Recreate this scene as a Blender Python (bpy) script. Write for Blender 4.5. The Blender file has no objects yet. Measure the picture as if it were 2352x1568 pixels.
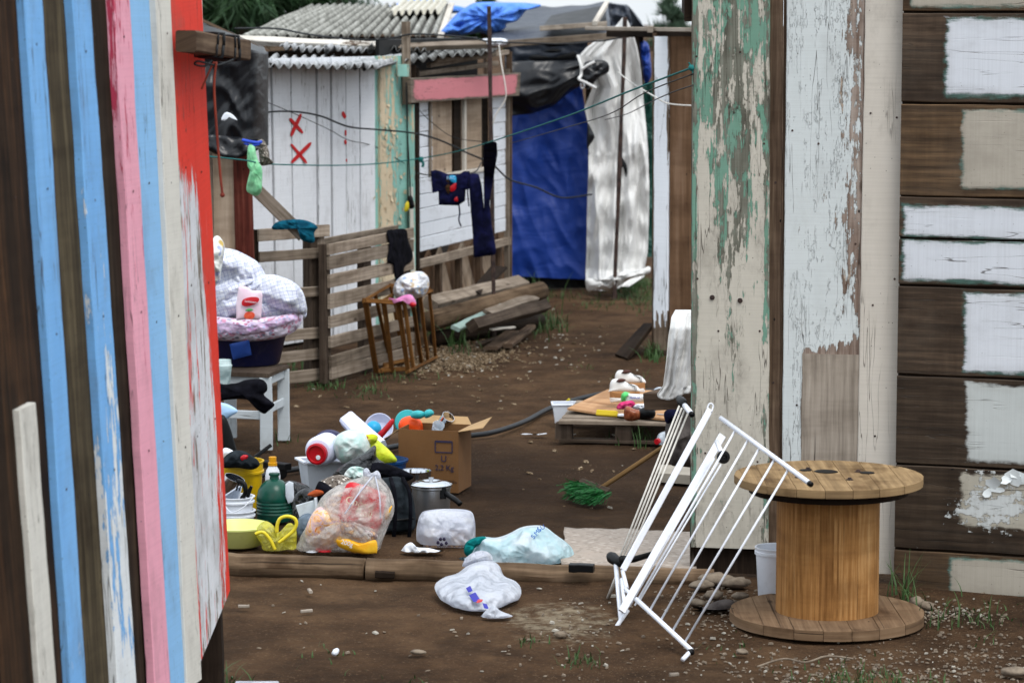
import bpy, math, random
from mathutils import Vector as V, Matrix as M, noise as NZ
random.seed(11)
S = bpy.context.scene
# ------------------------------------------------------------------ camera, sky, sun, exposure
F, HOR, H, CX, CY = 6500.0, 40.0, 2.5, 1176.0, 784.0     # focal length and horizon in a 2352x1568 frame
PIT = math.atan((CY - HOR) / F); CP, SP = math.cos(PIT), math.sin(PIT)
EYE = V((0, 0, H))
cd = bpy.data.cameras.new('camera'); cam = bpy.data.objects.new('camera', cd); S.collection.objects.link(cam)
cd.sensor_width = 36; cd.lens = F / 2352 * 36; cd.clip_start = .1; cd.clip_end = 3000
cam.location = EYE; cam.rotation_euler = (math.pi / 2 - PIT, 0, 0)
cd.dof.use_dof = True; cd.dof.focus_distance = 13.2; cd.dof.aperture_fstop = 4.8
S.camera = cam
W = bpy.data.worlds.new('World'); S.world = W; W.use_nodes = True
SUN_EL, SUN_AZ = math.radians(58), math.radians(150)
wn = W.node_tree; bg = wn.nodes['Background']
sky = wn.nodes.new('ShaderNodeTexSky'); sky.sky_type = 'NISHITA'; sky.sun_disc = False
sky.sun_elevation = SUN_EL; sky.sun_rotation = SUN_AZ; sky.air_density = 1.2; sky.dust_density = 3
tc = wn.nodes.new('ShaderNodeTexCoord'); cn = wn.nodes.new('ShaderNodeTexNoise')
mp = wn.nodes.new('ShaderNodeMapping'); mp.inputs['Scale'].default_value = (1, 1, 4)
wn.links.new(tc.outputs['Generated'], mp.inputs[0]); wn.links.new(mp.outputs[0], cn.inputs['Vector'])
cn.inputs['Scale'].default_value = 5; cn.inputs['Detail'].default_value = 5
cr = wn.nodes.new('ShaderNodeValToRGB'); cr.color_ramp.elements[0].position = .35; cr.color_ramp.elements[1].position = .65
cr.color_ramp.elements[0].color = (8.2, 8.9, 9.6, 1); cr.color_ramp.elements[1].color = (10.6, 11.1, 11.5, 1)
mx = wn.nodes.new('ShaderNodeMix'); mx.data_type = 'RGBA'; mx.inputs[0].default_value = .8      # cloud deck over the sky
wn.links.new(cn.outputs['Fac'], cr.inputs[0]); wn.links.new(sky.outputs[0], mx.inputs[6]); wn.links.new(cr.outputs[0], mx.inputs[7])
gs = wn.nodes.new('ShaderNodeSeparateXYZ'); gm = wn.nodes.new('ShaderNodeMapRange'); gv = wn.nodes.new('ShaderNodeVectorMath'); gv.operation = 'SCALE'   # an overcast deck is brightest overhead
gm.inputs[1].default_value = 0; gm.inputs[2].default_value = 1; gm.inputs[3].default_value = 1.0; gm.inputs[4].default_value = 1.8
wn.links.new(tc.outputs['Generated'], gs.inputs[0]); wn.links.new(gs.outputs[2], gm.inputs[0]); wn.links.new(mx.outputs[2], gv.inputs[0]); wn.links.new(gm.outputs[0], gv.inputs['Scale'])
wn.links.new(gv.outputs[0], bg.inputs[0]); bg.inputs[1].default_value = .085
sl = bpy.data.lights.new('sun', 'SUN'); sun = bpy.data.objects.new('sun', sl); S.collection.objects.link(sun)
sl.energy = 1.3; sl.angle = math.radians(24); sl.color = (1, .97, .93)
sun.rotation_euler = (math.pi / 2 - SUN_EL, 0, math.pi - SUN_AZ)
S.view_settings.view_transform = 'Standard'; S.view_settings.look = 'None'; S.view_settings.gamma = 1
S.view_settings.exposure = 0.4
# ------------------------------------------------------------------ geometry helpers
def ray(px, py):
    u, v = (px - CX) / F, (CY - py) / F
    return V((u, CP + v * SP, -SP + v * CP))
def P(px, py, Y):
    d = ray(px, py); return EYE + d * (Y / d.y)
def G(px, py, z=0.0):
    d = ray(px, py); return EYE + d * ((z - H) / d.z)
def mpx(Y): return Y / F
class Pl:                                     # a vertical plane through two points
    def __init__(s, a, b):
        s.a = a; d = b - a; s.d = V((d.x, d.y, 0)).normalized(); s.n = V((s.d.y, -s.d.x, 0))
        if s.n.y > 0: s.n = -s.n
    def __call__(s, px, py, off=0.0):
        d = ray(px, py); t = (s.a - EYE).dot(s.n) / d.dot(s.n)
        return EYE + d * t + s.n * off
    def z(s, px, z, off=0.0):
        p = s(px, 500, off); return V((p.x, p.y, z))
def plane(x0, Y0, x1, Y1): return Pl(P(x0, 600, Y0), P(x1, 600, Y1))
def spl(pts, k=6, closed=False):
    pts = [V(p) for p in pts]; n = len(pts); out = []
    for i in range(n if closed else n - 1):
        g = (lambda j: pts[j % n]) if closed else (lambda j: pts[max(0, min(n - 1, j))])
        a, b, c, d = g(i - 1), g(i), g(i + 1), g(i + 2)
        for q in range(k):
            t = q / k
            out.append(.5 * ((2 * b) + (c - a) * t + (2 * a - 5 * b + 4 * c - d) * t * t + (3 * b - a - 3 * c + d) * t ** 3))
    if not closed: out.append(pts[-1])
    return out
def n3(p, s=1.0, o=0.0): return NZ.noise(V((p[0] * s + o, p[1] * s + o * .7, p[2] * s - o)))
class MB:
    def __init__(s): s.v = []; s.f = []; s.uv = []; s.mi = []; s.w = []; s.off = (random.random() * 9, random.random() * 9)
    def pt(s, p, w=0.0): s.v.append(V(p)); s.w.append(w); return len(s.v) - 1
    def face(s, idx, uv, mi=0):
        s.f.append(idx); s.uv.append([(a + s.off[0], b + s.off[1]) for a, b in uv]); s.mi.append(mi)
    def grid(s, fn, nu, nv, su=1.0, sv=1.0, mi=0, wear=None, cu=False):
        ids = []
        for i in range(nu + (0 if cu else 1)):
            ids.append([s.pt(fn(i / nu, j / nv), wear(i / nu, j / nv) if wear else 0) for j in range(nv + 1)])
        for i in range(nu):
            a, b = ids[i], ids[(i + 1) % len(ids)]
            for j in range(nv):
                s.face((a[j], b[j], b[j + 1], a[j + 1]), [(i / nu * su, j / nv * sv), ((i + 1) / nu * su, j / nv * sv),
                       ((i + 1) / nu * su, (j + 1) / nv * sv), (i / nu * su, (j + 1) / nv * sv)], mi)
        return ids
    def ring_sweep(s, rings, per, L, mi=0, cap=True, wear=None):
        n = len(rings[0]); ids = [[s.pt(p, wear(k / (len(rings) - 1), q / n) if wear else 0) for q, p in enumerate(r)] for k, r in enumerate(rings)]
        cs = [0]
        for q in range(n): cs.append(cs[-1] + (rings[0][(q + 1) % n] - rings[0][q]).length)
        for k in range(len(rings) - 1):
            for q in range(n):
                r = (q + 1) % n; u0, u1 = L[k], L[k + 1]
                s.face((ids[k][q], ids[k][r], ids[k + 1][r], ids[k + 1][q]), [(u0, cs[q]), (u0, cs[q + 1]), (u1, cs[q + 1]), (u1, cs[q])], mi)
        if cap:
            for k, rev in ((0, True), (len(rings) - 1, False)):
                c = ids[k] if not rev else ids[k][::-1]
                s.face(tuple(c), [(.07 * (s.v[i].x * 3 + s.v[i].z), s.v[i].y + s.v[i].z * .5) for i in c], mi)
    def beam(s, p0, p1, w, t, n=None, ch=.004, seg=5, wob=.0, mi=0, w1=None):
        p0, p1 = V(p0), V(p1); d = (p1 - p0).normalized()
        if n is None: n = V((0, -1, 0)) if abs(d.y) < .8 else V((0, 0, 1))
        n = V(n); n = (n - d * n.dot(d)).normalized(); sd = d.cross(n); rings = []; L = []; ln = (p1 - p0).length; o = random.random() * 50
        for k in range(seg + 1):
            f = k / seg; c = p0.lerp(p1, f); ww = (w + ((w1 or w) - w) * f) / 2 + wob * n3((f * 5, o, 1)); tt = t / 2
            c = c + sd * wob * n3((f * 3, o, 9)) + n * wob * .6 * n3((f * 3, o, 4)); h = min(ch, ww * .4, tt * .4)
            rings.append([c + sd * a + n * b for a, b in ((-ww + h, tt), (ww - h, tt), (ww, tt - h), (ww, -tt + h), (ww - h, -tt), (-ww + h, -tt), (-ww, -tt + h), (-ww, tt - h))])
            L.append(f * ln)
        s.ring_sweep(rings, 0, L, mi)
    def slab(s, a0, b0, a1, b1, th, seg=12, nv=4, jit=.0, wear=None, mi=0):
        """board whose front runs from edge a0-b0 to edge a1-b1; th = thickness vector pointing to the back"""
        a0, b0, a1, b1, th = V(a0), V(b0), V(a1), V(b1), V(th); o = random.random() * 60; ln = (a1 - a0).length; wd = (b0 - a0).length
        rings = []; L = []; W_ = []; ch = th * .12; sd = (b0 - a0).normalized()
        for k in range(seg + 1):
            f = k / seg; a = a0.lerp(a1, f) + sd * jit * n3((f * ln * 6, o, 0)); b = b0.lerp(b1, f) + sd * jit * n3((f * ln * 6, o, 7))
            e = min(.004, wd * .1)
            r = [a.lerp(b, j / nv) for j in range(nv + 1)]; r[0] = r[0] + sd * e; r[-1] = r[-1] - sd * e
            ww = [(f, j / nv) for j in range(nv + 1)]
            r += [b + ch, b + th, a + th, a + ch]; ww += [(f, 1), (f, 1), (f, 0), (f, 0)]
            rings.append(r); W_.append(ww); L.append(f * ln)
        n = len(rings[0]); cs = [0]
        for q in range(n): cs.append(cs[-1] + (rings[0][(q + 1) % n] - rings[0][q]).length)
        ids = [[s.pt(p, wear(*W_[k][q]) if wear else 0) for q, p in enumerate(r)] for k, r in enumerate(rings)]
        for k in range(seg):
            for q in range(n):
                r = (q + 1) % n
                s.face((ids[k][q], ids[k][r], ids[k + 1][r], ids[k + 1][q]), [(L[k], cs[q]), (L[k], cs[q + 1]), (L[k + 1], cs[q + 1]), (L[k + 1], cs[q])], mi)
        for k in (0, seg):
            c = ids[k] if k else ids[k][::-1]
            s.face(tuple(c), [((s.v[i] - a0).dot(th.normalized()) * .2, (s.v[i] - a0).dot(sd)) for i in c], mi)
    def tube(s, pts, r, n=8, mi=0, cap=True):
        pts = [V(p) for p in pts]; rs = r if isinstance(r, (list, tuple)) else [r] * len(pts); rings = []; L = [0]; up = None
        for k, p in enumerate(pts):
            d = (pts[min(k + 1, len(pts) - 1)] - pts[max(k - 1, 0)]).normalized()
            if up is None: up = V((0, 0, 1)) if abs(d.z) < .9 else V((0, 1, 0))
            x = d.cross(up).normalized(); up = x.cross(d).normalized()
            rings.append([p + (x * math.cos(q * 2 * math.pi / n) + up * math.sin(q * 2 * math.pi / n)) * rs[k] for q in range(n)])
            if k: L.append(L[-1] + (p - pts[k - 1]).length)
        s.ring_sweep(rings, 0, L, mi, cap)
    def lathe(s, prof, c, ax=(0, 0, 1), n=28, mi=0, jit=0.0):
        ax = V(ax).normalized(); x = ax.orthogonal().normalized(); y = ax.cross(x); c = V(c); o = random.random() * 40
        ids = []; L = [0]
        for k, q in enumerate(prof):
            r, z = q[0], q[1]
            if k: L.append(L[-1] + math.hypot(r - prof[k - 1][0], z - prof[k - 1][1]))
            ids.append([s.pt(c + ax * z + (x * math.cos(a * 2 * math.pi / n) + y * math.sin(a * 2 * math.pi / n)) * (r * (1 + jit * n3((a * .9, z * 9, o))))) for a in range(n)])
        for k in range(len(prof) - 1):
            m_ = prof[k + 1][2] if len(prof[k + 1]) > 2 else mi
            for a in range(n):
                b = (a + 1) % n; R = max(prof[k][0], .02) * 6.283
                s.face((ids[k][a], ids[k][b], ids[k + 1][b], ids[k + 1][a]), [(a / n * R, L[k]), ((a + 1) / n * R, L[k]), ((a + 1) / n * R, L[k + 1]), (a / n * R, L[k + 1])], m_)
        for k, rev in ((0, 1), (len(prof) - 1, 0)):
            if prof[k][0] > 1e-3:
                c_ = ids[k][::-1] if rev else ids[k]; s.face(tuple(c_), [(s.v[i].x, s.v[i].y) for i in c_], mi)
    def sphere(s, c, r, mi=0, n=24, sq=(1, 1, 1), nz=0.0, fq=3.0):
        o = random.random() * 30; c = V(c)
        def fn(u, v):
            th = v * math.pi; d = V((math.cos(u * 6.28318) * math.sin(th), math.sin(u * 6.28318) * math.sin(th), math.cos(th)))
            k = r * (1 + nz * n3(d, fq, o)); return c + V((d.x * sq[0], d.y * sq[1], d.z * sq[2])) * k
        s.grid(fn, n, n // 2, r * 6.28, r * 3.14, mi, cu=True)
    def puff(s, poly, Y, th, N=84, K=12, nz=.15, fq=7.0, back=.5, c=None, mi=0, sm=True, flat=.5, zmin=.004, rid=0.0, Yf=None):
        """a stuffed, closed shape: its outline (seen from the yard) at depth Y, real thickness th"""
        o = random.random() * 90; q = [V((x, y, 0)) for x, y in poly]; q = spl(q, 8, True) if sm else q + [q[0]]
        if not sm: q = q[:-1]
        n = len(q); ls = [0]
        for i in range(n): ls.append(ls[-1] + (q[(i + 1) % n] - q[i]).length)
        out = []; k = 0
        for i in range(N):
            t = ls[-1] * i / N
            while ls[k + 1] < t: k += 1
            out.append(q[k].lerp(q[(k + 1) % n], (t - ls[k]) / max(1e-6, ls[k + 1] - ls[k])))
        cc = V((c[0], c[1], 0)) if c else sum(out, V()) / N
        sc = mpx(Y)
        def at(i, f, sgn):                       # f 0 at the outline, 1 in the middle
            p = out[i % N].lerp(cc, f ** 1.0); pr = (1 - (1 - f) ** 2) ** flat
            h = V((p.x * sc, p.y * sc, sgn * 3)); a = math.atan2(p.y - cc.y, p.x - cc.x)
            d = th * pr * (1 if sgn > 0 else back)
            d *= 1 + nz * (1.6 * n3(h, fq, o) + n3(h, fq * 2.7, o + 5) + 1.5 * (.28 - abs(n3(h, fq * 1.3, o + 11))) + .9 * (.2 - abs(n3(h, fq * 3.1, o + 17))))
            if rid: d -= th * rid * pr * (1 - f) * (1 - abs(n3((math.cos(a) * 3.2, math.sin(a) * 3.2, o), 1.6)) * 3.0)
            e = nz * .25 * min(1, f * 5) * th / sc
            x, y = p.x + e * n3(h, fq * 1.4, o + 3), p.y + e * n3(h, fq * 1.4, o + 8)
            YY = (Yf(x, y) if Yf else Y)
            w = P(x, y, YY); w = w + ray(x, y).normalized() * (-sgn * d)
            if w.z < zmin: w.z = zmin
            return w
        for sgn in (1, -1):
            ids = []
            for k in range(K + 1):
                ids.append([s.pt(at(i, k / K, sgn)) for i in range(N)])
            for k in range(K):
                for i in range(N):
                    j = (i + 1) % N; fc = (ids[k][i], ids[k][j], ids[k + 1][j], ids[k + 1][i])
                    def U(i_, k_):
                        p = out[i_ % N].lerp(cc, k_ / K); return (p.x * sc, -p.y * sc)
                    uv = [U(i, k), U(i + 1, k), U(i + 1, k + 1), U(i, k + 1)]
                    if sgn > 0: fc = fc[::-1]; uv = uv[::-1]
                    s.face(fc, uv, mi)
WL = {}
def link(o, parent, loc):
    S.collection.objects.link(o)
    if parent: o.parent = parent
    else: o.location = loc
def tag(o, label=None, cat=None, group=None, kind=None):
    for k, v in (('label', label), ('category', cat), ('group', group), ('kind', kind)):
        if v: o[k] = v
def fin(mb, name, mat, parent=None, smooth=False, label=None, cat=None, group=None, kind=None, solid=0, sub=0):
    if parent: loc = WL[parent.name]
    else:
        xs = [p.x for p in mb.v]; ys = [p.y for p in mb.v]; zs = [p.z for p in mb.v]
        loc = V(((min(xs) + max(xs)) / 2, (min(ys) + max(ys)) / 2, min(zs)))
    me = bpy.data.meshes.new(name); me.from_pydata([tuple(p - loc) for p in mb.v], [], mb.f)
    ul = me.uv_layers.new(name='UVMap'); i = 0; buf = [0.0] * (2 * len(me.loops))
    for uv in mb.uv:
        for a, b in uv: buf[i] = a; buf[i + 1] = b; i += 2
    ul.data.foreach_set('uv', buf)
    if any(mb.w):
        at = me.attributes.new('wear', 'FLOAT', 'POINT'); at.data.foreach_set('value', mb.w)
    for m_ in (mat if isinstance(mat, (list, tuple)) else [mat]): me.materials.append(m_)
    me.polygons.foreach_set('material_index', mb.mi)
    if smooth: me.polygons.foreach_set('use_smooth', [True] * len(me.polygons))
    o = bpy.data.objects.new(name, me); link(o, parent, loc); WL[o.name] = loc; tag(o, label, cat, group, kind)
    if solid: md = o.modifiers.new('thick', 'SOLIDIFY'); md.thickness = solid; md.offset = 0
    if sub: md = o.modifiers.new('sub', 'SUBSURF'); md.levels = md.render_levels = sub
    return o
def thing(name, label, cat, loc, group=None, kind=None):
    o = bpy.data.objects.new(name, None); o.empty_display_size = .1; S.collection.objects.link(o); o.location = V(loc); WL[o.name] = V(loc)
    tag(o, label, cat, group, kind); return o
def txt(body, size, pos, right, up, mat, parent, name='lettering', ext=.0008):
    cu = bpy.data.curves.new(name, 'FONT'); cu.body = body; cu.size = size; cu.extrude = ext; cu.align_x = 'CENTER'; cu.align_y = 'CENTER'
    tmp = bpy.data.objects.new(name, cu); S.collection.objects.link(tmp); me = bpy.data.meshes.new_from_object(tmp); bpy.data.objects.remove(tmp)
    me.materials.clear(); me.materials.append(mat); o = bpy.data.objects.new(name, me); S.collection.objects.link(o); o.parent = parent
    r = V(right).normalized(); u = V(up); u = (u - r * u.dot(r)).normalized(); n = r.cross(u)
    p = V(pos) - WL[parent.name]; m = M(((r.x, u.x, n.x, p.x), (r.y, u.y, n.y, p.y), (r.z, u.z, n.z, p.z), (0, 0, 0, 1))); o.matrix_basis = m
    return o
X, Y_, Z = V((1, 0, 0)), V((0, 1, 0)), V((0, 0, 1))
# ------------------------------------------------------------------ materials
def C(h, k=1.0):
    h = h.lstrip('#'); o = []
    for i in (0, 2, 4):
        c = int(h[i:i + 2], 16) / 255; o.append(min(1, k * (c / 12.92 if c <= .04045 else ((c + .055) / 1.055) ** 2.4)))
    return (*o, 1)
class NG:
    def __init__(s, name, rough=.8, spec=.3):
        s.m = bpy.data.materials.new(name); s.m.use_nodes = True; s.t = s.m.node_tree; s.b = s.t.nodes['Principled BSDF']
        s.b.inputs['Roughness'].default_value = rough; s.b.inputs['Specular IOR Level'].default_value = spec
    def n(s, typ, ins={}, **kw):
        x = s.t.nodes.new(typ)
        for k, v in kw.items(): setattr(x, k, v)
        for k, v in ins.items(): s.set(x.inputs[k], v)
        return x
    def set(s, sock, v):
        if isinstance(v, bpy.types.NodeSocket): s.t.links.new(v, sock)
        else: sock.default_value = v
    def uv(s, sc=(1, 1, 1)):
        u = s.n('ShaderNodeUVMap').outputs[0]; r = s.n('ShaderNodeObjectInfo').outputs['Random']
        c = s.n('ShaderNodeCombineXYZ', {2: s.math('MULTIPLY', r, 37.0)}).outputs[0]
        a = s.n('ShaderNodeVectorMath', {0: u, 1: c}, operation='ADD').outputs[0]
        return s.map(a, sc)
    def obj(s, sc=(1, 1, 1)): return s.map(s.n('ShaderNodeNewGeometry').outputs['Position'], sc)
    def map(s, v, sc): return s.n('ShaderNodeMapping', {0: v, 3: sc}).outputs[0]
    def noise(s, v, sc=1.0, det=4.0, ro=.55, dist=0.0): return s.n('ShaderNodeTexNoise', {'Vector': v, 'Scale': sc, 'Detail': det, 'Roughness': ro, 'Distortion': dist}).outputs['Fac']
    def vor(s, v, sc, feat='F1', out='Distance', rnd=1.0): return s.n('ShaderNodeTexVoronoi', {'Vector': v, 'Scale': sc, 'Randomness': rnd}, feature=feat).outputs[out]
    def math(s, op, a, b=0.0, c=None, clamp=False):
        d = {0: a, 1: b}
        if c is not None: d[2] = c
        return s.n('ShaderNodeMath', d, operation=op, use_clamp=clamp).outputs[0]
    def step(s, x, lo, hi): return s.n('ShaderNodeMapRange', {0: x, 1: lo, 2: hi}, interpolation_type='SMOOTHSTEP').outputs[0]
    def ramp(s, f, els):
        r = s.n('ShaderNodeValToRGB', {0: f}); e = r.color_ramp.elements
        while len(e) < len(els): e.new(.5)
        for i, (p, c) in enumerate(els): e[i].position = p; e[i].color = C(c) if isinstance(c, str) else c
        return r.outputs[0]
    def mix(s, f, a, b, bt='MIX'):
        x = s.n('ShaderNodeMix', data_type='RGBA', blend_type=bt); s.set(x.inputs[0], f)
        for k, v in ((6, a), (7, b)): s.set(x.inputs[k], C(v) if isinstance(v, str) else v)
        return x.outputs[2]
    def bump(s, h, st=.3, d=.01, prev=None):
        x = s.n('ShaderNodeBump', {'Height': h, 'Strength': st, 'Distance': d})
        if prev: s.set(x.inputs['Normal'], prev)
        s.set(s.b.inputs['Normal'], x.outputs[0]); return x.outputs[0]
    def col(s, c): s.set(s.b.inputs['Base Color'], C(c) if isinstance(c, str) else c); return s.m
def _wood(g, c, gs=1.0, weather=.5):
    uv = g.uv(); gr = g.noise(g.map(uv, (2.2 * gs, 55 * gs, 1)), 1, 6, .65); big = g.noise(g.map(uv, (1.3, 7, 1)), 1, 4, .6)
    col = g.ramp(g.math('ADD', g.math('MULTIPLY', gr, .6), g.math('MULTIPLY', big, .4)), [(.3, c[0]), (.5, c[1]), (.68, c[2])])
    cr = g.step(g.noise(g.map(uv, (1.2 * gs, 75 * gs, 1)), 1, 3, .5, .3), .66, .74)
    col = g.mix(g.math('MULTIPLY', cr, .75), col, (.012, .009, .007, 1))
    kn = g.step(g.vor(g.map(uv, (3.1, 7.5, 1)), 1), .13, .04); col = g.mix(g.math('MULTIPLY', kn, .7), col, (.03, .018, .01, 1))
    nl = g.step(g.vor(g.map(uv, (6, 10, 1)), 1), .055, .03); col = g.mix(nl, col, (.012, .01, .009, 1))
    rd = g.n('ShaderNodeObjectInfo').outputs['Random']
    st = g.step(g.noise(g.map(uv, (3, 5, 1)), 1, 5, .6), .5, .72); gh = g.noise(g.map(uv, (9, 1.6, 1)), 1, 4, .6); col = g.mix(g.math('MULTIPLY', g.step(gh, .42, .68), .55), col, g.mix(1, col, (.55, .52, .5, 1), 'MULTIPLY')); col = g.mix(g.math('MULTIPLY', st, weather), col, g.mix(1, col, (.45, .4, .36, 1), 'MULTIPLY'))
    col = g.n('ShaderNodeHueSaturation', {'Value': g.math('ADD', g.math('MULTIPLY', rd, .35), .82), 'Color': col}).outputs[0]
    h = g.math('SUBTRACT', g.math('MULTIPLY', gr, .6), cr)
    return uv, col, h
def wood(name, c, gs=1.0, rough=.85, weather=.5, bump=.35):
    g = NG(name, rough, .1); uv, col, h = _wood(g, c, gs, weather); g.bump(h, bump, .004); return g.col(col)
def peel(name, c, layers, dirt=.25, rough=.6, bump=.5, gs=1.0):
    """painted board: weathered wood under coats of paint. layer = (colour, second colour, bias, wear gain, scale along, scale across, noise amount)"""
    g = NG(name, rough, .16); uv, col, h = _wood(g, c, gs); wa = g.n('ShaderNodeAttribute', attribute_name='wear').outputs['Fac']
    hh = g.math('MULTIPLY', h, .25)
    for k, (c1, c2, bias, gain, sa, sc, amt) in enumerate(layers):
        v = g.map(uv, (sa, sc, 1)); nz = g.noise(v, 1, 9, .68, .25); fl = g.vor(g.map(uv, (sa * 4, sc * 2.5, 1)), 1)
        x = g.math('ADD', g.math('MULTIPLY', g.math('SUBTRACT', nz, .5), amt * 2.2), g.math('ADD', bias, g.math('MULTIPLY', wa, gain)))
        x = g.math('ADD', x, g.math('MULTIPLY', g.math('SUBTRACT', fl, .4), amt * .35))
        x = g.math('ADD', x, g.math('MULTIPLY', g.math('SUBTRACT', g.noise(g.map(uv, (sa * 1.6, sc * 5, 1)), 1, 6, .7), .5), amt * 1.3))
        x = g.math('ADD', x, g.math('MULTIPLY', g.math('SUBTRACT', g.noise(g.map(uv, (sa * 9, sc * 3, 1)), 1, 5, .7), .5), amt * .8))
        m = g.step(x, -.015, .03)
        pc = g.mix(g.noise(g.map(uv, (1.5, 9, 1)), 1, 4, .6), c1, c2)
        hair = g.step(g.noise(g.map(uv, (3 * gs, 95, 1)), 1, 3, .6), .68, .8); pc = g.mix(g.math('MULTIPLY', hair, .4), pc, col)
        rim = g.math('MULTIPLY', g.step(x, .12, .0), .28); pc = g.mix(rim, pc, g.mix(1, pc, (.62, .6, .57, 1), 'MULTIPLY'))
        col = g.mix(m, col, pc); hh = g.math('ADD', hh, g.math('MULTIPLY', m, .6 + .2 * n3((k, 1, 1))))
    ck = g.step(g.math('ABSOLUTE', g.math('SUBTRACT', g.noise(g.map(uv, (.9, 16, 1)), 1, 3, .55, .2), .5)), .0075, .002)
    ck = g.math('MULTIPLY', ck, g.step(g.noise(g.map(uv, (1.7, 4, 1)), 1, 3), .45, .6)); col = g.mix(g.math('MULTIPLY', ck, .75), col, (.05, .04, .032, 1))
    sw = g.noise(g.map(uv, (150, 3, 1)), 1, 2, .5); col = g.mix(.17, col, g.mix(1, col, g.ramp(sw, [(.3, (.72, .71, .7, 1)), (.6, (1.12, 1.12, 1.12, 1))]), 'MULTIPLY'))
    hh = g.math('SUBTRACT', hh, ck)
    d = g.step(g.noise(g.map(uv, (2.5, 4, 1)), 1, 6, .7), .48, .75); col = g.mix(g.math('MULTIPLY', d, dirt), col, (.12, .1, .08, 1))
    sp = g.step(g.vor(g.map(uv, (26, 30, 1)), 1), .09, .04); col = g.mix(g.math('MULTIPLY', sp, min(1, dirt * 2)), col, (.05, .04, .035, 1))
    g.bump(hh, bump, .004); return g.col(col)
def plain(name, c, rough=.5, var=.25, bump=.0, bs=60, spec=.3, metal=0.0, dirt=0.16, c2=None, sc=8, alpha=1.0, trans=0.0, em=None):
    g = NG(name, rough, spec); p = g.obj(); n1 = g.noise(p, sc, 5, .6)
    a = C(c) if isinstance(c, str) else c; b = C(c2) if c2 else tuple(x * (1 - var) for x in a[:3]) + (1,)
    col = g.mix(g.step(n1, .35, .7), a, b)
    if dirt: col = g.mix(g.math('MULTIPLY', g.step(g.noise(p, sc * 2.3, 6, .7), .5, .72), dirt), col, (.09, .07, .05, 1))
    if bump: g.bump(g.noise(p, bs, 4, .6), bump, .006)
    g.b.inputs['Metallic'].default_value = metal; g.b.inputs['Alpha'].default_value = alpha; g.b.inputs['Transmission Weight'].default_value = trans
    g.set(g.b.inputs['Roughness'], g.math('ADD', rough - .08, g.math('MULTIPLY', n1, .16)))
    return g.col(col)
def crumple(g, p, sc):
    w = g.n('ShaderNodeVectorMath', {0: g.n('ShaderNodeTexNoise', {'Vector': p, 'Scale': sc * .6, 'Detail': 3.0}).outputs['Color'], 1: (.35 / sc * 2, .35 / sc * 2, .35 / sc * 2)}, operation='MULTIPLY').outputs[0]
    q = g.n('ShaderNodeVectorMath', {0: p, 1: w}, operation='ADD').outputs[0]
    return g.math('ADD', g.vor(q, sc), g.math('MULTIPLY', g.vor(q, sc * 2.3), .45))
def film(name, c, see=.35, rough=.3, c2=None, sc=7):                  # thin plastic film one half sees through
    g = NG(name, rough, .5); p = g.obj(); col = g.mix(g.step(g.noise(p, sc, 4, .6), .4, .65), C(c), C(c2 or c)); g.col(col)
    tr = g.n('ShaderNodeBsdfTransparent'); tl = g.n('ShaderNodeBsdfTranslucent', {0: col}); m1 = g.n('ShaderNodeMixShader', {0: .4, 1: g.b.outputs[0], 2: tl.outputs[0]})
    f = g.math('MULTIPLY', g.step(g.noise(p, sc * 2, 5, .65), .25, .75), see * 1.6, clamp=True)
    m2 = g.n('ShaderNodeMixShader', {0: f, 1: m1.outputs[0], 2: tr.outputs[0]}); g.bump(crumple(g, p, 11), .55, .05)
    g.t.links.new(m2.outputs[0], g.t.nodes['Material Output'].inputs[0]); return g.m
def cloth(name, c, c2=None, sc=12, rough=.9, bump=.3, weave=400, trans=0.0):
    g = NG(name, rough, .05); p = g.obj(); a = C(c); b = C(c2) if c2 else tuple(x * .7 for x in a[:3]) + (1,)
    col = g.mix(g.step(g.noise(p, sc, 5, .6), .4, .65), a, b); g.bump(g.math('ADD', g.math('MULTIPLY', g.noise(p, 35, 5, .65, .6), .3), crumple(g, p, 9)), bump, .05); return g.col(col)
def plaid(name, base, line, line2, s=22.0):
    g = NG(name, .9, .15); x = g.n('ShaderNodeSeparateXYZ', {0: g.n('ShaderNodeUVMap').outputs[0]}); p = g.obj(); col = C(base)
    wob = g.math('MULTIPLY', g.noise(p, 6, 2), .05); wob2 = g.math('MULTIPLY', g.noise(p, 5, 2), .07)
    rot = (g.math('ADD', g.math('ADD', x.outputs[0], g.math('MULTIPLY', x.outputs[1], .3)), wob), g.math('ADD', g.math('SUBTRACT', x.outputs[1], g.math('MULTIPLY', x.outputs[0], .3)), wob2))
    for q in rot:
        f = g.math('FRACT', g.math('MULTIPLY', q, s)); col = g.mix(g.math('MULTIPLY', g.math('LESS_THAN', f, .42), .5), col, C(line2))
        f2 = g.math('FRACT', g.math('MULTIPLY', q, s * 2)); col = g.mix(g.math('MULTIPLY', g.math('LESS_THAN', f2, .14), .6), col, C(line))
    g.bump(crumple(g, p, 5), .6, .1); return g.col(col)
def dots(name, base, cols, s=30.0):
    g = NG(name, .9, .15); p = g.obj((1, 1, 1)); col = C(base)
    for k, c in enumerate(cols):
        v = g.vor(g.map(p, (1, 1 + k * .1, 1.1)), s * (1 + k * .37)); col = g.mix(g.step(v, .36, .24), col, C(c))
    g.bump(crumple(g, p, 12), .5, .04); return g.col(col)
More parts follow.
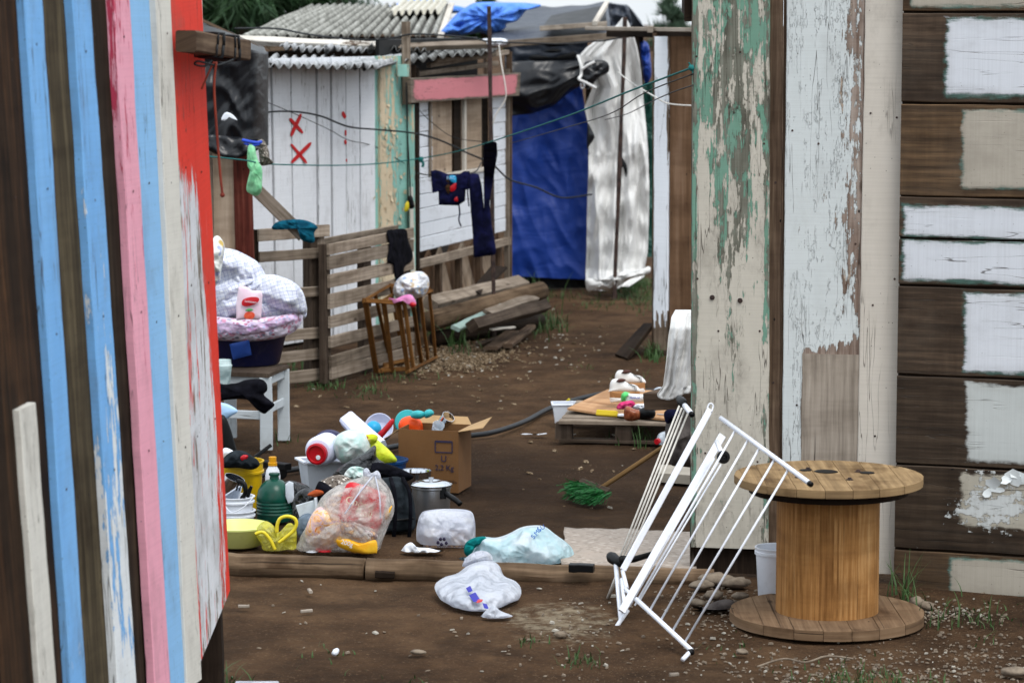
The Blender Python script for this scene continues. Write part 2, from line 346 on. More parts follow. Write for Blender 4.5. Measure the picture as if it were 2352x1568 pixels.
def tarp(name, c, c2, rough=.35, bump=.5, sc=3.0, spec=.5, fine=26, st=(1, 1, 1), rot=0.0):
    g = NG(name, rough, spec); p = g.n('ShaderNodeMapping', {0: g.n('ShaderNodeMapping', {0: g.obj(), 2: (0, rot, 0)}).outputs[0], 3: st}).outputs[0]; col = g.mix(g.noise(p, sc, 5, .6), C(c), C(c2))
    r1 = g.math('ABSOLUTE', g.math('SUBTRACT', g.noise(p, sc * 1.5, 3, .5, .6), .5)); r2 = g.math('ABSOLUTE', g.math('SUBTRACT', g.noise(p, fine * .5, 3, .55, .5), .5))
    h = g.math('ADD', g.math('MULTIPLY', r1, -1.6), g.math('MULTIPLY', r2, -.28)); g.bump(h, bump, .1); return g.col(col)
def asbestos(name, lo, mid, hi, bands=.0):
    g = NG(name, .92, .1); p = g.obj(); col = g.ramp(g.noise(p, 9, 8, .75), [(.34, lo), (.5, mid), (.64, hi)])
    col = g.mix(g.math('MULTIPLY', g.step(g.noise(p, 45, 5, .7), .5, .68), .7), col, (.03, .03, .028, 1)); wa = g.n('ShaderNodeAttribute', attribute_name='wear').outputs['Fac']; col = g.mix(g.math('MULTIPLY', g.step(g.math('ADD', wa, g.math('MULTIPLY', g.noise(p, 14, 5, .7), -.8)), -.9, .25), bands, clamp=True), col, (.045, .043, .04, 1)); g.bump(g.noise(p, 50, 5, .6), .4, .006); return g.col(col)
BR = ('#2e231a', '#57473a', '#7c6a58')
GY = ('#4a4036', '#7b6f62', '#a2968a')
m_fence_dark = wood('dark_fence_wood', ('#120c08', '#2b1f15', '#523823'), .7, .85, .8)
m_fence_grey = wood('grey_fence_wood', ('#241f15', '#4a4132', '#736850'), .7, .85, .8)
m_fence_brown = wood('brown_fence_wood', ('#15110c', '#312820', '#4d4132'), .7, .85, .8)
m_grey = wood('weathered_grey_wood', GY)
m_pallet = wood('pallet_wood', ('#51463a', '#85786a', '#ab9e8f'))
m_palletd = wood('dark_pallet_wood', ('#2b231c', '#4b4037', '#665a4e'))
m_brown = wood('brown_wood', BR)
m_dark = wood('dark_wet_wood', ('#110c09', '#271e17', '#3b3027'))
m_log = wood('barked_log', ('#33281e', '#5f4e3d', '#8a745e'), .6, .9, .9)
m_crate = wood('orange_crate_wood', ('#3f2912', '#6b4723', '#8f683a'))
m_core = wood('orange_pine', ('#6a4420', '#a27443', '#c59a66'), 1.3, .65, .6)
m_flange = wood('spool_base_wood', ('#574434', '#80674f', '#9b8268'), .7, .85, .9)
m_flanget = wood('spool_top_wood', ('#5f4d39', '#8c7454', '#aa906c'), .7, .85, .9)
m_ply = wood('plywood', ('#7a6855', '#a08d79', '#b7a592'), .4, .7, .3, .15)
m_plyb = wood('brown_plywood', ('#4c3625', '#755a44', '#917660'), .4, .75, .4, .2)
m_plyo = wood('orange_plywood', ('#8f6745', '#b08863', '#c39d79'), .4, .7, .4, .15)
m_redpost = wood('red_stained_post', ('#2f1512', '#5a2a22', '#7b4b3d'), .8)
m_bare = wood('bare_bleached_wood', ('#6b6258', '#978d81', '#ada397'), .9)
m_house = 0
GAP = ('#3a2f26', '#6a5b4d', '#8a7b6c')
m_blue1 = peel('blue_batten_paint', GY, [('#e8ecee', '#cfd4d6', .6, 0, 3, 10, .4), ('#82b8ea', '#6aa5de', .42, -.9, 2.2, 12, .55)], .32)
m_blueb = peel('pale_blue_paint', GY, [('#93c2ea', '#7fb2df', .75, 0, 3, 10, .4)], .32)
m_pink = peel('pink_over_red_paint', GY, [('#ecabbc', '#dd97aa', .9, 0, 3, 10, .3), ('#b53350', '#c44a63', -.1, .55, 2.2, 26, .6)], .3)
m_whiteb = peel('white_batten_paint', GY, [('#dcdad2', '#c9c6bc', .3, 0, 2.5, 16, .55)], .3)
m_redw = peel('red_over_white_paint', GY, [('#dfe1e4', '#c4c7cc', .12, 0, 2, 22, .6), ('#e0402f', '#cf3428', .0, 1.0, 1.6, 34, .6)], .4)
m_green = peel('cream_over_green_paint', ('#4a463c', '#7b7c70', '#979a8e'), [('#5a8a73', '#7a9a8c', .0, .3, 2.6, 11, .8), ('#cbc5b9', '#b0ac9f', .03, .85, 2.6, 14, .62), ('#2fb59c', '#6fc4c4', -.58, 0, 8, 26, .8)], .45, .6, .7)
m_white = peel('flaking_white_paint', ('#4c2f1c', '#8b7b70', '#aea298'), [('#b9a99a', '#a39384', -.08, .7, 3, 15, .6), ('#d3d9d9', '#bfc6c6', .12, 1.0, 3.2, 13, .72)], .2, .5, 1.0)
m_cream = peel('cream_board_paint', GY, [('#d0cac0', '#bdb6aa', .26, .8, 1.6, 20, .5)], .4)
m_hwhite = peel('white_house_paint', ('#201813', '#43372c', '#685646'), [('#4c6b62', '#47605a', .014, 2.4, 4, 12, .075), ('#d9dde3', '#cbd0d7', -.002, 2.4, 3, 12, .06)], .2, .55, .6)
m_hcream = peel('cream_house_paint', ('#231a13', '#4d3d2d', '#715a42'), [('#5f7d74', '#56736b', .012, 2.4, 4, 12, .06), ('#b9b2a5', '#a39c8f', -.002, 2.4, 3, 12, .05)], .22, .7, .5)
m_hpale = peel('pale_house_paint', ('#1c1611', '#3b3026', '#584a3c'), [('#c6cbc9', '#b3b8b6', -.0, 2.4, 3, 10, .06)], .12, .6, .5)
m_hpeel = peel('curling_house_paint', ('#1c1611', '#3b3026', '#584a3c'), [('#bdb8aa', '#a39d8f', .0, 2.4, 4, 10, .07), ('#d0d4d3', '#c0c4c3', -.1, 1.0, 6, 9, .4)], .2, .6, 1.0)
m_shack = peel('white_shack_paint', GY, [('#e6e8ec', '#d6d9de', .26, .45, 1.2, 30, .55)], .3)
m_siding = peel('white_siding_paint', GY, [('#e4e8ee', '#d4d9e0', .22, .5, 1.8, 26, .5)], .2)
m_turq = peel('turquoise_paint', GAP, [('#86bbb0', '#9bcac0', .24, 0, 2, 12, .45), ('#d8c8ae', '#cbb898', -.08, .8, 3, 16, .6)], .15, .6, .9)
m_midw = peel('white_peeling_paint', GAP, [('#e9eef4', '#dde3ea', .08, .8, 2.2, 12, .55)], .06, .6, .9)
m_signp = peel('faded_pink_paint', GY, [('#cf848b', '#c4767e', -.01, 1.0, 4, 12, .10)], .1)
m_beamw = peel('white_beam_paint', BR, [('#d8d4cc', '#c5c0b6', .12, 0, 2, 14, .5)], .25)
m_red = plain('red_spray_paint', '#c2161c', .6, .1)
m_white_pl = plain('white_plastic', '#dfe4ec', .4, .08, dirt=.12)
m_bin = plain('grey_white_plastic', '#cdd5de', .45, .1, dirt=.15)
m_wmetal = plain('white_enamel_tube', '#e6eaf2', .32, .05, dirt=.08, sc=14)
m_wwire = plain('dirty_white_wire', '#d3d0c8', .4, .1, dirt=.45, sc=22)
m_blk = plain('black_plastic', '#08090b', .45, .3, spec=.2, dirt=.05)
m_blkcl = cloth('black_cloth', '#0b0b10', '#15151c')
m_blktarp = tarp('black_plastic_sheet', '#0b0d12', '#101319', .34, .12, 2.0, .45, 14, (2.2, 1, .55), -.75)
m_gtarp = tarp('grey_black_sheet', '#3a414d', '#2b313b', .5, .25, 2, .4)
m_bluetarp = tarp('blue_tarpaulin', '#0c378c', '#0a2f7c', .5, .12, 1.5, .4, 16, (1, 1, 3))
m_bluelt = tarp('bright_blue_tarpaulin', '#5f94ee', '#4f86e4', .55, .8, 4, .3)  # lighter blue plastic of the sheets on the roofs
m_whitetarp = tarp('white_tarpaulin', '#dededc', '#d2d2d0', .6, .1, 2.6, .3, 24, (1.5, 1, .8), .4)
m_greentarp = tarp('green_tarpaulin', '#0c4a3e', '#093a31', .5, .5, 3)
m_asb = asbestos('weathered_corrugated_sheet', '#5e5e58', '#979790', '#c0c0b9', .8)
m_asbw = asbestos('pale_corrugated_sheet', '#75777a', '#abadaf', '#cdcfd0', .65)
m_asbd = asbestos('sooty_corrugated_sheet', '#30302e', '#6f706e', '#b9bab9', .75)
m_cap = plain('new_ridge_sheet', '#cfccc0', .8, .15, .2)
m_rust = plain('rusty_iron', '#2b2120', .8, .5, .3, c2='#4b3a33', sc=20)
m_rope = plain('teal_rope', '#176a68', .8, .2, .3, 200)
m_wire = plain('black_cable', '#14181c', .6, .2)
m_cord = plain('rust_red_cord', '#6f2a1e', .8, .3, c2='#8c3b28')
m_wstr = plain('white_cord', '#d8d6cf', .7, .1)
m_navy = cloth('navy_jersey', '#0d0f24', '#15173a')
m_denim = cloth('teal_cotton', '#14586e', '#0c3c50')
m_sock = cloth('mint_sock', '#93d3a4', '#6fb887')
m_net = dots('speckled_net', '#6d675f', ['#b7b0a5', '#2b2824'], 70)
m_quilt = plaid('plaid_blanket', '#dfe3ea', '#7d83b8', '#c3c8da')
m_patch = dots('patchwork_cotton', '#d9dbd6', ['#c2a75f', '#7c9b90', '#a9b2d2'], 9)
m_floral = dots('floral_cotton', '#d9cfe0', ['#d39ab2', '#8e93a8', '#b97a92'], 16)
m_frill = dots('lilac_frill', '#dcc3e2', ['#cfa6d2', '#b9bcdc'], 22)
m_tub = plain('navy_tub_plastic', '#14173a', .35, .3)
m_lab = plain('blue_sticker', '#2b4fa0', .5, .1)
m_frost = film('frosted_cup_plastic', '#dfeeee', .15, .3)
m_pouch = plain('pink_white_pouch', '#ecd9e6', .35, .05, .2, 40, c2='#e9bfd6', sc=5)
m_logo = plain('red_logo', '#c4202c', .4, .05)
m_leaf = plain('logo_green', '#4f9a5a', .5, .1)
m_stool = peel('worn_white_stool_paint', GY, [('#c4cbcf', '#b3bbbf', .26, 0, 4, 14, .5)], .3)
m_ice = plain('ice_blue_plastic', '#a9cdf0', .35, .06)
m_yel = plain('yellow_bucket_plastic', '#c9a40c', .4, .12, dirt=.15)
m_bcap = plain('amber_cap', '#d99a16', .4, .1)
m_alu = plain('brushed_aluminium', '#b9bcc0', .3, .15, metal=.9)
m_chrome = plain('polished_steel', '#d4d8de', .12, .1, metal=1.0)
m_jug = plain('green_jug_plastic', '#0c4a3c', .28, .25)
m_lem = plain('lemon_bowl_plastic', '#d9e08a', .35, .08)
m_ybag = film('yellow_film', '#dfd84a', .3, .3, '#e6e38a')
m_yhan = plain('yellow_handle', '#dcc92e', .4, .1)
m_redp = plain('red_plastic', '#b3121f', .3, .1)
m_indigo = plain('indigo_ball', '#1b1a4a', .4, .1)
m_wteal = plain('white_teal_bag', '#d3d8d6', .35, .1, .8, 30, c2='#a9cdc6', sc=13)
m_lime = plain('lime_pack', '#b9cf2a', .3, .1, .6, 40, c2='#d8dc3a', sc=18)
m_limeb = dots('taco_print', '#bcc92c', ['#9c5a2a', '#e0c26a'], 26)
m_basket = plain('blue_basket_plastic', '#143f70', .4, .2)
m_navypl = plain('navy_holder_plastic', '#0d1736', .4, .1)
m_cyan = plain('cyan_ball', '#1f9bc9', .35, .08)
m_lilac = plain('lilac_white_plastic', '#d6daf0', .4, .06)
m_cardshade = plain('cardboard', '#6f4d2c', .85, .12, .15, 60)  # darker copy: shade on the box walls is put into the colour
m_cardlit = plain('lit_cardboard', '#ab8c64', .85, .12, .15, 60)  # lighter copy: light from above on the flaps is in the colour
m_ink = plain('dark_print_ink', '#2d2740', .7, .1)
m_inkb = plain('brown_print_ink', '#4a3222', .8, .1)
m_orange = plain('orange_plastic', '#f0521a', .35, .06)
m_teal = plain('teal_plastic', '#2fa6ab', .35, .1)
m_glass = film('clear_plastic', '#dfe8f0', .35, .08)
m_bagblk = tarp('black_bin_liner', '#08090b', '#0e1014', .3, .5, 6, .4, 22)
m_snake = dots('tile_print_cloth', '#6b625a', ['#cfc6bd', '#40352f'], 40)
m_rustcl = cloth('rust_cloth', '#a8502e')
m_fruit = plain('printed_fruit', '#d8472c', .5, .1, c2='#e06a48', sc=60)
m_clear = film('clear_bag_film', '#dcd9d3', .55, .25, '#e8e6e2', 11)
m_pkred = plain('red_wrapper', '#d3202e', .3, .1, .4, 50)
m_pkyel = plain('yellow_wrapper', '#e9a51c', .3, .1, .4, 50, c2='#f0c23a')
def marble(name, cols, sc=9, rough=.35):
    g = NG(name, rough, .4); p = g.obj(); f = g.noise(p, sc, 3, .6, 1.5); n_ = len(cols)
    col = g.ramp(f, [(.3 + .4 * i / (n_ - 1), c) for i, c in enumerate(cols)]); g.bump(g.noise(p, 40, 3), .5, .01); return g.col(col)
m_pkmix = marble('mixed_wrappers', ['#c96f2a', '#e9b98a', '#c9a9b8', '#e9c9a0', '#d98a3a', '#e6dfe0'], 12)
m_pkgrey = marble('brown_wrappers', ['#4a3338', '#d9d0cc', '#8a6f72', '#e2b98a', '#5a4448'], 16)
m_pktxt = plain('cream_print', '#efe2b8', .5, .05)
m_pack = cloth('charcoal_backpack', '#1d2226', '#2b3136')
m_wbag = film('white_carrier_film', '#e0e4ec', .03, .3, '#d4d9e3')
m_wbag2 = film('thin_white_film', '#d6dae6', .2, .3, '#eceff5')
m_tbag = film('white_teal_film', '#e8f0f5', .03, .3, '#c6e4ea', 5)
m_tealcl = cloth('teal_plastic_sheet', '#11807e', '#0a5f60')
m_inkblue = plain('blue_print', '#2a6fd0', .5, .1)
m_flag = plain('royal_blue_print', '#24249a', .5, .1)
m_ragw = cloth('white_rag', '#e4e7ec', '#cfd3da')
m_mat = dots('beige_stained_mat', '#9f9388', ['#ada297', '#8f8479'], 20)
m_shoe = plain('white_shoe_leather', '#e2e2e0', .45, .05)
m_cork = plain('cork_wedge', '#a5764a', .8, .25, .3, 120)
m_shoein = plain('shoe_lining', '#4a2a24', .8, .1)
m_wipes = plain('wipes_pack_film', '#e3e8ea', .35, .05, .4, 40)
m_grn = plain('bright_green_film', '#4fc267', .35, .15)
m_pinkcl = cloth('hot_pink_cloth', '#d8487c', '#b32e60')
m_jarb = plain('brown_jar', '#6b2f1c', .2, .4, c2='#9a5a3a', sc=30)
m_sponge = plain('yellow_sponge', '#cdb32a', .85, .15, .4, 120)
m_hose = plain('black_hose', '#1d2023', .45, .2)
m_bristle = plain('green_bristles', '#08451a', .6, .4, c2='#1c7030', sc=60)
m_gauze = cloth('white_gauze', '#dcdcda', '#c9c9c8', 8, .9, .2)
m_sneak = cloth('grey_sneaker_canvas', '#5c5653', '#474240')
m_stone = plain('grey_stone', '#857868', .9, .3, .5, 40, c2='#5f5347', sc=20)
m_tape = plain('pale_foam', '#9a9387', .9, .15, .3, 60)
g = NG('leaves_dark', .6, .25); m_needle = g.col(g.mix(g.n('ShaderNodeTexNoise', {'Scale': 3.0, 'Detail': 3.0, 'Vector': g.obj()}).outputs['Fac'], (.008, .03, .012, 1), (.045, .10, .035, 1)))
g = NG('leaves_grey', .6, .25); m_needle2 = g.col(g.mix(g.noise(g.obj(), 4, 3), (.05, .09, .06, 1), (.10, .16, .10, 1)))
g = NG('grass_blade', .6, .25); m_grass = g.col(g.mix(g.noise(g.obj(), 2.5, 4), (.015, .045, .014, 1), (.07, .13, .035, 1)))
m_bark = plain('tree_bark', '#3c2f25', .9, .4, .5, 40)
# ground
g = NG('yard_soil', .95, .04); p = g.obj((1, 1, 1))
big = g.noise(p, .55, 5, .6); mid = g.noise(p, 3.2, 6, .65); fine = g.noise(p, 38, 6, .7)
col = g.ramp(g.math('ADD', g.math('MULTIPLY', big, .55), g.math('MULTIPLY', mid, .45)), [(.36, '#2c2119'), (.5, '#4a3829'), (.66, '#67503b')])
col = g.mix(g.math('MULTIPLY', g.step(fine, .52, .7), .5), col, (.03, .023, .018, 1))
col = g.mix(g.math('MULTIPLY', g.step(g.noise(p, 60, 4, .6), .57, .7), .45), col, C('#7d6650'))
sx = g.n('ShaderNodeSeparateXYZ', {0: g.n('ShaderNodeNewGeometry').outputs['Position']})
damp = g.math('MULTIPLY', g.step(sx.outputs[1], 13.0, 14.0), g.step(sx.outputs[1], 17.6, 15.8)); damp = g.math('MULTIPLY', damp, g.step(mid, .25, .5))
dk = g.step(g.noise(p, 1.1, 7, .68, .4), .5, .66); col = g.mix(g.math('MULTIPLY', dk, .5), col, C('#2a211a')); col = g.mix(g.math('MULTIPLY', damp, .62), col, C('#231b16'))                       # trodden damp patch by the broom
pe = g.vor(p, 55); pem = g.math('MULTIPLY', g.step(pe, .2, .12), g.step(g.noise(p, 1.3, 4), .52, .62)); col = g.mix(g.math('MULTIPLY', pem, .8), col, C('#8b7762'))
wp = G(1290, 1420); dx = g.math('POWER', g.math('SUBTRACT', sx.outputs[0], wp.x), 2.0); dy = g.math('POWER', g.math('SUBTRACT', sx.outputs[1], wp.y), 2.0)
ash = g.step(g.math('ADD', g.math('ADD', dx, g.math('MULTIPLY', dy, .35)), g.math('MULTIPLY', g.math('SUBTRACT', g.noise(p, 14, 6, .7), .5), .35)), .06, -.04)
col = g.mix(g.math('MULTIPLY', ash, .5), col, C('#a99d86'))                         # spilled pale meal
h = g.math('ADD', g.math('ADD', g.math('MULTIPLY', mid, .8), g.math('MULTIPLY', fine, .35)), g.math('MULTIPLY', pem, .25)); h = g.math('ADD', h, g.math('MULTIPLY', g.noise(p, 9, 4, .6, .6), .7)); g.bump(h, 1.0, .05); m_soil = g.col(col)
# ------------------------------------------------------------------ ground
def gz(x, y):
    return -.016 + .014 * n3((x, y, 0), .9, 3) + .009 * n3((x, y, 0), 3.1, 8) + .005 * n3((x, y, 0), 8, 2)
xs = [-300, -120, -50, -20, -9] + [-5.5 + .06 * i for i in range(184)] + [9, 20, 50, 120, 300]
ys = [-60, -20, 0, 5] + [8 + .065 * i for i in range(300)] + [30, 40, 60, 120, 300, 900]
mb = MB(); ids = [[mb.pt((x, y, gz(x, y))) for y in ys] for x in xs]
for i in range(len(xs) - 1):
    for j in range(len(ys) - 1):
        mb.face((ids[i][j], ids[i + 1][j], ids[i + 1][j + 1], ids[i][j + 1]), [(0, 0)] * 4)
fin(mb, 'ground', m_soil, smooth=True, kind='structure')
# ------------------------------------------------------------------ near plank fence, at the left
def LY(xm): return 8.55 + (xm - 100) / 380 * 1.75
def lpt(xt, xb, off, z):
    Y = LY((xt + xb) / 2); a, b = P(xt, 0, Y), P(xb, 1568, Y); t = (z - a.z) / (b.z - a.z); return a.lerp(b, t) + ln_ * off
ln_ = Pl(P(100, 800, LY(100)), P(480, 800, LY(480))).n
fence = thing('plank_fence', 'tall striped fence of blue, pink, red and bare battened planks at the left edge', 'fence', P(250, 1568, 9.2) * 1.0)
fence.location.z = 0; WL[fence.name] = V(fence.location)
def lboard(name, xt0, xt1, xb0, xb1, off, th, mat, ztop=2.95, zbot=.03, zb1=None, jit=.008, wear=None, seg=26, label=None, nv=4):
    mb = MB()
    mb.slab(lpt(xt0, xb0, off, ztop), lpt(xt1, xb1, off, ztop), lpt(xt0, xb0, off, zbot), lpt(xt1, xb1, off, zb1 if zb1 is not None else zbot), -ln_ * th, seg, nv, jit, wear)
    return fin(mb, name, mat, fence, label=label)
lboard('board', -140, 62, 0, 166, 0, .025, m_fence_dark, label='dark brown fence board')
lboard('board', 63, 170, 167, 276, 0, .025, m_fence_grey, label='grey brown fence board')
lboard('board', 171, 274, 277, 356, -.003, .025, m_fence_brown, label='dark grey fence board')
lboard('board', 272, 338, 362, 420, .02, .022, m_blueb, label='pale blue fence board')
zc = lambda py, Y: P(0, py, Y).z
def redwear(u, v):
    z = 2.95 + (zc(1520, 10.2) - 2.95) * u; cut = zc(395 + 110 * v, 10.2)
    k = min(1, max(-1, (z - cut) * 2.6)); t_ = max(0, min(1, (2.2 - z) / 1.6)); edge = (v - (.55 + .32 * t_)) * 4.5
    return max(k, min(.8, edge), -.17 + .1 * math.sin(v * 9))
lboard('board', 364, 452, 434, 527, .02, .024, m_redw, zbot=zc(1515, 10.2), zb1=zc(1372, 10.2), jit=.006, wear=redwear, seg=60, nv=12, label='red board peeling to white')
lboard('batten', -47, -9, 70, 108, .03, .03, m_whiteb, ztop=P(0, 925, 8.3).z, label='short white batten')
lboard('batten', 34, 76, 143, 177, .03, .03, m_blue1, wear=lambda u, v: u * .25, label='blue batten')
lboard('batten', 145, 187, 250, 293, .032, .03, m_blue1, wear=lambda u, v: u * .68, seg=40, label='blue batten flaking to white')
lboard('batten', 241, 277, 336, 371, .032, .03, m_pink, wear=lambda u, v: .22 - u * 1.0, seg=40, label='pink batten worn from red')
lboard('batten', 334, 369, 407, 441, .038, .03, m_whiteb, zbot=zc(1536, 10.1), label='white batten at the gate edge')
mb = MB(); a = P(482, 1440, 10.38); mb.beam(V((a.x, a.y, -.02)), V((a.x - .01, a.y, .75)), .1, .09, ch=.01, wob=.006); fin(mb, 'post', m_dark, fence)
mb = MB(); q0, q1 = P(426, 95, 9.92), P(555, 116, 10.5); mb.beam(q0, q1, .078, .075, n=(0, 0, 1), ch=.006, wob=.006, seg=8); cb = fin(mb, 'crossbar', m_brown, fence)
mb = MB()
d = (q1 - q0).normalized()
for k, f in enumerate((.36, .45, .66, .74)):
    c = q0.lerp(q1, f); s1 = d.cross(Z).normalized(); s2 = s1.cross(d)
    mb.tube([c + d * (.01 * math.sin(a * .9 + k)) + (s1 * max(-.043, min(.043, .06 * math.cos(a))) + s2 * max(-.043, min(.043, .06 * math.sin(a)))) for a in [i * 6.2832 / 16 for i in range(17)]], .004 + .002 * (k % 2), 6)
mb.tube(spl([P(486, 140, 10.1), P(470, 152, 10.05), P(452, 150, 10.0), P(447, 146, 10.0), P(456, 141, 10.0), P(480, 147, 10.05), P(500, 150, 10.1), P(535, 138, 10.2)]), .0035, 6)
fin(mb, 'wire', m_wire, cb, smooth=True)
mb = MB(); mb.tube(spl([P(497, 142, 10.08), P(492, 200, 10.08), P(498, 300, 10.08), P(506, 400, 10.08), P(511, 447, 10.08)]), .0045, 6); mb.sphere(P(511, 448, 10.08), .009, n=10)
mb.tube(spl([P(492, 142, 10.1), P(478, 170, 10.1), P(463, 205, 10.1)]), .004, 6)
fin(mb, 'hanging_cord', m_cord, smooth=True, label='thin rust red cord dangling from the timber stub beside the red board', cat='cord')
mb = MB(); rn = random.Random(2)
for xt, xb, off in ((15, 90, .001), (100, 212, .001), (120, 232, .001), (208, 310, .001), (55, 160, .031), (165, 271, .033), (258, 352, .033), (352, 424, .039), (305, 394, .021), (400, 470, .021), (435, 505, .021)):
    for z in (2.42, 1.95, 1.5, 1.02):
        c = lpt(xt + rn.uniform(-5, 5), xb + rn.uniform(-5, 5), off, z + rn.uniform(-.05, .05)); mb = MB(); mb.lathe([(.0045, 0), (.004, .0012), (.0005, .0014)], c, ln_, 8); fin(mb, 'nail', m_rust, fence)
# ------------------------------------------------------------------ right hand gate boards and plank house
RW = plane(1590, 12.62, 2085, 12.45)
gate = thing('board_wall', 'wall of tall flaking cream, green and white boards behind the cable spool', 'wall', V((RW(1830, 700).x, 12.55, 0)))
def rboard(name, xl, xr, dx, ytop, zbot, off, th, mat, wear=None, jit=.003, seg=60, nv=10, label=None, ztop=None, parent=None, pl=None):
    """vertical board; xl, xr its sides at the top of the picture, dx their shift at y = 1400"""
    pl = pl or RW; parent = parent or gate
    def at(x, z):
        a, b = pl(x, 0, off), pl(x + dx, 1400, off); t = (z - a.z) / (b.z - a.z); return a.lerp(b, t)
    zt = ztop if ztop is not None else pl(xl, ytop, off).z
    mb = MB(); mb.slab(at(xl, zt), at(xr, zt), at(xl, zbot), at(xr, zbot), -pl.n * th, seg, nv, jit, wear); return fin(mb, name, mat, parent, label=label)
zt_, zb_ = 2.95, .0
def px_y(u, top=2.95, bot=.05, Y=12.5): z = top + (bot - top) * u; return 40 + (2.5 - z) * F / Y
def lerp_(pts, t):
    for (a, x), (b, y) in zip(pts, pts[1:]):
        if t <= b: return x + (y - x) * (t - a) / (b - a)
    return pts[-1][1]
def w_green(u, v):
    y = px_y(u); e = min(v, 1 - v); edge = -.5 if e < .07 else 0
    if v > .9: edge = -.3
    c = abs(v - .56); hw = lerp_([(0, .38), (300, .34), (470, .24), (620, .12), (800, .02), (950, -.12), (1400, -.3)], y)
    w = max(-.17, min(.3, (c - hw) * 1.6)) - .05 * math.sin(y * .027 + v * 7) * (y < 900)
    if y > 1050: w -= .1 * max(0, math.sin(y * .02 + v * 9))
    return w + edge
rboard('board', 1590, 1768, -4, 0, .12, 0, .028, m_green, w_green, label='cream and green peeling board', ztop=zt_, nv=18, seg=90)
rboard('board', 1763, 1797, -9, 0, .05, -.026, .02, m_brown, ztop=zt_, label='brown filler board')
rboard('board', 1799, 1812, -10, 0, .05, -.024, .02, m_brown, ztop=zt_, label='narrow brown filler board')
def w_white(u, v):
    y = px_y(u); w = .26
    if v > .6: w -= (v - .6) * 1.45 * (1.0 if y < 1000 else .5)
    if .45 < v <= .85: w -= .10 * max(0, 1 - abs(y - 420) / 600)
    if y > 780 and v > .25: w -= min(.9, (y - 780) * .018)
    return w
rboard('board', 1807, 1987, -15, 0, .05, 0, .028, m_white, w_white, label='white board with curled paint', ztop=zt_, nv=18, seg=90)
rboard('board_patch', 1852, 1984, -16, 812, .05, .004, .006, m_bare, label='bare bleached patch', ztop=RW(1850, 812).z, jit=.005)
rboard('board', 1988, 2086, -24, 0, .03, .012, .03, m_cream, lambda u, v: .25 - max(0, (px_y(u) - 1080)) * .0016, label='cream board', ztop=zt_)
rboard('base_board', 1588, 1812, -6, 1185, .0, -.03, .02, m_dark, ztop=RW(1600, 1185).z, label='dark wet base board', seg=8)
rboard('frame_post', 1586, 1596, -3, 0, .0, -.03, .09, m_grey, ztop=zt_, label='thin frame post at the gap')
rboard('frame_post', 1958, 1990, -20, 0, .0, -.05, .08, m_dark, ztop=zt_)
def flakes(spots, pl, mat, parent, off=.002, seed=1, label=None):
    rnd_ = random.Random(seed); mb = MB()
    for x, y, sx_, sy_, n, r in spots:
        for _ in range(n):
            c = pl(x + rnd_.gauss(0, sx_), y + rnd_.gauss(0, sy_), off); rx = V((pl.n.y * -1, pl.n.x, 0)); a = rnd_.uniform(0, 6.28); u_ = rx * math.cos(a) + Z * math.sin(a); v_ = Z * math.cos(a) - rx * math.sin(a)
            w_, h_, cu = r * rnd_.uniform(.35, 1.1), r * rnd_.uniform(.3, .8), rnd_.uniform(.08, .5); q = []
            for i in range(4):
                f = i / 3; k = 1 - .35 * f * rnd_.random()
                for sg in (-1, 1): q.append(mb.pt(c + u_ * (sg * w_ * .5 * k * (1 - .3 * abs(2 * f - 1)) + rnd_.gauss(0, .1) * w_) + v_ * h_ * (f - .5) + pl.n * (h_ * cu * f * f)))
            for i in range(3): mb.face((q[2 * i], q[2 * i + 1], q[2 * i + 3], q[2 * i + 2]), [(0, 0)] * 4)
    return fin(mb, 'curled_paint', mat, parent, True, label=label, kind='stuff')
m_flake = plain('paint_flake', '#dde3e3', .55, .08); m_flaket = plain('cream_paint_flake', '#d3c3a6', .6, .12)
mb = MB(); b = P(1580, 20, 12.9); mb.beam(P(1585, 8, 12.66), P(1580, -12, 14.2), .05, .16, n=(0, 0, 1), wob=.01); fin(mb, 'eave_board', m_dark, gate)
for x, y in ((1700, 690), (1636, 683)):
    mb = MB(); c = RW(x, y, .003); mb.lathe([(0, .006), (.010, .005), (.012, .0)], c, RW.n, 8); fin(mb, 'nail_plate', m_rust, gate)
mb = MB(); rn = random.Random(9)
for x, y in ((1600, 130), (1700, 120), (1755, 330), (1602, 640), (1650, 760), (1745, 760), (1820, 300), (1880, 330), (1965, 560), (1830, 930), (1960, 1040), (2000, 260), (2060, 270), (2005, 700), (2055, 640), (2010, 1000), (1620, 1040), (1740, 1060), (1780, 420), (1775, 880)):
    mb = MB(); mb.lathe([(.005, 0), (.0045, .0016), (.0005, .002)], RW(x, y, .013 if x > 1985 else (.0006 if x < 1765 or x > 1806 else -.0255)), RW.n, 8); fin(mb, 'nail', m_rust, gate)
HW = plane(2068, 12.38, 2352, 12.2)
house = thing('plank_house', 'house side of dark horizontal planks painted white in blocks at the right edge', 'house', V((HW(2250, 700).x, 12.4, 0)))
rows = [-95, 28, 237, 451, 656, 861, 1066, 1261, 1380]
pat = [(2085, m_hcream, 2130), (2168, m_hwhite, 0), (2208, m_hcream, 0), (2078, m_hwhite, 0), (2221, m_hwhite, 0), (2226, m_hpale, 0), (2216, m_hpeel, 0), (2196, m_hcream, 0)]
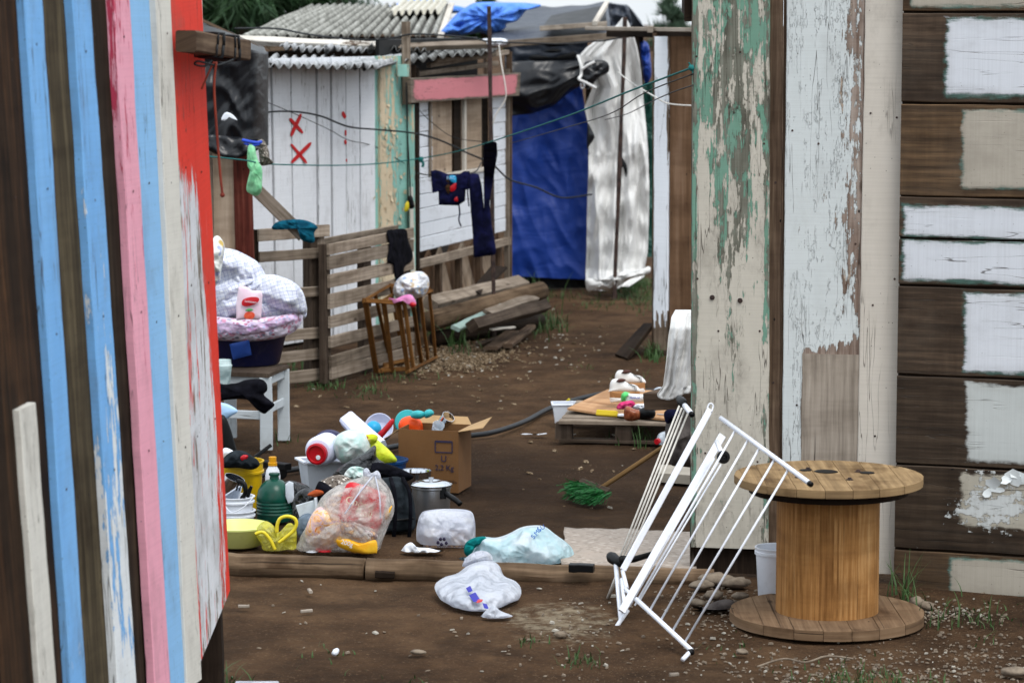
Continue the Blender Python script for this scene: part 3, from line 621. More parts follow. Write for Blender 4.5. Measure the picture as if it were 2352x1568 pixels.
def hrow(y0, y1, xe, mat, padt=14, padb=14):
    xl, xr = 2066, 2560; mb = MB(); zt, zb = HW(2090, y0).z - .003, HW(2090, y1).z + .003
    w = HW(2560, 600) - HW(2066, 600); n_ = 60
    xw = (HW(xe, (y0 + y1) / 2) - HW(xl, (y0 + y1) / 2)).length / w.length
    pt = padt * mpx(12.3); pb = padb * mpx(12.3)
    def wear(u, v):
        zz = zt + (zb - zt) * v; return min((u - xw) * w.length, (zt - zz) - pt, (zz - zb) - pb)
    # a board that lies along the wall: its length runs left to right
    mb.slab(HW.z(xl, zt), HW.z(xl, zb), HW.z(xr, zt), HW.z(xr, zb), -HW.n * .025, 70, 24, .003, wear)
    return fin(mb, 'plank', mat, house)
for k in range(8):
    if k == 3:
        hrow(451, 546, 2076, m_hwhite, 22, 2); hrow(548, 654, 2076, m_hwhite, 2, 10)
    else: hrow(rows[k] + 1, rows[k + 1] - 1, pat[k][0], pat[k][1], 12 if k else 0, [10, 16, 20, 0, 10, 14, 62, 24][k])
for x in (2100, 2420):
    mb = MB(); a = HW.z(x, 0, -.07); mb.beam(V((a.x, a.y, 0)), V((a.x, a.y, 3)), .09, .08); fin(mb, 'stud', m_dark, house)
mb = MB(); a, b = HW.z(2066, 1.2, -.03), HW.z(2566, 1.2, -.03); mb.beam(a, b, 2.9, .02, n=HW.n, seg=3); ob = fin(mb, 'lining', m_dark, house)
flakes([(2320, 1098, 26, 5, 5, .09), (2290, 1130, 40, 8, 2, .06)], HW, m_flake, house, seed=6)
# ------------------------------------------------------------------ left shed with black sheet
shed = thing('tarp_shed', 'low shed under a glossy black plastic sheet beside the red board', 'shed', P(520, 700, 18.8)); shed.location.z = 0; WL[shed.name].z = 0
SP_ = plane(440, 18.7, 600, 18.75)
def vpost(px, py0, px1, Y, w, t, mat, parent, z1, name='post', zb=0.0):
    a, b = P(px, py0, Y), P(px1, 700, Y); mb = MB(); d = (b - a) / (b.z - a.z)
    mb.beam(a + d * (zb - a.z), a + d * (z1 - a.z), w, t, wob=.004, seg=8); return fin(mb, name, mat, parent)
mb = MB(); a = P(559, 400, 18.72); mb.tube([V((a.x + .015, a.y, -.02)), V((a.x + .01, a.y, .6)), V((a.x, a.y, 1.2)), V((a.x - .01, a.y, 1.8))], [.066, .064, .063, .06], 12); fin(mb, 'post', m_redpost, shed, smooth=True)
for x0, x1, m_ in ((425, 473, m_grey), (474, 489, m_grey), (490, 545, m_ply)):
    mb = MB(); mb.slab(SP_.z(x0, 1.75), SP_.z(x1, 1.75), SP_.z(x0 + 2, .02), SP_.z(x1 + 2, .02), V((0, .02, 0)), 14, 4, .003); fin(mb, 'wall_board', m_, shed)
def shpt(u, v):                                          # u along the eave, v down over it
    ytop = 46 + 50 * u; ex = 440 + 160 * u + 6 * math.sin(u * 3); yb = 322 + 14 * u + 8 * math.sin(u * 9)
    if v < .3:
        t = v / .3; p = P(448 + 148 * u, 48 + 62 * u - 8 * math.sin(u * 3.1), 20.6).lerp(P(ex, 84 + 38 * u, 18.55), t)
    else:
        t = (v - .3) / .7; p = P(ex + 4 * u, 84 + 38 * u + (yb - 84 - 38 * u) * t, 18.5)
        p.y += .05 * math.sin(t * 3.1) * n3((u * 6, t * 1.2, 4), 1) + .07 * abs(n3((u * 3.2 - t * 2.2, t * 1.2 + u * 1.6, 2), 1)) * min(1, t * 4)
    if u > .8: p.y += (u - .8) ** 2 * 9
    p.y += .012 * n3((u * 9 + t * 8, t * 6, 1), 1); return p
mb = MB(); mb.grid(shpt, 60, 50, 1, 1); fin(mb, 'plastic_sheet', m_blktarp, shed, smooth=True, solid=.003)
mb = MB(); mb.grid(lambda u, v: P(452 + 146 * u, 306 + 14 * u + (20 + 30 * math.sin(u * 3.1)) * v, 18.38 - .03 * v + .05 * n3((u * 6, v * 2, 0), 1)), 20, 6); fin(mb, 'plastic_flap', m_blktarp, shed, smooth=True, solid=.003)
mb = MB(); mb.beam(P(458, 44, 20.4), P(600, 112, 20.4), .022, .03); fin(mb, 'rafter', m_brown, shed)
mb = MB(); mb.puff([(514, 262), (522, 258), (535, 264), (545, 276), (540, 275), (528, 267), (518, 277), (508, 275)], 18.4, .01); fin(mb, 'tape_scrap', m_white_pl, shed, smooth=True)
mb = MB(); a = P(458, 0, 20.2); mb.beam(V((a.x, a.y, 0)), V((a.x, a.y, 2.9)), .035, .035); fin(mb, 'corner_post', m_whiteb, shed)
# ------------------------------------------------------------------ white shack with the red crosses
SW = plane(580, 20.6, 930, 22.35)
shack = thing('white_shack', 'shack of upright white boards marked with red crosses', 'shack', V((SW(740, 500).x, 21.6, 0)))
bx = [570, 623, 667, 691.5, 727, 759, 792.5, 826, 861]; bd = [12, 9, 7, 5, 4, 4, 3, 3, 2]
def sboard(a, b, da, db, mat, off=0, zt=2.2, zb=.08, wear=None, name='board', label=None, seg=24, nv=5):
    def at(x, dx, z):
        p0, p1 = SW(x, 160, off), SW(x + dx, 620, off); t = (z - p0.z) / (p1.z - p0.z); return p0.lerp(p1, t)
    mb = MB(); mb.slab(at(a, da, zt), at(b, db, zt), at(a, da, zb), at(b, db, zb), -SW.n * .025, seg, nv, .002, wear); return fin(mb, name, mat, shack, label=label)
for k in range(8):
    sboard(bx[k] + (2.4 if k in (1, 4, 5, 6) else 1.0), bx[k + 1] - (2.0 if k in (0, 3, 4) else .9), bd[k], bd[k + 1], m_shack, off=.004 * (k % 3), wear=lambda u, v: .3 - .25 * max(0, u - .5))
sboard(862, 872, 3, 3, m_turq, -.012, wear=lambda u, v: -.2)
sboard(870, 932, 2, 2, m_turq, .012, wear=lambda u, v: (.6 - abs(v - .32) * 2.2) * (1 if u > .4 else .4) + (.3 if v < .15 else 0) - .05, seg=40, nv=14, label='turquoise board flaking to cream')
mb = MB(); a, b = SW.z(560, 1.1, -.04), SW.z(935, 1.1, -.04); mb.beam(a, b, 2.1, .02, n=SW.n, seg=3); fin(mb, 'lining', m_dark, shack)
flakes([(898, 420, 18, 80, 46, .05), (890, 330, 14, 50, 16, .05), (900, 230, 20, 40, 10, .04)], SW, m_flaket, shack, off=.016, seed=5)
def stroke(x0, y0, x1, y1, w):
    mb = MB(); a, b = SW(x0, y0, .014), SW(x1, y1, .014); d = (b - a).normalized(); s = d.cross(SW.n); n_ = 14; W_ = w * mpx(21)
    top = [a.lerp(b, k / n_) + s * W_ * (.5 + .08 * n3((k, x0, 1), .6)) * math.sqrt(max(.05, 1 - (2 * k / n_ - 1) ** 6)) for k in range(n_ + 1)]
    bot = [a.lerp(b, k / n_) - s * W_ * (.5 + .08 * n3((k, y0, 5), .6)) * math.sqrt(max(.05, 1 - (2 * k / n_ - 1) ** 6)) for k in range(n_ + 1)]
    for k in range(n_):
        i = [mb.pt(q) for q in (top[k], bot[k], bot[k + 1], top[k + 1])]; mb.face(i, [(0, 0)] * 4)
        j = [mb.pt(q - SW.n * .004) for q in (top[k], bot[k], bot[k + 1], top[k + 1])]; mb.face(j[::-1], [(0, 0)] * 4)
    return mb
for q in ((662, 272, 693, 306, 9), (689, 262, 665, 313, 11), (665, 331, 702, 375, 8), (712, 328, 666, 374, 10), (783, 258, 791, 271, 11), (791, 299, 791, 312, 6), (789, 322, 792, 331, 9), (793, 365, 793, 372, 4)):
    fin(stroke(*q), 'spray_mark', m_red, shack)
# posts between shack and window house
for nm, p0, p1, w, m_, lab in (('stake', (932, 50, 22.3), (934, 240, 22.3), .068, m_grey, 0), ('cap_block', (926, 148, 22.2), (926, 176, 22.2), .09, m_turq, 0), ('dark_post', (947, 150, 22.45), (953, 745, 22.45), .065, m_dark, 0), ('pale_strip', (944, 430, 22.3), (950, 700, 22.3), .03, m_whiteb, 0)):
    mb = MB(); mb.beam(P(*p0), P(*p1), w, .05, wob=.002, seg=8); fin(mb, 'post', m_, shack)
mb = MB(); mb.beam(SW(932, 240, .05), SW(936, 735, .05), .05, .04); fin(mb, 'post', m_turq, shack)
# its low front roof: corrugated sheets lying over one another
def sheet(el, er, bl, br, waves, amp, mat, parent, nu=None, lift=0.0, name='roof_sheet'):
    a, b, c, d = (P(*q) for q in (el, er, bl, br)); n = (b - a).cross(c - a).normalized(); n = n if n.z > 0 else -n
    nu = nu or waves * 10; mb = MB()
    mb.grid(lambda u, v: a.lerp(b, u).lerp(c.lerp(d, u), v) + n * (amp * math.sin(u * waves * 6.2832) + lift + .012 * n3((u * 3, v * 3, waves), 1)), nu, 10, 1, 1, 0, lambda u, v: -math.sin(u * waves * 6.2832) + .001)
    return fin(mb, name, mat, parent, smooth=True, solid=.006)
sheet((600, 150, 20.25), (842, 158, 21.4), (630, 128, 22), (868, 136, 23), 11, .02, m_asbw, shack)
sheet((786, 158, 20.9), (868, 160, 21.3), (905, 131, 23.6), (985, 124, 24.0), 4, .022, m_asbw, shack, lift=.02)
sheet((640, 122, 21.7), (752, 134, 22.3), (668, 108, 23.4), (790, 118, 24), 6, .022, m_asbw, shack, lift=.05)
sheet((740, 127, 22), (850, 137, 22.8), (775, 113, 23.6), (890, 122, 24.4), 6, .022, m_asbw, shack, lift=.06)
sheet((845, 122, 22.6), (985, 132, 23.4), (860, 108, 24), (1010, 116, 24.8), 8, .022, m_asbd, shack, lift=.05)
sheet((930, 150, 22.2), (1130, 128, 23.8), (960, 128, 24), (1150, 112, 25), 9, .02, m_asbd, shack, lift=.03)
mb = MB(); mb.slab(P(590, 128, 20.6), P(628, 150, 20.6), P(600, 124, 22), P(634, 140, 22), V((0, 0, -.02)), 4, 2); fin(mb, 'gable_board', m_dark, shack)
mb = MB(); mb.beam(P(548, 92, 22.2), P(880, 106, 22.9), .062, .05, n=(0, -.7, .7), wob=.006, seg=14); fin(mb, 'ridge_beam', m_beamw, shack)
mb = MB(); mb.beam(P(870, 112, 22.95), P(1165, 100, 24.2), .06, .05, n=(0, -.7, .7), wob=.008, seg=12); fin(mb, 'ridge_beam', m_grey, shack)
mb = MB(); mb.puff([(1093, 100), (1110, 90), (1150, 88), (1165, 93), (1160, 104), (1120, 106)], 24.0, .08, nz=.3, fq=12); fin(mb, 'plastic_wrap', m_white_pl, shack, smooth=True)
# ------------------------------------------------------------------ window house
WH = plane(955, 22.6, 1165, 25.0)
wh = thing('siding_house', 'small house of white horizontal siding with a boarded window', 'house', V((WH(1060, 500).x, 23.8, 0)))
ye = [228, 268, 304, 340, 374, 411, 448, 481, 515, 547, 580]
zz = [WH(960, y).z for y in ye]
def wslab(x0, x1, z1, z0, off, mat, name, th=.02, seg=10, label=None, wear=lambda u, v: .4):
    mb = MB(); mb.slab(WH.z(x0, z1, off), WH.z(x0, z0, off), WH.z(x1, z1, off), WH.z(x1, z0, off), -WH.n * th, seg, 4, .002, wear); return fin(mb, name, mat, wh, label=label)
for k in range(10):
    if k < 5:
        wslab(959, 993, zz[k] - .003, zz[k + 1] + .003, .003 * (k % 2), m_siding, 'siding_board'); wslab(1132, 1165, zz[k] - .003, zz[k + 1] + .003, .003 * (k % 2), m_siding, 'siding_board')
    else: wslab(959, 1165, zz[k] - .003, zz[k + 1] + .003, .003 * (k % 2), m_siding, 'siding_board', seg=20, wear=lambda u, v: .42 if v < .85 else .15)
zs, zl = WH(1000, 403).z, WH(1000, 225).z
win = wslab(1046, 1062, zl, zs, -.01, m_dark, 'window')
def wsub(x0, x1, z1, z0, off, mat, name):
    mb = MB(); mb.slab(WH.z(x0, z1, off), WH.z(x0, z0, off), WH.z(x1, z1, off), WH.z(x1, z0, off), -WH.n * .015, 10, 4, .002); return fin(mb, name, mat, win)
wsub(994, 1048, zl, zs, -.03, m_ply, 'infill_panel'); wsub(1062, 1114, zl, zs, -.03, m_ply, 'infill_panel'); wsub(1110, 1134, zl, zs, -.05, m_dark, 'gap_shade')  # the last, dark panel stands in for shade in the gap
mb = MB(); mb.beam(WH.z(1064, zl, .01), WH.z(1064, zs, .01), .045, .03, n=WH.n); fin(mb, 'mullion', m_cream, win)
mb = MB(); mb.beam(WH.z(986, zl, .012), WH.z(986, zs, .012), .05, .01, n=WH.n); fin(mb, 'jamb', m_grey, win)
mb = MB(); mb.beam(WH.z(1124, zl, .012), WH.z(1124, zs - .1, .012), .06, .01, n=WH.n); fin(mb, 'jamb', m_dark, win)
mb = MB(); mb.beam(WH.z(990, zs - .012, .02), WH.z(1130, zs - .012, .02), .035, .03, n=WH.n); fin(mb, 'sill', m_cream, win)
def pinkw(u, v): return min(u * 1.0, (1 - u) * 1.0, v * .35, (1 - v) * .35) * 3 - .075
a, b, c, d = WH(915, 180, .1), WH(917, 237, .1), WH(1171, 167, .1), WH(1168, 220, .1)
mb = MB(); mb.slab(a, b, c, d, -WH.n * .025, 40, 12, .002, pinkw); fin(mb, 'header_board', m_signp, wh, label='faded pink header board')
for px, w, m_, z1 in ((953, .05, m_dark, 2.1), (1167, .03, m_brown, 2.2), (1162, .03, m_grey, 2.05)):
    mb = MB(); mb.beam(WH.z(px, 0, .01), WH.z(px, z1, .01), w, .05, n=WH.n); fin(mb, 'corner_post', m_, wh)
zp = WH(960, 606).z
mb = MB(); mb.beam(WH.z(955, zp, .012), WH.z(1166, zp, .012), .07, .04, n=WH.n); fin(mb, 'sill_beam', m_pallet, wh)
for px in (966, 1012, 1058, 1105, 1150):
    mb = MB(); mb.beam(WH.z(px, 0, -.02), WH.z(px, zp - .03, -.02), .06, .05, n=WH.n); fin(mb, 'stud', m_brown, wh)
for k in range(9):
    x0 = 955 + k * 26; mb = MB(); mb.beam(WH.z(x0 - 8, zp, -.09), WH.z(x0 + 26, 0, -.09), .26, .02, n=WH.n, seg=8); fin(mb, 'backing_board', m_ply if k % 2 else m_plyb, wh)
mb = MB(); mb.beam(WH.z(950, 1.95, -.3), WH.z(1168, 1.95, -.3), .75, .03, n=WH.n); fin(mb, 'interior_shade', m_blk, wh)  # black board added behind for the shade of the interior
for p0, p1, w in (((945, 172, 22.7), (1140, 146, 24.6), .05), ((985, 150, 23), (1165, 120, 25), .04), ((1000, 138, 23), (1060, 134, 23.6), .03)):
    mb = MB(); mb.beam(P(*p0), P(*p1), w, .04); fin(mb, 'rafter', m_grey, wh)
mb = MB(); mb.tube(spl([P(1146, 104, 23.8), P(1152, 150, 23.75), P(1161, 200, 23.7), P(1160, 230, 23.7), P(1140, 262, 23.7), P(1130, 290, 23.7)]), .0055, 6); fin(mb, 'hanging_cord', m_wstr, smooth=True, label='white cord hanging across the right end of the pink board', cat='cord')
# ------------------------------------------------------------------ shack behind with the big corrugated roof
bs = thing('roofed_shack', 'shack behind under a broad weathered corrugated roof', 'shack', V((P(800, 300, 27).x, 27, 0)))
sheet((552, 88, 25.2), (1012, 82, 26.6), (712, 16, 29.4), (1036, 9, 30.4), 19, .03, m_asb, bs)
sheet((893, 38, 28.0), (1010, 36, 28.6), (928, 10, 29.75), (1030, 8, 30.2), 7, .03, m_cap, bs, lift=.035)
mb = MB(); mb.beam(P(552, 93, 25.3), P(1020, 89, 26.7), .05, .04); fin(mb, 'fascia', m_dark, bs)
mb = MB(); mb.beam(P(1012, 84, 26.5), P(1037, 10, 30.3), .06, .03, n=(0, 0, 1)); fin(mb, 'verge_board', m_cream, bs)
for (x0, Y0, x1, Y1) in ((556, 25.6, 1010, 26.9), (720, 29.2, 1030, 30.2), (556, 25.6, 720, 29.2), (1010, 26.9, 1030, 30.2)):
    a, b = P(x0, 300, Y0), P(x1, 300, Y1); a.z = b.z = 1.1; mb = MB(); mb.beam(a, b, 2.16, .03, n=(b - a).cross(Z), seg=8); fin(mb, 'wall', m_dark, bs)
mb = MB(); mb.puff([(885, 18), (915, 8), (955, -4), (1000, 2), (1030, 12), (1060, 16), (1080, 30), (890, 30)], 30.6, .15, nz=.3, fq=6); fin(mb, 'roof_tarp', m_bluelt, bs, smooth=True, label='blue sheet behind the ridge')
# ------------------------------------------------------------------ tarpaulin shelter
tent = thing('tarp_shelter', 'shelter of blue, black and white tarpaulins at the back of the yard', 'shelter', V((P(1330, 500, 26).x, 26, 0)))
def lerp_poly(pts, t):
    for (a, x), (b, y) in zip(pts, pts[1:]):
        if t <= b: return x + (y - x) * (t - a) / (b - a)
    return pts[-1][1]
def bfn(u, v):
    y = 150 + v * (634 + 8 * u - 150); xr = lerp_poly([(150, 1330), (300, 1351), (640, 1353)], y)
    x = 1160 + (xr - 1160) * u; p = P(x, y, 26.0); f = .05 * n3((u * 2 + v * 1.4, v * 9 - u * 3, 3), 1) + .02 * n3((u * 7 + v * 3, v * 16, 5), 1); p.y -= f * .5 + .03 - .10 * abs(n3((u * 1.6 + v * 1.2, v * 3.2 - u * 2.8, 9), 1)) - .05 * abs(n3((u * 3 + v * 2, v * 7 - u * 5, 19), 1)) + .05 * u * max(0, .5 - v) * math.sin((u + v * 1.6) * 15); return p
mb = MB(); mb.grid(bfn, 70, 120); fin(mb, 'blue_tarpaulin', m_bluetarp, tent, smooth=True)
mb = MB(); mb.grid(lambda u, v: V((P(1160 + 195 * u, 650, 26.2).x, 26.2 + .02 * n3((u * 5, v * 5, 0)), .5 * (1 - v))), 10, 5); fin(mb, 'void_shade', m_blk, tent)  # black sheet stands in for the shaded void under the blue tarpaulin
def kfn(u, v):
    top = 142 - 6 * u; bot = lerp_poly([(0, 268), (.25, 262), (.45, 245), (.62, 212), (.8, 186), (1, 180)], u); x = 1160 + 240 * u
    y = top + (bot - top) * v; p = P(x, y, 25.8); p.y -= .10 * math.sin(v * 3.14) * (1 + .6 * n3((u * 6, v * 2, 1), 1)) - .09 * abs(n3((u * 3 + v * 1.5, v * 3 - u * 2, 7), 1)); return p
mb = MB(); mb.grid(kfn, 50, 30); fin(mb, 'black_drape', m_blktarp, tent, smooth=True, solid=.003)
mb = MB(); mb.grid(lambda u, v: P(1160 + 190 * u, 92 + 66 * v, 26.05 + .08 * n3((u * 5, v * 3, 2), 1)), 30, 14); fin(mb, 'torn_sheet', m_gtarp, tent, smooth=True)
mb = MB()
for poly in ([(1215, 130), (1235, 126), (1262, 132), (1300, 128), (1320, 118), (1316, 138), (1225, 140)], [(1253, 98), (1290, 100), (1315, 96), (1310, 103), (1260, 108)], [(1250, 118), (1275, 112), (1290, 118), (1270, 122)]):
    mb.puff(poly, 25.92, .02, N=30, K=3)
fin(mb, 'tear_shade', m_blk, tent, smooth=True)  # black shapes on the sheet imitate the shade inside its holes
def rfn(u, v):
    e = P(1125 + 360 * u, 98 - 26 * u, 26.0); r = P(lerp_poly([(0, 1150), (.3, 1250), (.7, 1390), (.86, 1440), (1, 1470)], u), lerp_poly([(0, 30), (.3, 17), (.5, 13), (.7, 4), (.86, 12), (1, 45)], u), 28.6)
    p = e.lerp(r, v); p.z += .03 * n3((u * 6, v * 3, 3), 1); return p
mb = MB(); mb.grid(rfn, 50, 16); fin(mb, 'roof_sheet', m_gtarp, tent, smooth=True)
mb = MB()
mb.grid(lambda u, v: (P(1266 + 124 * u, 36 - 24 * u, 27.0)).lerp(P(1238 + 156 * u, 72 - 14 * u, 25.9), v), 14, 6); fin(mb, 'opening_shade', m_blk, tent)  # black sheet laid in front stands in for the shaded interior
mb = MB(); mb.grid(lambda u, v: P(1396 + 50 * u + 6 * v, (8 + 8 * u) + (52 - 10 * u) * v, 25.85 - .08 * n3((u * 4, v * 3, 1), 1)), 16, 12); fin(mb, 'folded_sheet', m_gtarp, tent, smooth=True)
def sfn(u, v):
    return P(1444 + 34 * u, lerp_poly([(0, 14), (.6, 44), (1, 62)], u) + v * (60 + 90 * u), 26.1 + .6 * v)
mb = MB(); mb.grid(sfn, 14, 14); fin(mb, 'side_sheet', m_blktarp, tent, smooth=True)
wy = [40, 60, 80, 110, 130, 150, 170, 200, 248, 290, 345, 420, 500, 580, 640, 664]
wl = [1431, 1415, 1388, 1347, 1329, 1331, 1345, 1362, 1343, 1352, 1353, 1351, 1349, 1348, 1346, 1352]; wr = [1438, 1447, 1455, 1464, 1468, 1471, 1474, 1477, 1481, 1485, 1489, 1491, 1491, 1488, 1480, 1452]
def wfn(u, v):
    y = 40 + v * 624; l, r = lerp_poly(list(zip(wy, wl)), y), lerp_poly(list(zip(wy, wr)), y); x = l + (r - l) * u
    p = P(x, y + (0 if v < .95 else -14 * u * (v - .95) * 20), 25.7); g_ = min(1, v * 4)
    a = -.045 * abs(n3((u * 7 + 5 * v, v * 5 - u * 2, 77), 1)) - .02 * abs(n3((u * 12 - 6 * v, v * 11 + u * 4, 78), 1)) - .20 * abs(n3((u * 2.6 + 2.2 * v, v * 1.6 - u, 31), 1)) + .09 * n3((u * 5.5 + .7 * v, v * 1.5, 3), 1) + .02 * n3((u * 12 + v * 6, v * 5, 8), 1) + .035 * n3((u * 6 + v * 4, v * 15, 2), 1) * (v > .5)
    p.y -= 1.5 * a * g_ + .07 * max(0, math.sin(u * 3.14)) + max(0, v - .93) * 4; return p
mb = MB(); mb.grid(wfn, 90, 160); fin(mb, 'white_tarpaulin', m_whitetarp, tent, smooth=True, solid=.003)
mb = MB(); mb.puff([(1346, 640), (1372, 650), (1420, 626), (1470, 618), (1492, 612), (1490, 628), (1450, 640), (1425, 655), (1408, 668), (1372, 664), (1350, 668)], 25.3, .12, nz=.5, fq=9, rid=.3); fin(mb, 'white_hem', m_whitetarp, tent, smooth=True)
mb = MB(); mb.puff([(1340, 150), (1356, 140), (1385, 139), (1398, 148), (1397, 166), (1375, 180), (1352, 205), (1342, 195)], 25.45, .05, nz=.4, fq=8); fin(mb, 'black_flap', m_blktarp, tent, smooth=True)
mb = MB(); mb.puff([(1350, 285), (1360, 300), (1366, 315), (1356, 332), (1348, 340)], 25.5, .03); fin(mb, 'black_flap', m_blktarp, tent, smooth=True)
mb = MB(); mb.puff([(1420, 392), (1425, 360), (1436, 372), (1441, 388), (1438, 408), (1430, 380)], 25.42, .02, N=40, K=4); fin(mb, 'slit_shade', m_blk, tent, smooth=True)  # black shape on the tarpaulin imitates the shade inside a slit
mb = MB(); mb.tube(spl([P(1327, 128, 25.4), P(1334, 150, 25.35), P(1335, 172, 25.35), P(1330, 182, 25.3), P(1345, 190, 25.3), P(1370, 203, 25.3)]), [.013] * 30 + [.011], 8)
mb.tube(spl([P(1336, 160, 25.34), P(1350, 150, 25.33), P(1366, 142, 25.33)]), .012, 8); fin(mb, 'strap', m_whitetarp, tent, smooth=True)
mb = MB(); mb.tube(spl([P(1335, 192, 25.25), P(1334, 200, 25.25), P(1338, 204, 25.25), P(1342, 199, 25.25), P(1340, 192, 25.25)]), .008, 8); fin(mb, 'buckle', m_alu, tent, smooth=True)
mb = MB(); mb.grid(lambda u, v: P(1478 + 26 * u, 190 + 400 * v, 26.5 + .05 * n3((u * 2, v * 9, 0), 1)), 6, 30); fin(mb, 'green_tarpaulin', m_greentarp, tent, smooth=True)
mb = MB(); mb.puff([(1470, 98), (1488, 100), (1494, 130), (1496, 175), (1482, 192), (1474, 150)], 26.3, .1, nz=.4, fq=8); fin(mb, 'blue_bundle', m_bluetarp, tent, smooth=True)
for p0, p1, w, m_ in (((1394, 8, 26.6), (1366, 54, 25.75), .045, m_cream), ((1240, 66, 25.8), (1394, 55, 25.8), .045, m_bare), ((1160, 101, 25.5), (1444, 80, 25.45), .06, m_grey)):
    mb = MB(); mb.beam(P(*p0), P(*p1), w, .04); fin(mb, 'rafter', m_, tent)
for x, y1 in ((1165, 100), (1352, 110), (1445, 60)):
    mb = MB(); a = P(x, y1, 26.4); mb.beam(V((a.x, a.y, 0)), a, .05, .05); fin(mb, 'frame_post', m_dark, tent)
mb = MB(); mb.puff([(1012, 79), (1022, 62), (1036, 46), (1052, 30), (1085, 9), (1120, 5), (1160, 6), (1208, 7), (1244, 12), (1230, 20), (1212, 22), (1188, 48), (1164, 55), (1160, 66), (1128, 80), (1100, 76), (1060, 82)], 26.9, .3, nz=.35, fq=4, rid=.25)
fin(mb, 'crumpled_tarp', m_bluelt, smooth=True, label='crumpled bright blue tarpaulin thrown over the grey shelter roof', cat='tarpaulin')
# iron bars
for nm, bp, tp, Y, r, lab in (('iron_bar', (1135, 772), (1123, 15), 22.2, .0165, 'thin rusty iron bar standing upright in front of the pink board'), ('iron_bar', (1411, 604), (1436, 40), 25.2, .018, 'thin rusty iron bar leaning against the white tarpaulin')):
    b = G(*bp) if Y < 23 else P(*bp, Y); b = V((b.x, b.y if Y < 23 else Y, 0)); t = P(*tp, b.y); mb = MB(); mb.beam(b, t, r * 2, r * 2, ch=.006, seg=14, wob=.006); fin(mb, nm, m_rust, label=lab, cat='metal bar', group='rusty iron bars')
# ------------------------------------------------------------------ shack at mid right
MS = plane(1495, 21.05, 1592, 20.9)
ms = thing('narrow_shack', 'shack corner of a flaking white board and bare brown plywood', 'shack', V((MS(1545, 500).x, 21, 0)))
rboard('board', 1503, 1537, -6, 80, .03, 0, .03, m_midw, lambda u, v: .3 - (.5 if v > .86 and u < .45 else 0) - (.4 if v < .08 else 0) - (1.0 if u > .9 + .03 * math.sin(v * 17) else 0), seg=90, nv=12, ztop=MS(1510, 84).z, parent=ms, pl=MS, label='white peeling board')
rboard('panel', 1538, 1660, -4, 80, .2, -.01, .02, m_plyb, ztop=MS(1510, 84).z, parent=ms, pl=MS, label='brown plywood panel')
rboard('edge_post', 1495, 1504, -4, 80, 0, -.03, .06, m_brown, ztop=MS(1510, 76).z, parent=ms, pl=MS)
mb = MB(); mb.beam(P(1383, 66, 22.2), P(1640, 70, 20.6), .30, .03, n=(0, .05, 1), seg=6); fin(mb, 'roof_board', m_bare, ms)
mb = MB(); mb.beam(P(1400, 78, 22.6), P(1640, 80, 21.3), .06, .05); fin(mb, 'eave_beam', m_dark, ms)
mb = MB(); mb.beam(P(1487, 68, 21.1), P(1500, 68, 21.1), .05, .05); fin(mb, 'beam_end', m_bare, ms)
mb = MB(); a, b = MS.z(1510, 1.1, -.2), MS.z(1660, 1.1, -.2); mb.beam(a, b, 2.1, .03, n=MS.n); fin(mb, 'lining', m_dark, ms)
mb = MB(); mb.slab(P(1478, 742, 21.6), P(1500, 742, 21.1), G(1412, 812), G(1440, 822), V((.01, .02, -.03)), 6, 3, .002); fin(mb, 'ramp_plank', m_dark, label='dark wet plank sloping up to the flaking white board', cat='plank', kind='thing')
# ------------------------------------------------------------------ pallets set up as a fence
def pallet(name, label, x0, x1, Y0, Y1, rows, ratio, str_x, lean=0.0):
    pl = plane(x0, Y0, x1, Y1); t = thing(name, label, 'pallet', pl.z((x0 + x1) / 2, 0), 'pallets standing as a fence')
    def zat(px, y): p = pl(px, y); return p.z
    for ya, yb, xa in rows:
        z1, z0 = zat(x0, ya), max(.01, zat(x0, yb)); mb = MB(); dz = .012 * n3((ya, x0, 2), .37)
        mb.slab(pl.z(xa, z1 + dz, .012), pl.z(xa, z0 + dz, .012), pl.z(x1, z1 - dz, .012), pl.z(x1, z0 - dz, .012), -pl.n * .02, 8, 3, .004); fin(mb, 'slat', m_pallet, t)
    zt = zat(x0, rows[0][0]) - .005
    for a, b, m_ in str_x:
        mb = MB(); mb.slab(pl.z(a, zt, -.012), pl.z(b, zt, -.012), pl.z(a, .0, -.012), pl.z(b, .0, -.012), -pl.n * (.05 if Y1 > 20 else .09), 8, 2, .003); fin(mb, 'stringer', m_, t)
    return t, pl
pal1, PL1 = pallet('pallet', 'grey pallet with missing slats standing behind the laundry tub', 582, 755, 19.0, 19.45, [(527, 555, 592), (580, 604, 594), (669, 692, 594), (765, 791, 590), (815, 841, 588), (862, 890, 586)], 1, [(582, 597, m_dark), (716, 734, m_palletd), (736, 748, m_pallet)])
pal2, PL2 = pallet('pallet', 'full grey pallet standing between the laundry tub and the slatted crate', 752, 947, 19.3, 20.75, [(560, 585, 752), (588, 619, 752), (632, 662, 753), (676, 710, 753), (728, 755, 754), (775, 802, 754), (818, 845, 755), (847, 875, 756)], 1, [(750, 762, m_palletd), (838, 856, m_palletd), (930, 946, m_palletd)])
for y, off in ((536, -.1), (548, -.1)):
    mb = MB(); z1 = PL2(752, y + 20).z; mb.slab(PL2.z(760, z1 + .01, off), PL2.z(760, z1 - .06, off), PL2.z(944, z1 + .01, off), PL2.z(944, z1 - .06, off), -PL2.n * .02, 6, 2); fin(mb, 'slat', m_pallet, pal2)
mb = MB(); mb.slab(PL1.z(735, .75, -.09), PL1.z(748, .75, -.09), PL1.z(735, 0, -.09), PL1.z(748, 0, -.09), V((0, .02, 0)), 6, 2); fin(mb, 'slat', m_pallet, pal1)
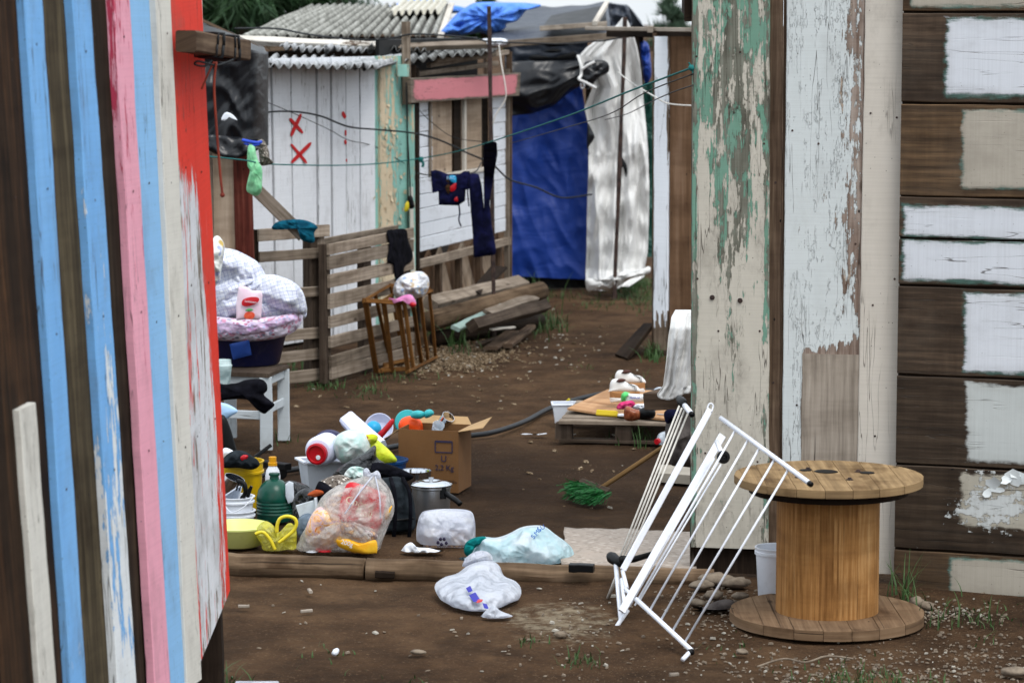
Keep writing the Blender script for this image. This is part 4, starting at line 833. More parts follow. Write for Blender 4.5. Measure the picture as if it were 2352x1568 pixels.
mb = MB(); mb.beam(P(585, 432, 18.9), P(697, 542, 18.88), .088, .025, n=(0, -1, .1)); fin(mb, 'brace_board', m_grey, label='grey board slanting down from the shed post to the pallet', cat='board')
# ------------------------------------------------------------------ cable spool
sp = thing('cable_spool', 'empty wooden cable spool standing in front of the flaking boards', 'cable spool', V((P(1899, 1400, 11.6).x, 11.6, 0)))
sc_ = V(sp.location)
def flange(z0, th, r, hole, name, mt):
    mb = MB(); n_ = 7; wd = 2 * r / n_; o = random.random()
    for k in range(n_):                                        # planks cut to a round
        xa, xb = -r + k * wd + .0004, -r + (k + 1) * wd - .0004; dz = .002 * n3((k, z0, o), 1.7)
        def chord(x): return math.sqrt(max(.0, (r * (1 + .004 * n3((x * 9, o, 3), 1))) ** 2 - x * x))
        m_ = 8; pr = [];
        for i in range(m_ + 1): x = xa + (xb - xa) * i / m_; pr.append((x, -chord(x)))
        for i in range(m_, -1, -1): x = xa + (xb - xa) * i / m_; pr.append((x, chord(x)))
        top = [mb.pt(sc_ + V((x, y, z0 + th + dz))) for x, y in pr]; bot = [mb.pt(sc_ + V((x, y, z0))) for x, y in pr]; q = len(pr)
        mb.face(tuple(top), [(y + k * .31, x) for x, y in pr]); mb.face(tuple(bot[::-1]), [(y + k * 1.7, x) for x, y in pr[::-1]])
        for i in range(q):
            j = (i + 1) % q; mb.face((bot[i], bot[j], top[j], top[i]), [(pr[i][0] + k, 0), (pr[j][0] + k, 0), (pr[j][0] + k, th), (pr[i][0] + k, th)])
    o_ = fin(mb, name, mt, sp); md = o_.modifiers.new('bev', 'BEVEL'); md.width = .003; md.segments = 2; md.limit_method = 'ANGLE'; return o_
flange(.0, .045, .405, 0, 'flange', m_flange); tf = flange(.58, .036, .391, 0, 'flange', m_flanget)
mb = MB(); mb.lathe([(.33, .545), (.33, .58)], sc_, Z, 40); fin(mb, 'flange_backing', m_dark, sp)
mb = MB(); n_ = 13
for k in range(n_):
    a0, a1 = k / n_ * 6.2832 + .013, (k + 1) / n_ * 6.2832 - .013; r = .213 + .002 * n3((k, 2, 2), 1.3)
    pr = [(a0 + (a1 - a0) * i / 4) for i in range(7)]; ins = [a0, a1]
    ring = lambda z: [sc_ + V((math.sin(a) * r, -math.cos(a) * r, z)) for a in pr] + [sc_ + V((math.sin(a) * (r - .02), -math.cos(a) * (r - .02), z)) for a in pr[::-1]]
    mb.off = (random.random() * 90, random.random() * 90)
    mb.ring_sweep([ring(.045 + .535 * q / 8) for q in range(9)], 0, [.535 * q / 8 for q in range(9)])
fin(mb, 'drum_staves', m_core, sp)
mb = MB()
for x, y, rx in ((1897, 1082, .05), (1992, 1085, .032), (1850, 1079, .026)):
    c = G(x, y, .6175); mb.lathe([(rx, 0), (rx * .9, .0015), (0.001, .0016)], c, Z, 16, jit=.1)
fin(mb, 'hole_shade', m_blk, sp, smooth=True)  # black discs on top of the flange imitate shaded holes
mb = MB()
for a in range(4):
    mb = MB(); q = sc_ + V((math.cos(a * 1.571 + .5) * .15, math.sin(a * 1.571 + .5) * .15, .617)); mb.lathe([(.016, 0), (.016, .002), (.009, .003), (.008, .009), (.001, .01)], q, Z, 10); fin(mb, 'bolt', m_rust, sp)
# bucket, sneaker, stones by the spool
def lathe_obj(name, prof, c, mat, label=None, cat=None, group=None, parent=None, ax=Z, n=32, jit=0, smooth=True):
    mb = MB(); mb.lathe(prof, c, ax, n, 0, jit); o = fin(mb, name, mat, parent, smooth, label, cat, group)
    md = o.modifiers.new('edge', 'EDGE_SPLIT'); md.split_angle = math.radians(40); return o
def bucket_prof(r0, r1, h, rim=.006): return [(r0 * .96, .0), (r0, .004), (r1, h - .03), (r1 + rim, h - .03), (r1 + rim, h - .018), (r1 + rim * .3, h - .016), (r1 + rim * .3, h - .004), (r1 + rim, h - .003), (r1 + rim, h), (r1 - .002, h), (r0 - .002, .006), (.001, .006)]
c = V((P(1782, 1376, 12.02).x, 12.02, .0)); lathe_obj('small_bucket', bucket_prof(.076, .088, .235), c, m_white_pl, 'small white bucket behind the cable spool drum', 'bucket')
mb = MB(); mb.puff([(1592, 1428), (1600, 1405), (1622, 1390), (1650, 1378), (1678, 1376), (1690, 1388), (1684, 1404), (1655, 1412), (1625, 1426)], 11.85, .05, nz=.08, flat=.6); sn = fin(mb, 'sneaker', m_sneak, None, True, 'grey canvas sneaker lying on its side among the stones', 'shoe')
mb = MB(); mb.puff([(1588, 1430), (1592, 1422), (1612, 1420), (1640, 1412), (1672, 1402), (1690, 1396), (1690, 1404), (1655, 1422), (1620, 1434)], 11.80, .025, nz=.05); fin(mb, 'rubber_sole', m_tape, sn, True)
for k, (x, y, r, sq) in enumerate(((1612, 1350, .045, (1.2, .9, .5)), (1645, 1338, .06, (1.4, .9, .45)), (1690, 1345, .05, (1.3, .9, .5)), (1640, 1372, .035, (1.2, 1, .6)), (1700, 1372, .03, (1.2, 1, .5)), (1600, 1388, .03, (1.3, 1, .5)), (2105, 1393, .035, (1, .8, .8)), (2128, 1398, .03, (1.2, .9, .7)), (2332, 1548, .04, (1.4, .8, .45)), (1288, 1460, .022, (1.3, .9, .6)), (960, 1500, .02, (1.6, .9, .5)), (1705, 1500, .02, (1.2, 1, .6)))):
    mb = MB(); q = G(x, y); mb.sphere((q.x, q.y, r * sq[2] * .6), r, n=16, sq=sq, nz=.35, fq=2.2)
    lab = ['flat stone at the foot of the cream and green board', 'wide flat stone under the board wall beside the rack', 'pale stone between the rack and the small white bucket', 'small stone above the grey sneaker', 'small stone in front of the small white bucket', 'stone just left of the grey sneaker', 'light stone right of the spool against the house', 'lighter blocky stone furthest right behind the spool flange', 'big pale pebble at the lower right corner', 'reddish pebble on the bare soil left of the rack', 'small flat stone lying on soil left of the white carrier bag', 'pebble in front of the cable spool'][k]
    fin(mb, 'stone', m_stone, None, True, lab, 'stone', 'loose stones')
# ------------------------------------------------------------------ folding clothes rack
rack = thing('drying_rack', 'white tube clothes drying rack leaning folded against the board wall', 'drying rack', V((P(1560, 1400, 11.6).x, 11.6, 0)))
def bar(p0, p1, r, mat=m_wmetal, name='tube', n=10): mb = MB(); mb.tube([p0, p0.lerp(p1, .5), p1], r, n); return fin(mb, name, mat, rack, True)
def flat(p0, p1, w, t, name='flat_bar'): mb = MB(); mb.beam(p0, p1, w, t, n=(.25, -1, .3), ch=.004, seg=4); return fin(mb, name, m_wmetal, rack)
pa0, pa1 = P(1631, 940, 12.3), P(1431, 1308, 11.95); flat(pa0, pa1, .028, .014)
pb0, pb1 = P(1659, 1000, 12.1), P(1428, 1404, 11.55); flat(pb0, pb1, .032, .014)
mb = MB(); mb.tube(spl([P(1624, 948, 12.29), P(1626, 933, 12.3), P(1632, 926, 12.3), P(1638, 932, 12.3), P(1634, 946, 12.29)]), .004, 8); fin(mb, 'end_ring', m_wmetal, rack, True)
t0, t1 = P(1656, 960, 11.78), P(1860, 1110, 10.85); bar(t0, t1, .0105)
mb = MB(); dd = (t1 - t0).normalized(); mb.tube([t1 - dd * .004, t1 + dd * .012], .0115, 10); fin(mb, 'end_cap', m_blk, rack, True)
b0, b1 = P(1462, 1376, 11.42), P(1588, 1493, 10.97); bar(b0, b1, .0105)
b2 = P(1568, 1514, 10.9); bar(b1, b2, .009); mb = MB(); mb.tube([P(1584, 1497, 10.96), P(1590, 1496, 10.95)], .013, 10); fin(mb, 'end_cap', m_blk, rack, True)
mb = MB()
for f, h in ((.18, .02), (.33, .24), (.46, .44), (.63, .65), (.78, .87)):
    p, q = t0.lerp(t1, f), b0.lerp(b1, h); fin_ = MB(); fin_.tube([p, q], .0048, 7); fin(fin_, 'line_rod', m_wmetal, rack, True)
for p0, p1, Ya, Yb in (((1641, 1052), (1446, 1392), 12.0, 11.6), ((1650, 1060), (1458, 1390), 12.0, 11.62), ((1656, 1066), (1466, 1384), 11.95, 11.62)):
    mb = MB(); mb.tube([P(*p0, Ya), P(*p1, Yb)], .004, 7); fin(mb, 'line_rod', m_wmetal, rack, True)
s0, s1 = P(1646, 1014, 11.96), P(1661, 1048, 11.78); bar(s0, s1, .0105)
dd = (s1 - s0).normalized()
lathe_obj('wheel_cap', [(.004, -.012), (.024, -.012), (.028, -.006), (.028, .006), (.024, .012), (.012, .013), (.011, .008), (.001, .008)], s1 + dd * .006, m_blk, parent=rack, ax=V((.3, -1, .1)), n=20)
k0, k1 = P(1562, 918, 12.75), P(1588, 950, 12.45); bar(k0.lerp(k1, .3), k1, .0125)
mb = MB(); mb.tube([k0.lerp(k1, -.1), k0.lerp(k1, .1), k0.lerp(k1, .2), k0.lerp(k1, .42)], [.016, .022, .022, .014], 12); fin(mb, 'joint', m_blk, rack, True)
mb = MB(); mb.tube([k1, k1 + (k1 - k0) * .06], .013, 10); fin(mb, 'end_cap', m_blk, rack, True)
for p0, p1 in (((1560, 932), (1419, 1290)), ((1566, 937), (1424, 1296)), ((1572, 942), (1430, 1300)), ((1580, 948), (1436, 1302))):
    mb = MB(); mb.tube([P(*p0, 12.6), P(*p1, 12.15)], .0045, 7); fin(mb, 'line_rod', m_wwire, rack, True)
for p0, p1, Ya, Yb, r in (((1414, 1290), (1428, 1440), 12.1, 11.6, .0105), ((1418, 1318), (1397, 1372), 12.0, 12.1, .008), ((1430, 1310), (1440, 1350), 11.95, 11.8, .009), ((1442, 1400), (1407, 1452), 11.6, 11.55, .0095), ((1436, 1352), (1470, 1384), 11.75, 11.62, .009), ((1428, 1330), (1436, 1400), 11.9, 11.6, .009)):
    bar(P(*p0, Ya), P(*p1, Yb), r, m_wmetal if r > .0085 else m_wwire)
lathe_obj('wheel_cap', [(.004, -.014), (.022, -.014), (.026, -.006), (.026, .008), (.02, .014), (.001, .014)], P(1430, 1455, 11.55), m_blk, parent=rack, ax=V((.15, -1, .15)), n=20)
mb = MB(); mb.tube([P(1402, 1276, 12.15), P(1406, 1280, 12.13), P(1420, 1290, 12.08), P(1428, 1294, 12.05)], [.02, .026, .022, .016], 12); fin(mb, 'joint', m_blk, rack, True)
mb = MB(); mb.tube([P(1428, 1284, 12.0), P(1455, 1284, 12.05), P(1496, 1272, 12.1)], [.018, .014, .012], 10); fin(mb, 'joint', m_blk, rack, True)
# ------------------------------------------------------------------ sill logs at the gap
def logm(p0, p1, r0, r1, label, nm='log', mat=m_log, cat='log', group=None, n=18, seg=26, jit=.012):
    mb = MB(); p0, p1 = V(p0), V(p1); mb.tube([p0.lerp(p1, k / seg) + V((0, 0, jit * .4 * n3((k * .4, r0 * 90, 1), 1))) for k in range(seg + 1)], [(r0 + (r1 - r0) * k / seg) * (1 + jit * 3 * n3((k * .5, 1, r1 * 50), 1)) for k in range(seg + 1)], n)
    return fin(mb, nm, mat, None, True, label, cat, group)
logm(P(440, 1296, 12.75), P(838, 1306, 12.62), .062, .05, 'brown sill log whose left end runs behind the striped fence', group='sill logs at the gap')
logm(P(842, 1307, 12.61), P(1640, 1330, 12.5), .052, .046, 'brown sill log passing under the white carrier bag', group='sill logs at the gap')
mb = MB(); mb.beam(P(862, 1318, 12.545), P(906, 1320, 12.54), .03, .03, wob=.004); fin(mb, 'notch_shade', m_dark, label='dark block standing in for the shaded notch between the two sill logs', cat='notch shade')  # dark block on the log imitates the shade of a notch
# mat on the ground, things by the logs
mb = MB(); a, b, c, d = G(1296, 1222), G(1590, 1232), G(1290, 1306), G(1600, 1318)
mb.grid(lambda u, v: a.lerp(b, u).lerp(c.lerp(d, u), v) + V((.012 * n3((u * 9, v * 5, 0)), .02 * n3((u * 12, v * 4, 3)), .022 + .010 * n3((u * 5, v * 4, 7)) )), 40, 16); fin(mb, 'floor_mat', m_mat, None, True, 'beige stained mat spread on the soil beyond the drying rack', 'mat', solid=.008)
mb = MB(); mb.beam(G(1308, 1302, .06), G(1364, 1304, .06), .035, .05, wob=.004); fin(mb, 'black_block', m_blk, label='small black block between the teal tinted bag and the beige mat', cat='block')
def puffo(name, poly, Y, th, mat, label=None, cat=None, parent=None, group=None, **k):
    mb = MB(); mb.puff(poly, Y, th, **k); return fin(mb, name, mat, parent, True, label, cat, group)
# white carrier bag over the log
fb = puffo('carrier_bag', [(998, 1348), (1018, 1326), (1050, 1316), (1072, 1300), (1100, 1289), (1130, 1287), (1148, 1300), (1158, 1322), (1184, 1334), (1197, 1352), (1192, 1376), (1168, 1390), (1140, 1404), (1110, 1413), (1062, 1407), (1022, 1388)], 12.1, .2, m_wbag, 'white carrier bag with a blue flag print flopped over the sill log', 'plastic bag', nz=.2, fq=7, rid=.05, flat=.55, Yf=lambda x, y: 12.32 - max(0, (y - 1310)) / 103 * .48, c=(1105, 1360))
puffo('knot', [(1103, 1426), (1108, 1410), (1122, 1396), (1135, 1390), (1150, 1402), (1178, 1414), (1170, 1424), (1145, 1426), (1138, 1433), (1112, 1432)], 11.68, .05, m_wbag, parent=fb, nz=.3, fq=14)
puffo('handle', [(1062, 1300), (1075, 1276), (1100, 1264), (1122, 1268), (1132, 1284), (1120, 1292), (1090, 1298)], 12.42, .08, m_wbag2, parent=fb, nz=.4, fq=10, rid=.2)
for poly, m_ in (([(1070, 1350), (1080, 1344), (1086, 1356), (1076, 1360)], m_flag), ([(1077, 1366), (1092, 1359), (1104, 1378), (1088, 1382)], m_flag), ([(1096, 1374), (1110, 1376), (1106, 1382), (1094, 1384)], m_redp), ([(1108, 1384), (1118, 1386), (1123, 1398), (1112, 1396)], m_flag)):
    x, y = poly[0]; puffo('flag_print', poly, 11.72 if y < 1370 else 11.69, .006, m_, parent=fb, N=24, K=3, sm=False, Yf=lambda x, y: 12.32 - (y - 1310) / 103 * .48 - .225)
# teal tinted bag
tb = puffo('shopping_bag', [(1056, 1312), (1066, 1285), (1088, 1262), (1086, 1242), (1110, 1232), (1140, 1234), (1170, 1224), (1195, 1211), (1222, 1206), (1250, 1208), (1275, 1226), (1300, 1244), (1316, 1262), (1320, 1290), (1312, 1312), (1240, 1318), (1140, 1318)], 12.95, .17, m_tbag, 'big white bag with a teal tint lying behind the sill log', 'plastic bag', nz=.2, fq=6, rid=.05, c=(1210, 1275))
txt('S.MS', .03, P(1232, 1224, 12.81), P(1245, 1205, 12.8) - P(1215, 1240, 12.8), P(1200, 1190, 12.8) - P(1228, 1224, 12.8), m_inkblue, tb)
txt('LU', .03, P(1243, 1212, 12.84), P(1255, 1205, 12.8) - P(1232, 1215, 12.8), P(1240, 1190, 12.8) - P(1243, 1212, 12.8), m_inkblue, tb)
puffo('teal_sheet', [(1066, 1268), (1070, 1246), (1090, 1234), (1114, 1232), (1116, 1244), (1092, 1256), (1078, 1278)], 12.9, .05, m_tealcl, 'scrap of teal plastic tucked under the teal tinted bag', 'plastic scrap', nz=.3, fq=16)
# bagged bucket, rag
bb = puffo('wrapped_bin', [(957, 1212), (966, 1180), (985, 1171), (1030, 1168), (1078, 1172), (1090, 1192), (1092, 1228), (1086, 1258), (1060, 1266), (1010, 1270), (972, 1262), (958, 1246)], 13.4, .14, m_wbag2, 'square bin wrapped in a thin white bag behind the log', 'wrapped bin', nz=.10, fq=10, flat=.32, rid=.03, Yf=lambda x, y: 13.38 + (0.05 if y < 1190 else 0))
mb = MB(); mb.beam(P(1024, 1196, 13.45), P(1024, 1262, 13.4), .19, .16, n=(0, -1, 0), ch=.03); fin(mb, 'inner_bin', m_bin, bb)
mb = MB(); mb.beam(P(1024, 1216, 13.42), P(1024, 1262, 13.4), .21, .2, n=(0, -1, 0), ch=.03); fin(mb, 'grey_contents', m_pkgrey, bb)
for x, y in ((1006, 1246), (1012, 1238), (1020, 1238), (1025, 1247), (1014, 1250)):
    puffo('paw_print', [(x - 4, y), (x, y - 5), (x + 4, y), (x, y + 4)], 13.245, .006, m_ink, parent=bb, N=16, K=3)
puffo('rag', [(920, 1270), (930, 1252), (945, 1245), (958, 1256), (985, 1258), (1012, 1266), (1019, 1276), (1000, 1282), (960, 1284), (928, 1281)], 13.15, .05, m_ragw, 'crumpled white rag on the soil in front of the wrapped bin', 'rag', nz=.35, fq=15)
# pots
c = V((P(990, 1205, 14.0).x, 14.05, 0))
pot = lathe_obj('cooking_pot', [(.09, 0), (.094, .01), (.096, .15), (.102, .155), (.102, .17), (.096, .17), (.094, .02), (.001, .02)], c, m_alu, 'dull aluminium cooking pot with a lid and black handle', 'cooking pot')
lathe_obj('lid', [(.104, .166), (.106, .172), (.09, .182), (.06, .188), (.04, .188), (.03, .184), (.001, .184)], c, m_chrome, parent=pot); lathe_obj('knob', [(.012, .184), (.008, .196), (.014, .204), (.001, .206)], c, m_alu, parent=pot, n=14)
mb = MB(); mb.tube(spl([c + V((.07, -.07, .14)), c + V((.09, -.1, .13)), c + V((.12, -.15, .12)), c + V((.15, -.18, .1))]), .014, 10); fin(mb, 'handle', m_blk, pot, True)
mb = MB(); mb.beam(c + V((.062, -.078, .168)), c + V((.062, -.082, .11)), .03, .015); fin(mb, 'bracket', m_blk, pot)
c = V((P(955, 1160, 14.5).x, 14.5, 0)); pan = lathe_obj('saucepan', [(.075, 0), (.08, .1), (.086, .108), (.082, .108), (.076, .01), (.001, .01)], c + V((0, 0, .06)), m_chrome, 'shallow steel pan showing its rim behind the lidded pot', 'pan')
lathe_obj('base', [(.06, .0), (.06, .06)], c, m_alu, parent=pan)
# backpack
bk = puffo('backpack', [(872, 1108), (890, 1096), (918, 1095), (936, 1112), (948, 1140), (955, 1185), (953, 1225), (940, 1250), (912, 1258), (882, 1254), (872, 1200)], 13.75, .13, m_pack, 'dark grey backpack standing behind the clear bag of wrappers', 'backpack', nz=.12, fq=8, flat=.4)
for x0, x1, x2 in ((897, 906, 908), (925, 940, 943)):
    mb = MB(); mb.tube(spl([P(x0, 1098, 13.70), P(x1, 1130, 13.60), P(x2, 1180, 13.585), P(x2 - 4, 1246, 13.62)]), .010, 8); fin(mb, 'strap', m_blkcl, bk, True)
mb = MB(); mb.tube(spl([P(876, 1188, 13.62), P(910, 1194, 13.60), P(950, 1190, 13.64)]), .006, 6); fin(mb, 'zip', m_blk, bk, True)
# clear bag of wrappers
cb = puffo('clear_bag', [(679, 1276), (688, 1236), (706, 1205), (724, 1170), (740, 1140), (772, 1116), (812, 1100), (836, 1092), (842, 1078), (852, 1086), (868, 1080), (872, 1092), (894, 1120), (905, 1152), (904, 1180), (890, 1212), (876, 1250), (866, 1282), (800, 1286), (730, 1284)], 13.2, .17, m_clear, 'knotted clear bag stuffed with red and yellow food wrappers', 'plastic bag', nz=.07, fq=8, flat=.4, rid=.06, c=(800, 1195), Yf=lambda x, y: 13.21 + max(0, 1120 - y) * .002)
def inner(name, poly, Y, th, mat, **k): return puffo(name, poly, Y, th, mat, parent=cb, N=40, K=6, **k)
rp = inner('red_wrapper', [(796, 1112), (830, 1112), (880, 1132), (886, 1150), (866, 1222), (824, 1205), (785, 1196), (776, 1180)], 13.12, .02, m_pkred, nz=.15, flat=.3)
for s_, x, y in (('Choco', 826, 1156), ('Roll', 836, 1178)):
    txt(s_, .05, P(x, y, 13.092), P(x + 40, y + 12, 13.06) - P(x, y, 13.06), P(x + 8, y - 30, 13.06) - P(x, y, 13.06), m_pktxt, rp)
inner('yellow_wrapper', [(766, 1236), (790, 1232), (830, 1246), (864, 1240), (862, 1278), (830, 1274), (780, 1256)], 13.08, .03, m_pkyel, nz=.15)
txt('200g', .03, P(797, 1247, 13.045), P(840, 1260, 13.03) - P(800, 1248, 13.03), P(800, 1220, 13.03) - P(798, 1248, 13.03), m_white_pl, cb)
inner('mixed_wrapper', [(702, 1215), (730, 1165), (775, 1180), (790, 1235), (760, 1262), (712, 1250)], 13.12, .06, m_pkmix, nz=.3); inner('mixed_wrapper', [(745, 1150), (790, 1130), (785, 1180), (752, 1185)], 13.16, .04, m_pkgrey, nz=.3)
inner('brown_wrapper', [(786, 1200), (850, 1210), (868, 1230), (850, 1242), (800, 1236), (782, 1222)], 13.1, .05, m_pkgrey, nz=.3)
inner('white_wrapper', [(697, 1270), (720, 1262), (740, 1276), (732, 1284), (700, 1282)], 13.12, .03, m_white_pl, nz=.2); inner('red_wrapper', [(725, 1258), (760, 1262), (760, 1282), (735, 1280)], 13.13, .03, m_pkred, nz=.2)
inner('yellow_wrapper', [(884, 1178), (900, 1160), (898, 1172), (888, 1195)], 13.14, .02, m_pkyel, nz=.2)
inner('dark_wrapper', [(755, 1268), (850, 1276), (852, 1286), (756, 1284)], 13.15, .04, m_shoein, nz=.2)
mb = MB(); mb.tube(spl([P(855, 1094, 13.16), P(826, 1130, 13.035), P(800, 1168, 13.015), P(792, 1180, 13.02)]), [.004] * 18 + [.002], 6); mb.tube(spl([P(862, 1094, 13.16), P(872, 1140, 13.04), P(874, 1190, 13.03)]), .0035, 6); fin(mb, 'film_fold', m_wbag2, cb, True)
puffo('knot', [(838, 1096), (834, 1080), (843, 1074), (853, 1086), (866, 1080), (874, 1090), (870, 1102)], 13.2, .03, m_wbag2, parent=cb, nz=.4, fq=20)
# dark bags and cap around it
puffo('bin_liner', [(672, 1180), (676, 1140), (700, 1120), (728, 1126), (760, 1138), (768, 1170), (740, 1215), (706, 1232), (684, 1225)], 13.55, .12, m_bagblk, 'shiny black bin bag between the green jug and the clear bag', 'plastic bag', nz=.28, fq=7, rid=.1)
mb = MB(); a = P(727, 1215, 13.45); mb.beam(P(726, 1140, 13.42), P(733, 1225, 13.42), .012, .12); mb.beam(P(686, 1178, 13.42), P(726, 1166, 13.4), .012, .08, n=(0, 0, 1)); fin(mb, 'white_tray_edge', m_bin, None, label='edge of a white tray poking out of the shiny black bin bag', cat='tray')
cp = puffo('knit_cap', [(722, 1140), (730, 1112), (752, 1096), (782, 1090), (808, 1100), (824, 1112), (812, 1128), (770, 1134), (740, 1150)], 13.55, .09, m_snake, 'brown and white tile patterned cloth bundled beside the clear bag', 'cloth', nz=.25, fq=10)
puffo('black_cuff', [(722, 1138), (730, 1108), (742, 1106), (762, 1120), (766, 1134), (744, 1150)], 13.45, .06, m_blkcl, parent=cp, nz=.2); puffo('rust_cuff', [(706, 1136), (724, 1124), (742, 1126), (744, 1134), (724, 1140)], 13.42, .04, m_rustcl, parent=cp)
puffo('bin_liner', [(762, 1100), (776, 1076), (806, 1056), (838, 1038), (862, 1022), (866, 1050), (884, 1062), (906, 1082), (930, 1090), (938, 1104), (900, 1112), (850, 1108), (800, 1112)], 14.3, .12, m_bagblk, 'torn black bin bag sagging in front of the blue basket', 'plastic bag', nz=.25, fq=7, rid=.08)
puffo('paper_scrap', [(790, 1092), (806, 1072), (834, 1074), (846, 1090), (836, 1106), (806, 1104)], 14.17, .03, m_wteal, 'crumpled white scrap on the torn black bin bag', 'scrap', nz=.5, fq=20)
puffo('dark_bag', [(640, 1120), (660, 1104), (690, 1108), (712, 1122), (706, 1160), (676, 1172), (648, 1160)], 14.0, .08, m_bagblk, 'dull black bag squeezed behind the green jug', 'plastic bag', nz=.25, fq=8)
puffo('white_paper', [(655, 1112), (664, 1104), (674, 1108), (676, 1150), (662, 1156), (656, 1140)], 13.9, .006, m_bin, 'white paper sheet standing just behind the green jug', 'paper', nz=.2, sm=False)
puffo('grey_cloth', [(686, 1190), (706, 1178), (722, 1188), (730, 1216), (716, 1238), (692, 1240), (682, 1220)], 13.38, .05, cloth('slate_cloth', '#6f7d8c', '#4d5966'), 'slate grey cloth at the foot of the shiny black bin bag', 'cloth', nz=.3, fq=9)
puffo('dark_jumper', [(840, 1072), (860, 1062), (888, 1064), (930, 1080), (950, 1094), (930, 1104), (880, 1096), (846, 1090)], 14.2, .05, m_blkcl, 'black jumper hanging over the front of the blue basket', 'clothing', nz=.3, fq=9)
# cardboard box and its contents
bx_ = thing('cardboard_box', 'open brown cardboard box with printed marks standing in the yard', 'box', V((P(985, 1131, 14.95).x, 15.07, 0)))
fl, fr = G(915, 1126), G(1053, 1132); fd = (fr - fl); bd_ = V((-fd.y, fd.x, 0)).normalized() * .26; hb = .33
fl.z = fr.z = .0
for nm, a, b in (('front_panel', fl, fr), ('side_panel', fr, fr + bd_), ('back_panel', fr + bd_, fl + bd_), ('side_panel', fl + bd_, fl)):
    mb = MB(); n_ = (b - a).cross(Z).normalized(); e = (b - a).normalized() * .002; mb.slab(a + e + Z * hb, b - e + Z * hb, a + e, b - e, -n_ * .005, 6, 6, .0); p_ = fin(mb, nm, m_cardshade, bx_)
    if nm == 'front_panel':
        fp = p_; rt = fd.normalized(); nn = n_ * .0035; L_ = fd.length
        q = lambda u, z: a + rt * (L_ * u) + Z * z + nn
        mb = MB()
        for (u0, z0, u1, z1) in ((.62, .275, .90, .275), (.62, .215, .90, .215), (.62, .215, .62, .275), (.90, .215, .90, .275), (.635, .27, .895, .27)): mb.beam(q(u0, z0), q(u1, z1), .006, .001, n=n_, ch=.0002, seg=1)
        fin(mb, 'printed_frame', m_ink, fp)
        txt('U', .048, q(.76, .180), rt, Z, m_ink, fp); txt('2,2 Kg', .04, q(.77, .132), rt, Z, m_ink, fp)
        mb = MB()
        for z, u0, u1 in ((.072, .4, .68), (.064, .4, .95), (.056, .4, .98)):
            u = u0
            while u < u1: w_ = .02 + .04 * random.random(); mb.beam(q(u, z), q(min(u1, u + w_), z), .005, .001, n=n_, ch=.0002, seg=1); u += w_ + .012
        fin(mb, 'small_print', m_inkb, fp)
mb = MB(); a, b = fr + Z * hb, fr + bd_ + Z * hb; mb.slab(a, b, a + V((.13, .0, .02)), b + V((.11, -.02, .045)), V((0, 0, -.004)), 5, 4, .002); fin(mb, 'flap', m_cardlit, bx_)
mb = MB(); a, b = fr + bd_ + Z * hb, fl + bd_ + Z * hb; mb.slab(a, b, a + V((-.02, .05, .035)), b + V((.02, .05, .035)), V((0, .004, 0)), 5, 4, .002); fin(mb, 'flap', m_cardlit, bx_)
mb = MB(); a, b = fl + Z * hb, fl + bd_ + Z * hb; mb.slab(a, b, P(866, 1018, 14.9), P(884, 1004, 15.1), V((0, 0, -.004)), 5, 4, .002); fin(mb, 'flap', m_cardlit, bx_)
mb = MB(); mb.beam(fl + V((.16, .13, .008)), fl + V((.16, .13, .018)), .28, .22, n=(0, 1, 0)); fin(mb, 'bottom_panel', m_cardshade, bx_)
YB = 15.1
sc2 = puffo('sippy_cup', [(918, 990), (915, 976), (922, 962), (938, 955), (955, 956), (968, 968), (972, 985), (968, 998), (940, 1002), (922, 998)], YB, .05, m_orange, 'orange cup with teal lid and bow on top of the open box', 'cup', nz=.05, flat=.5)
lathe_obj('teal_lid', [(.066, -.01), (.07, 0), (.066, .01), (.001, .012)], P(936, 970, YB + .06), m_teal, parent=sc2, ax=V((.15, -1, .25)), n=28)
for poly in ([(944, 958), (946, 946), (960, 942), (974, 946), (975, 956), (962, 962)], [(972, 952), (978, 942), (990, 940), (997, 948), (990, 956), (978, 960)]): puffo('bow', poly, YB - .06, .03, m_teal, parent=sc2, N=40, K=6, nz=.1)
lathe_obj('steel_cup', [(.034, 0), (.036, .1), (.034, .1), (.03, .01), (.001, .01)], P(1010, 984, 15.12), m_chrome, 'steel cup lying in the open cardboard box', 'cup', ax=V((.5, -.5, .75)))
lathe_obj('clear_cup', [(.026, 0), (.032, .09), (.03, .09), (.024, .01), (.001, .01)], P(1000, 1000, 15.06), m_glass, 'clear cup beside the steel cup in the box', 'cup', ax=V((.2, -.6, .7)))
mb = MB(); mb.sphere(P(1026, 990, 15.15), .06, n=16, nz=.2); fin(mb, 'dark_cloth', m_blkcl, None, True, 'black cloth under the cups in the cardboard box', 'cloth')
# basket, bin and what they hold
c = V((P(878, 1110, 14.72).x, 14.75, .0)); zr = P(878, 1054, 14.75).z
bas = lathe_obj('basket', [(.095, 0), (.1, .006), (.128, zr - .012), (.136, zr - .012), (.138, zr), (.128, zr + .002), (.12, zr - .01), (.09, .01), (.001, .01)], c, m_basket, 'round blue mesh basket beside the cardboard box', 'basket', n=40)
nv_ = thing('cutlery_holder', 'small dark navy holder standing in the blue basket', 'holder', P(845, 1060, 14.66))
for (a, b) in ((828, 862),):
    mb = MB(); c0 = P(845, 1068, 14.68); t = P(845, 1026, 14.68); x = V((.034, 0, 0)); y = V((0, .03, 0))
    for p, q in ((-x - y, x - y), (x - y, x + y), (x + y, -x + y), (-x + y, -x - y)): mb.slab(t + p, t + q, c0 + p * .9, c0 + q * .9, -(p + q) * .08, 4, 2)
    fin(mb, 'wall', m_navypl, nv_)
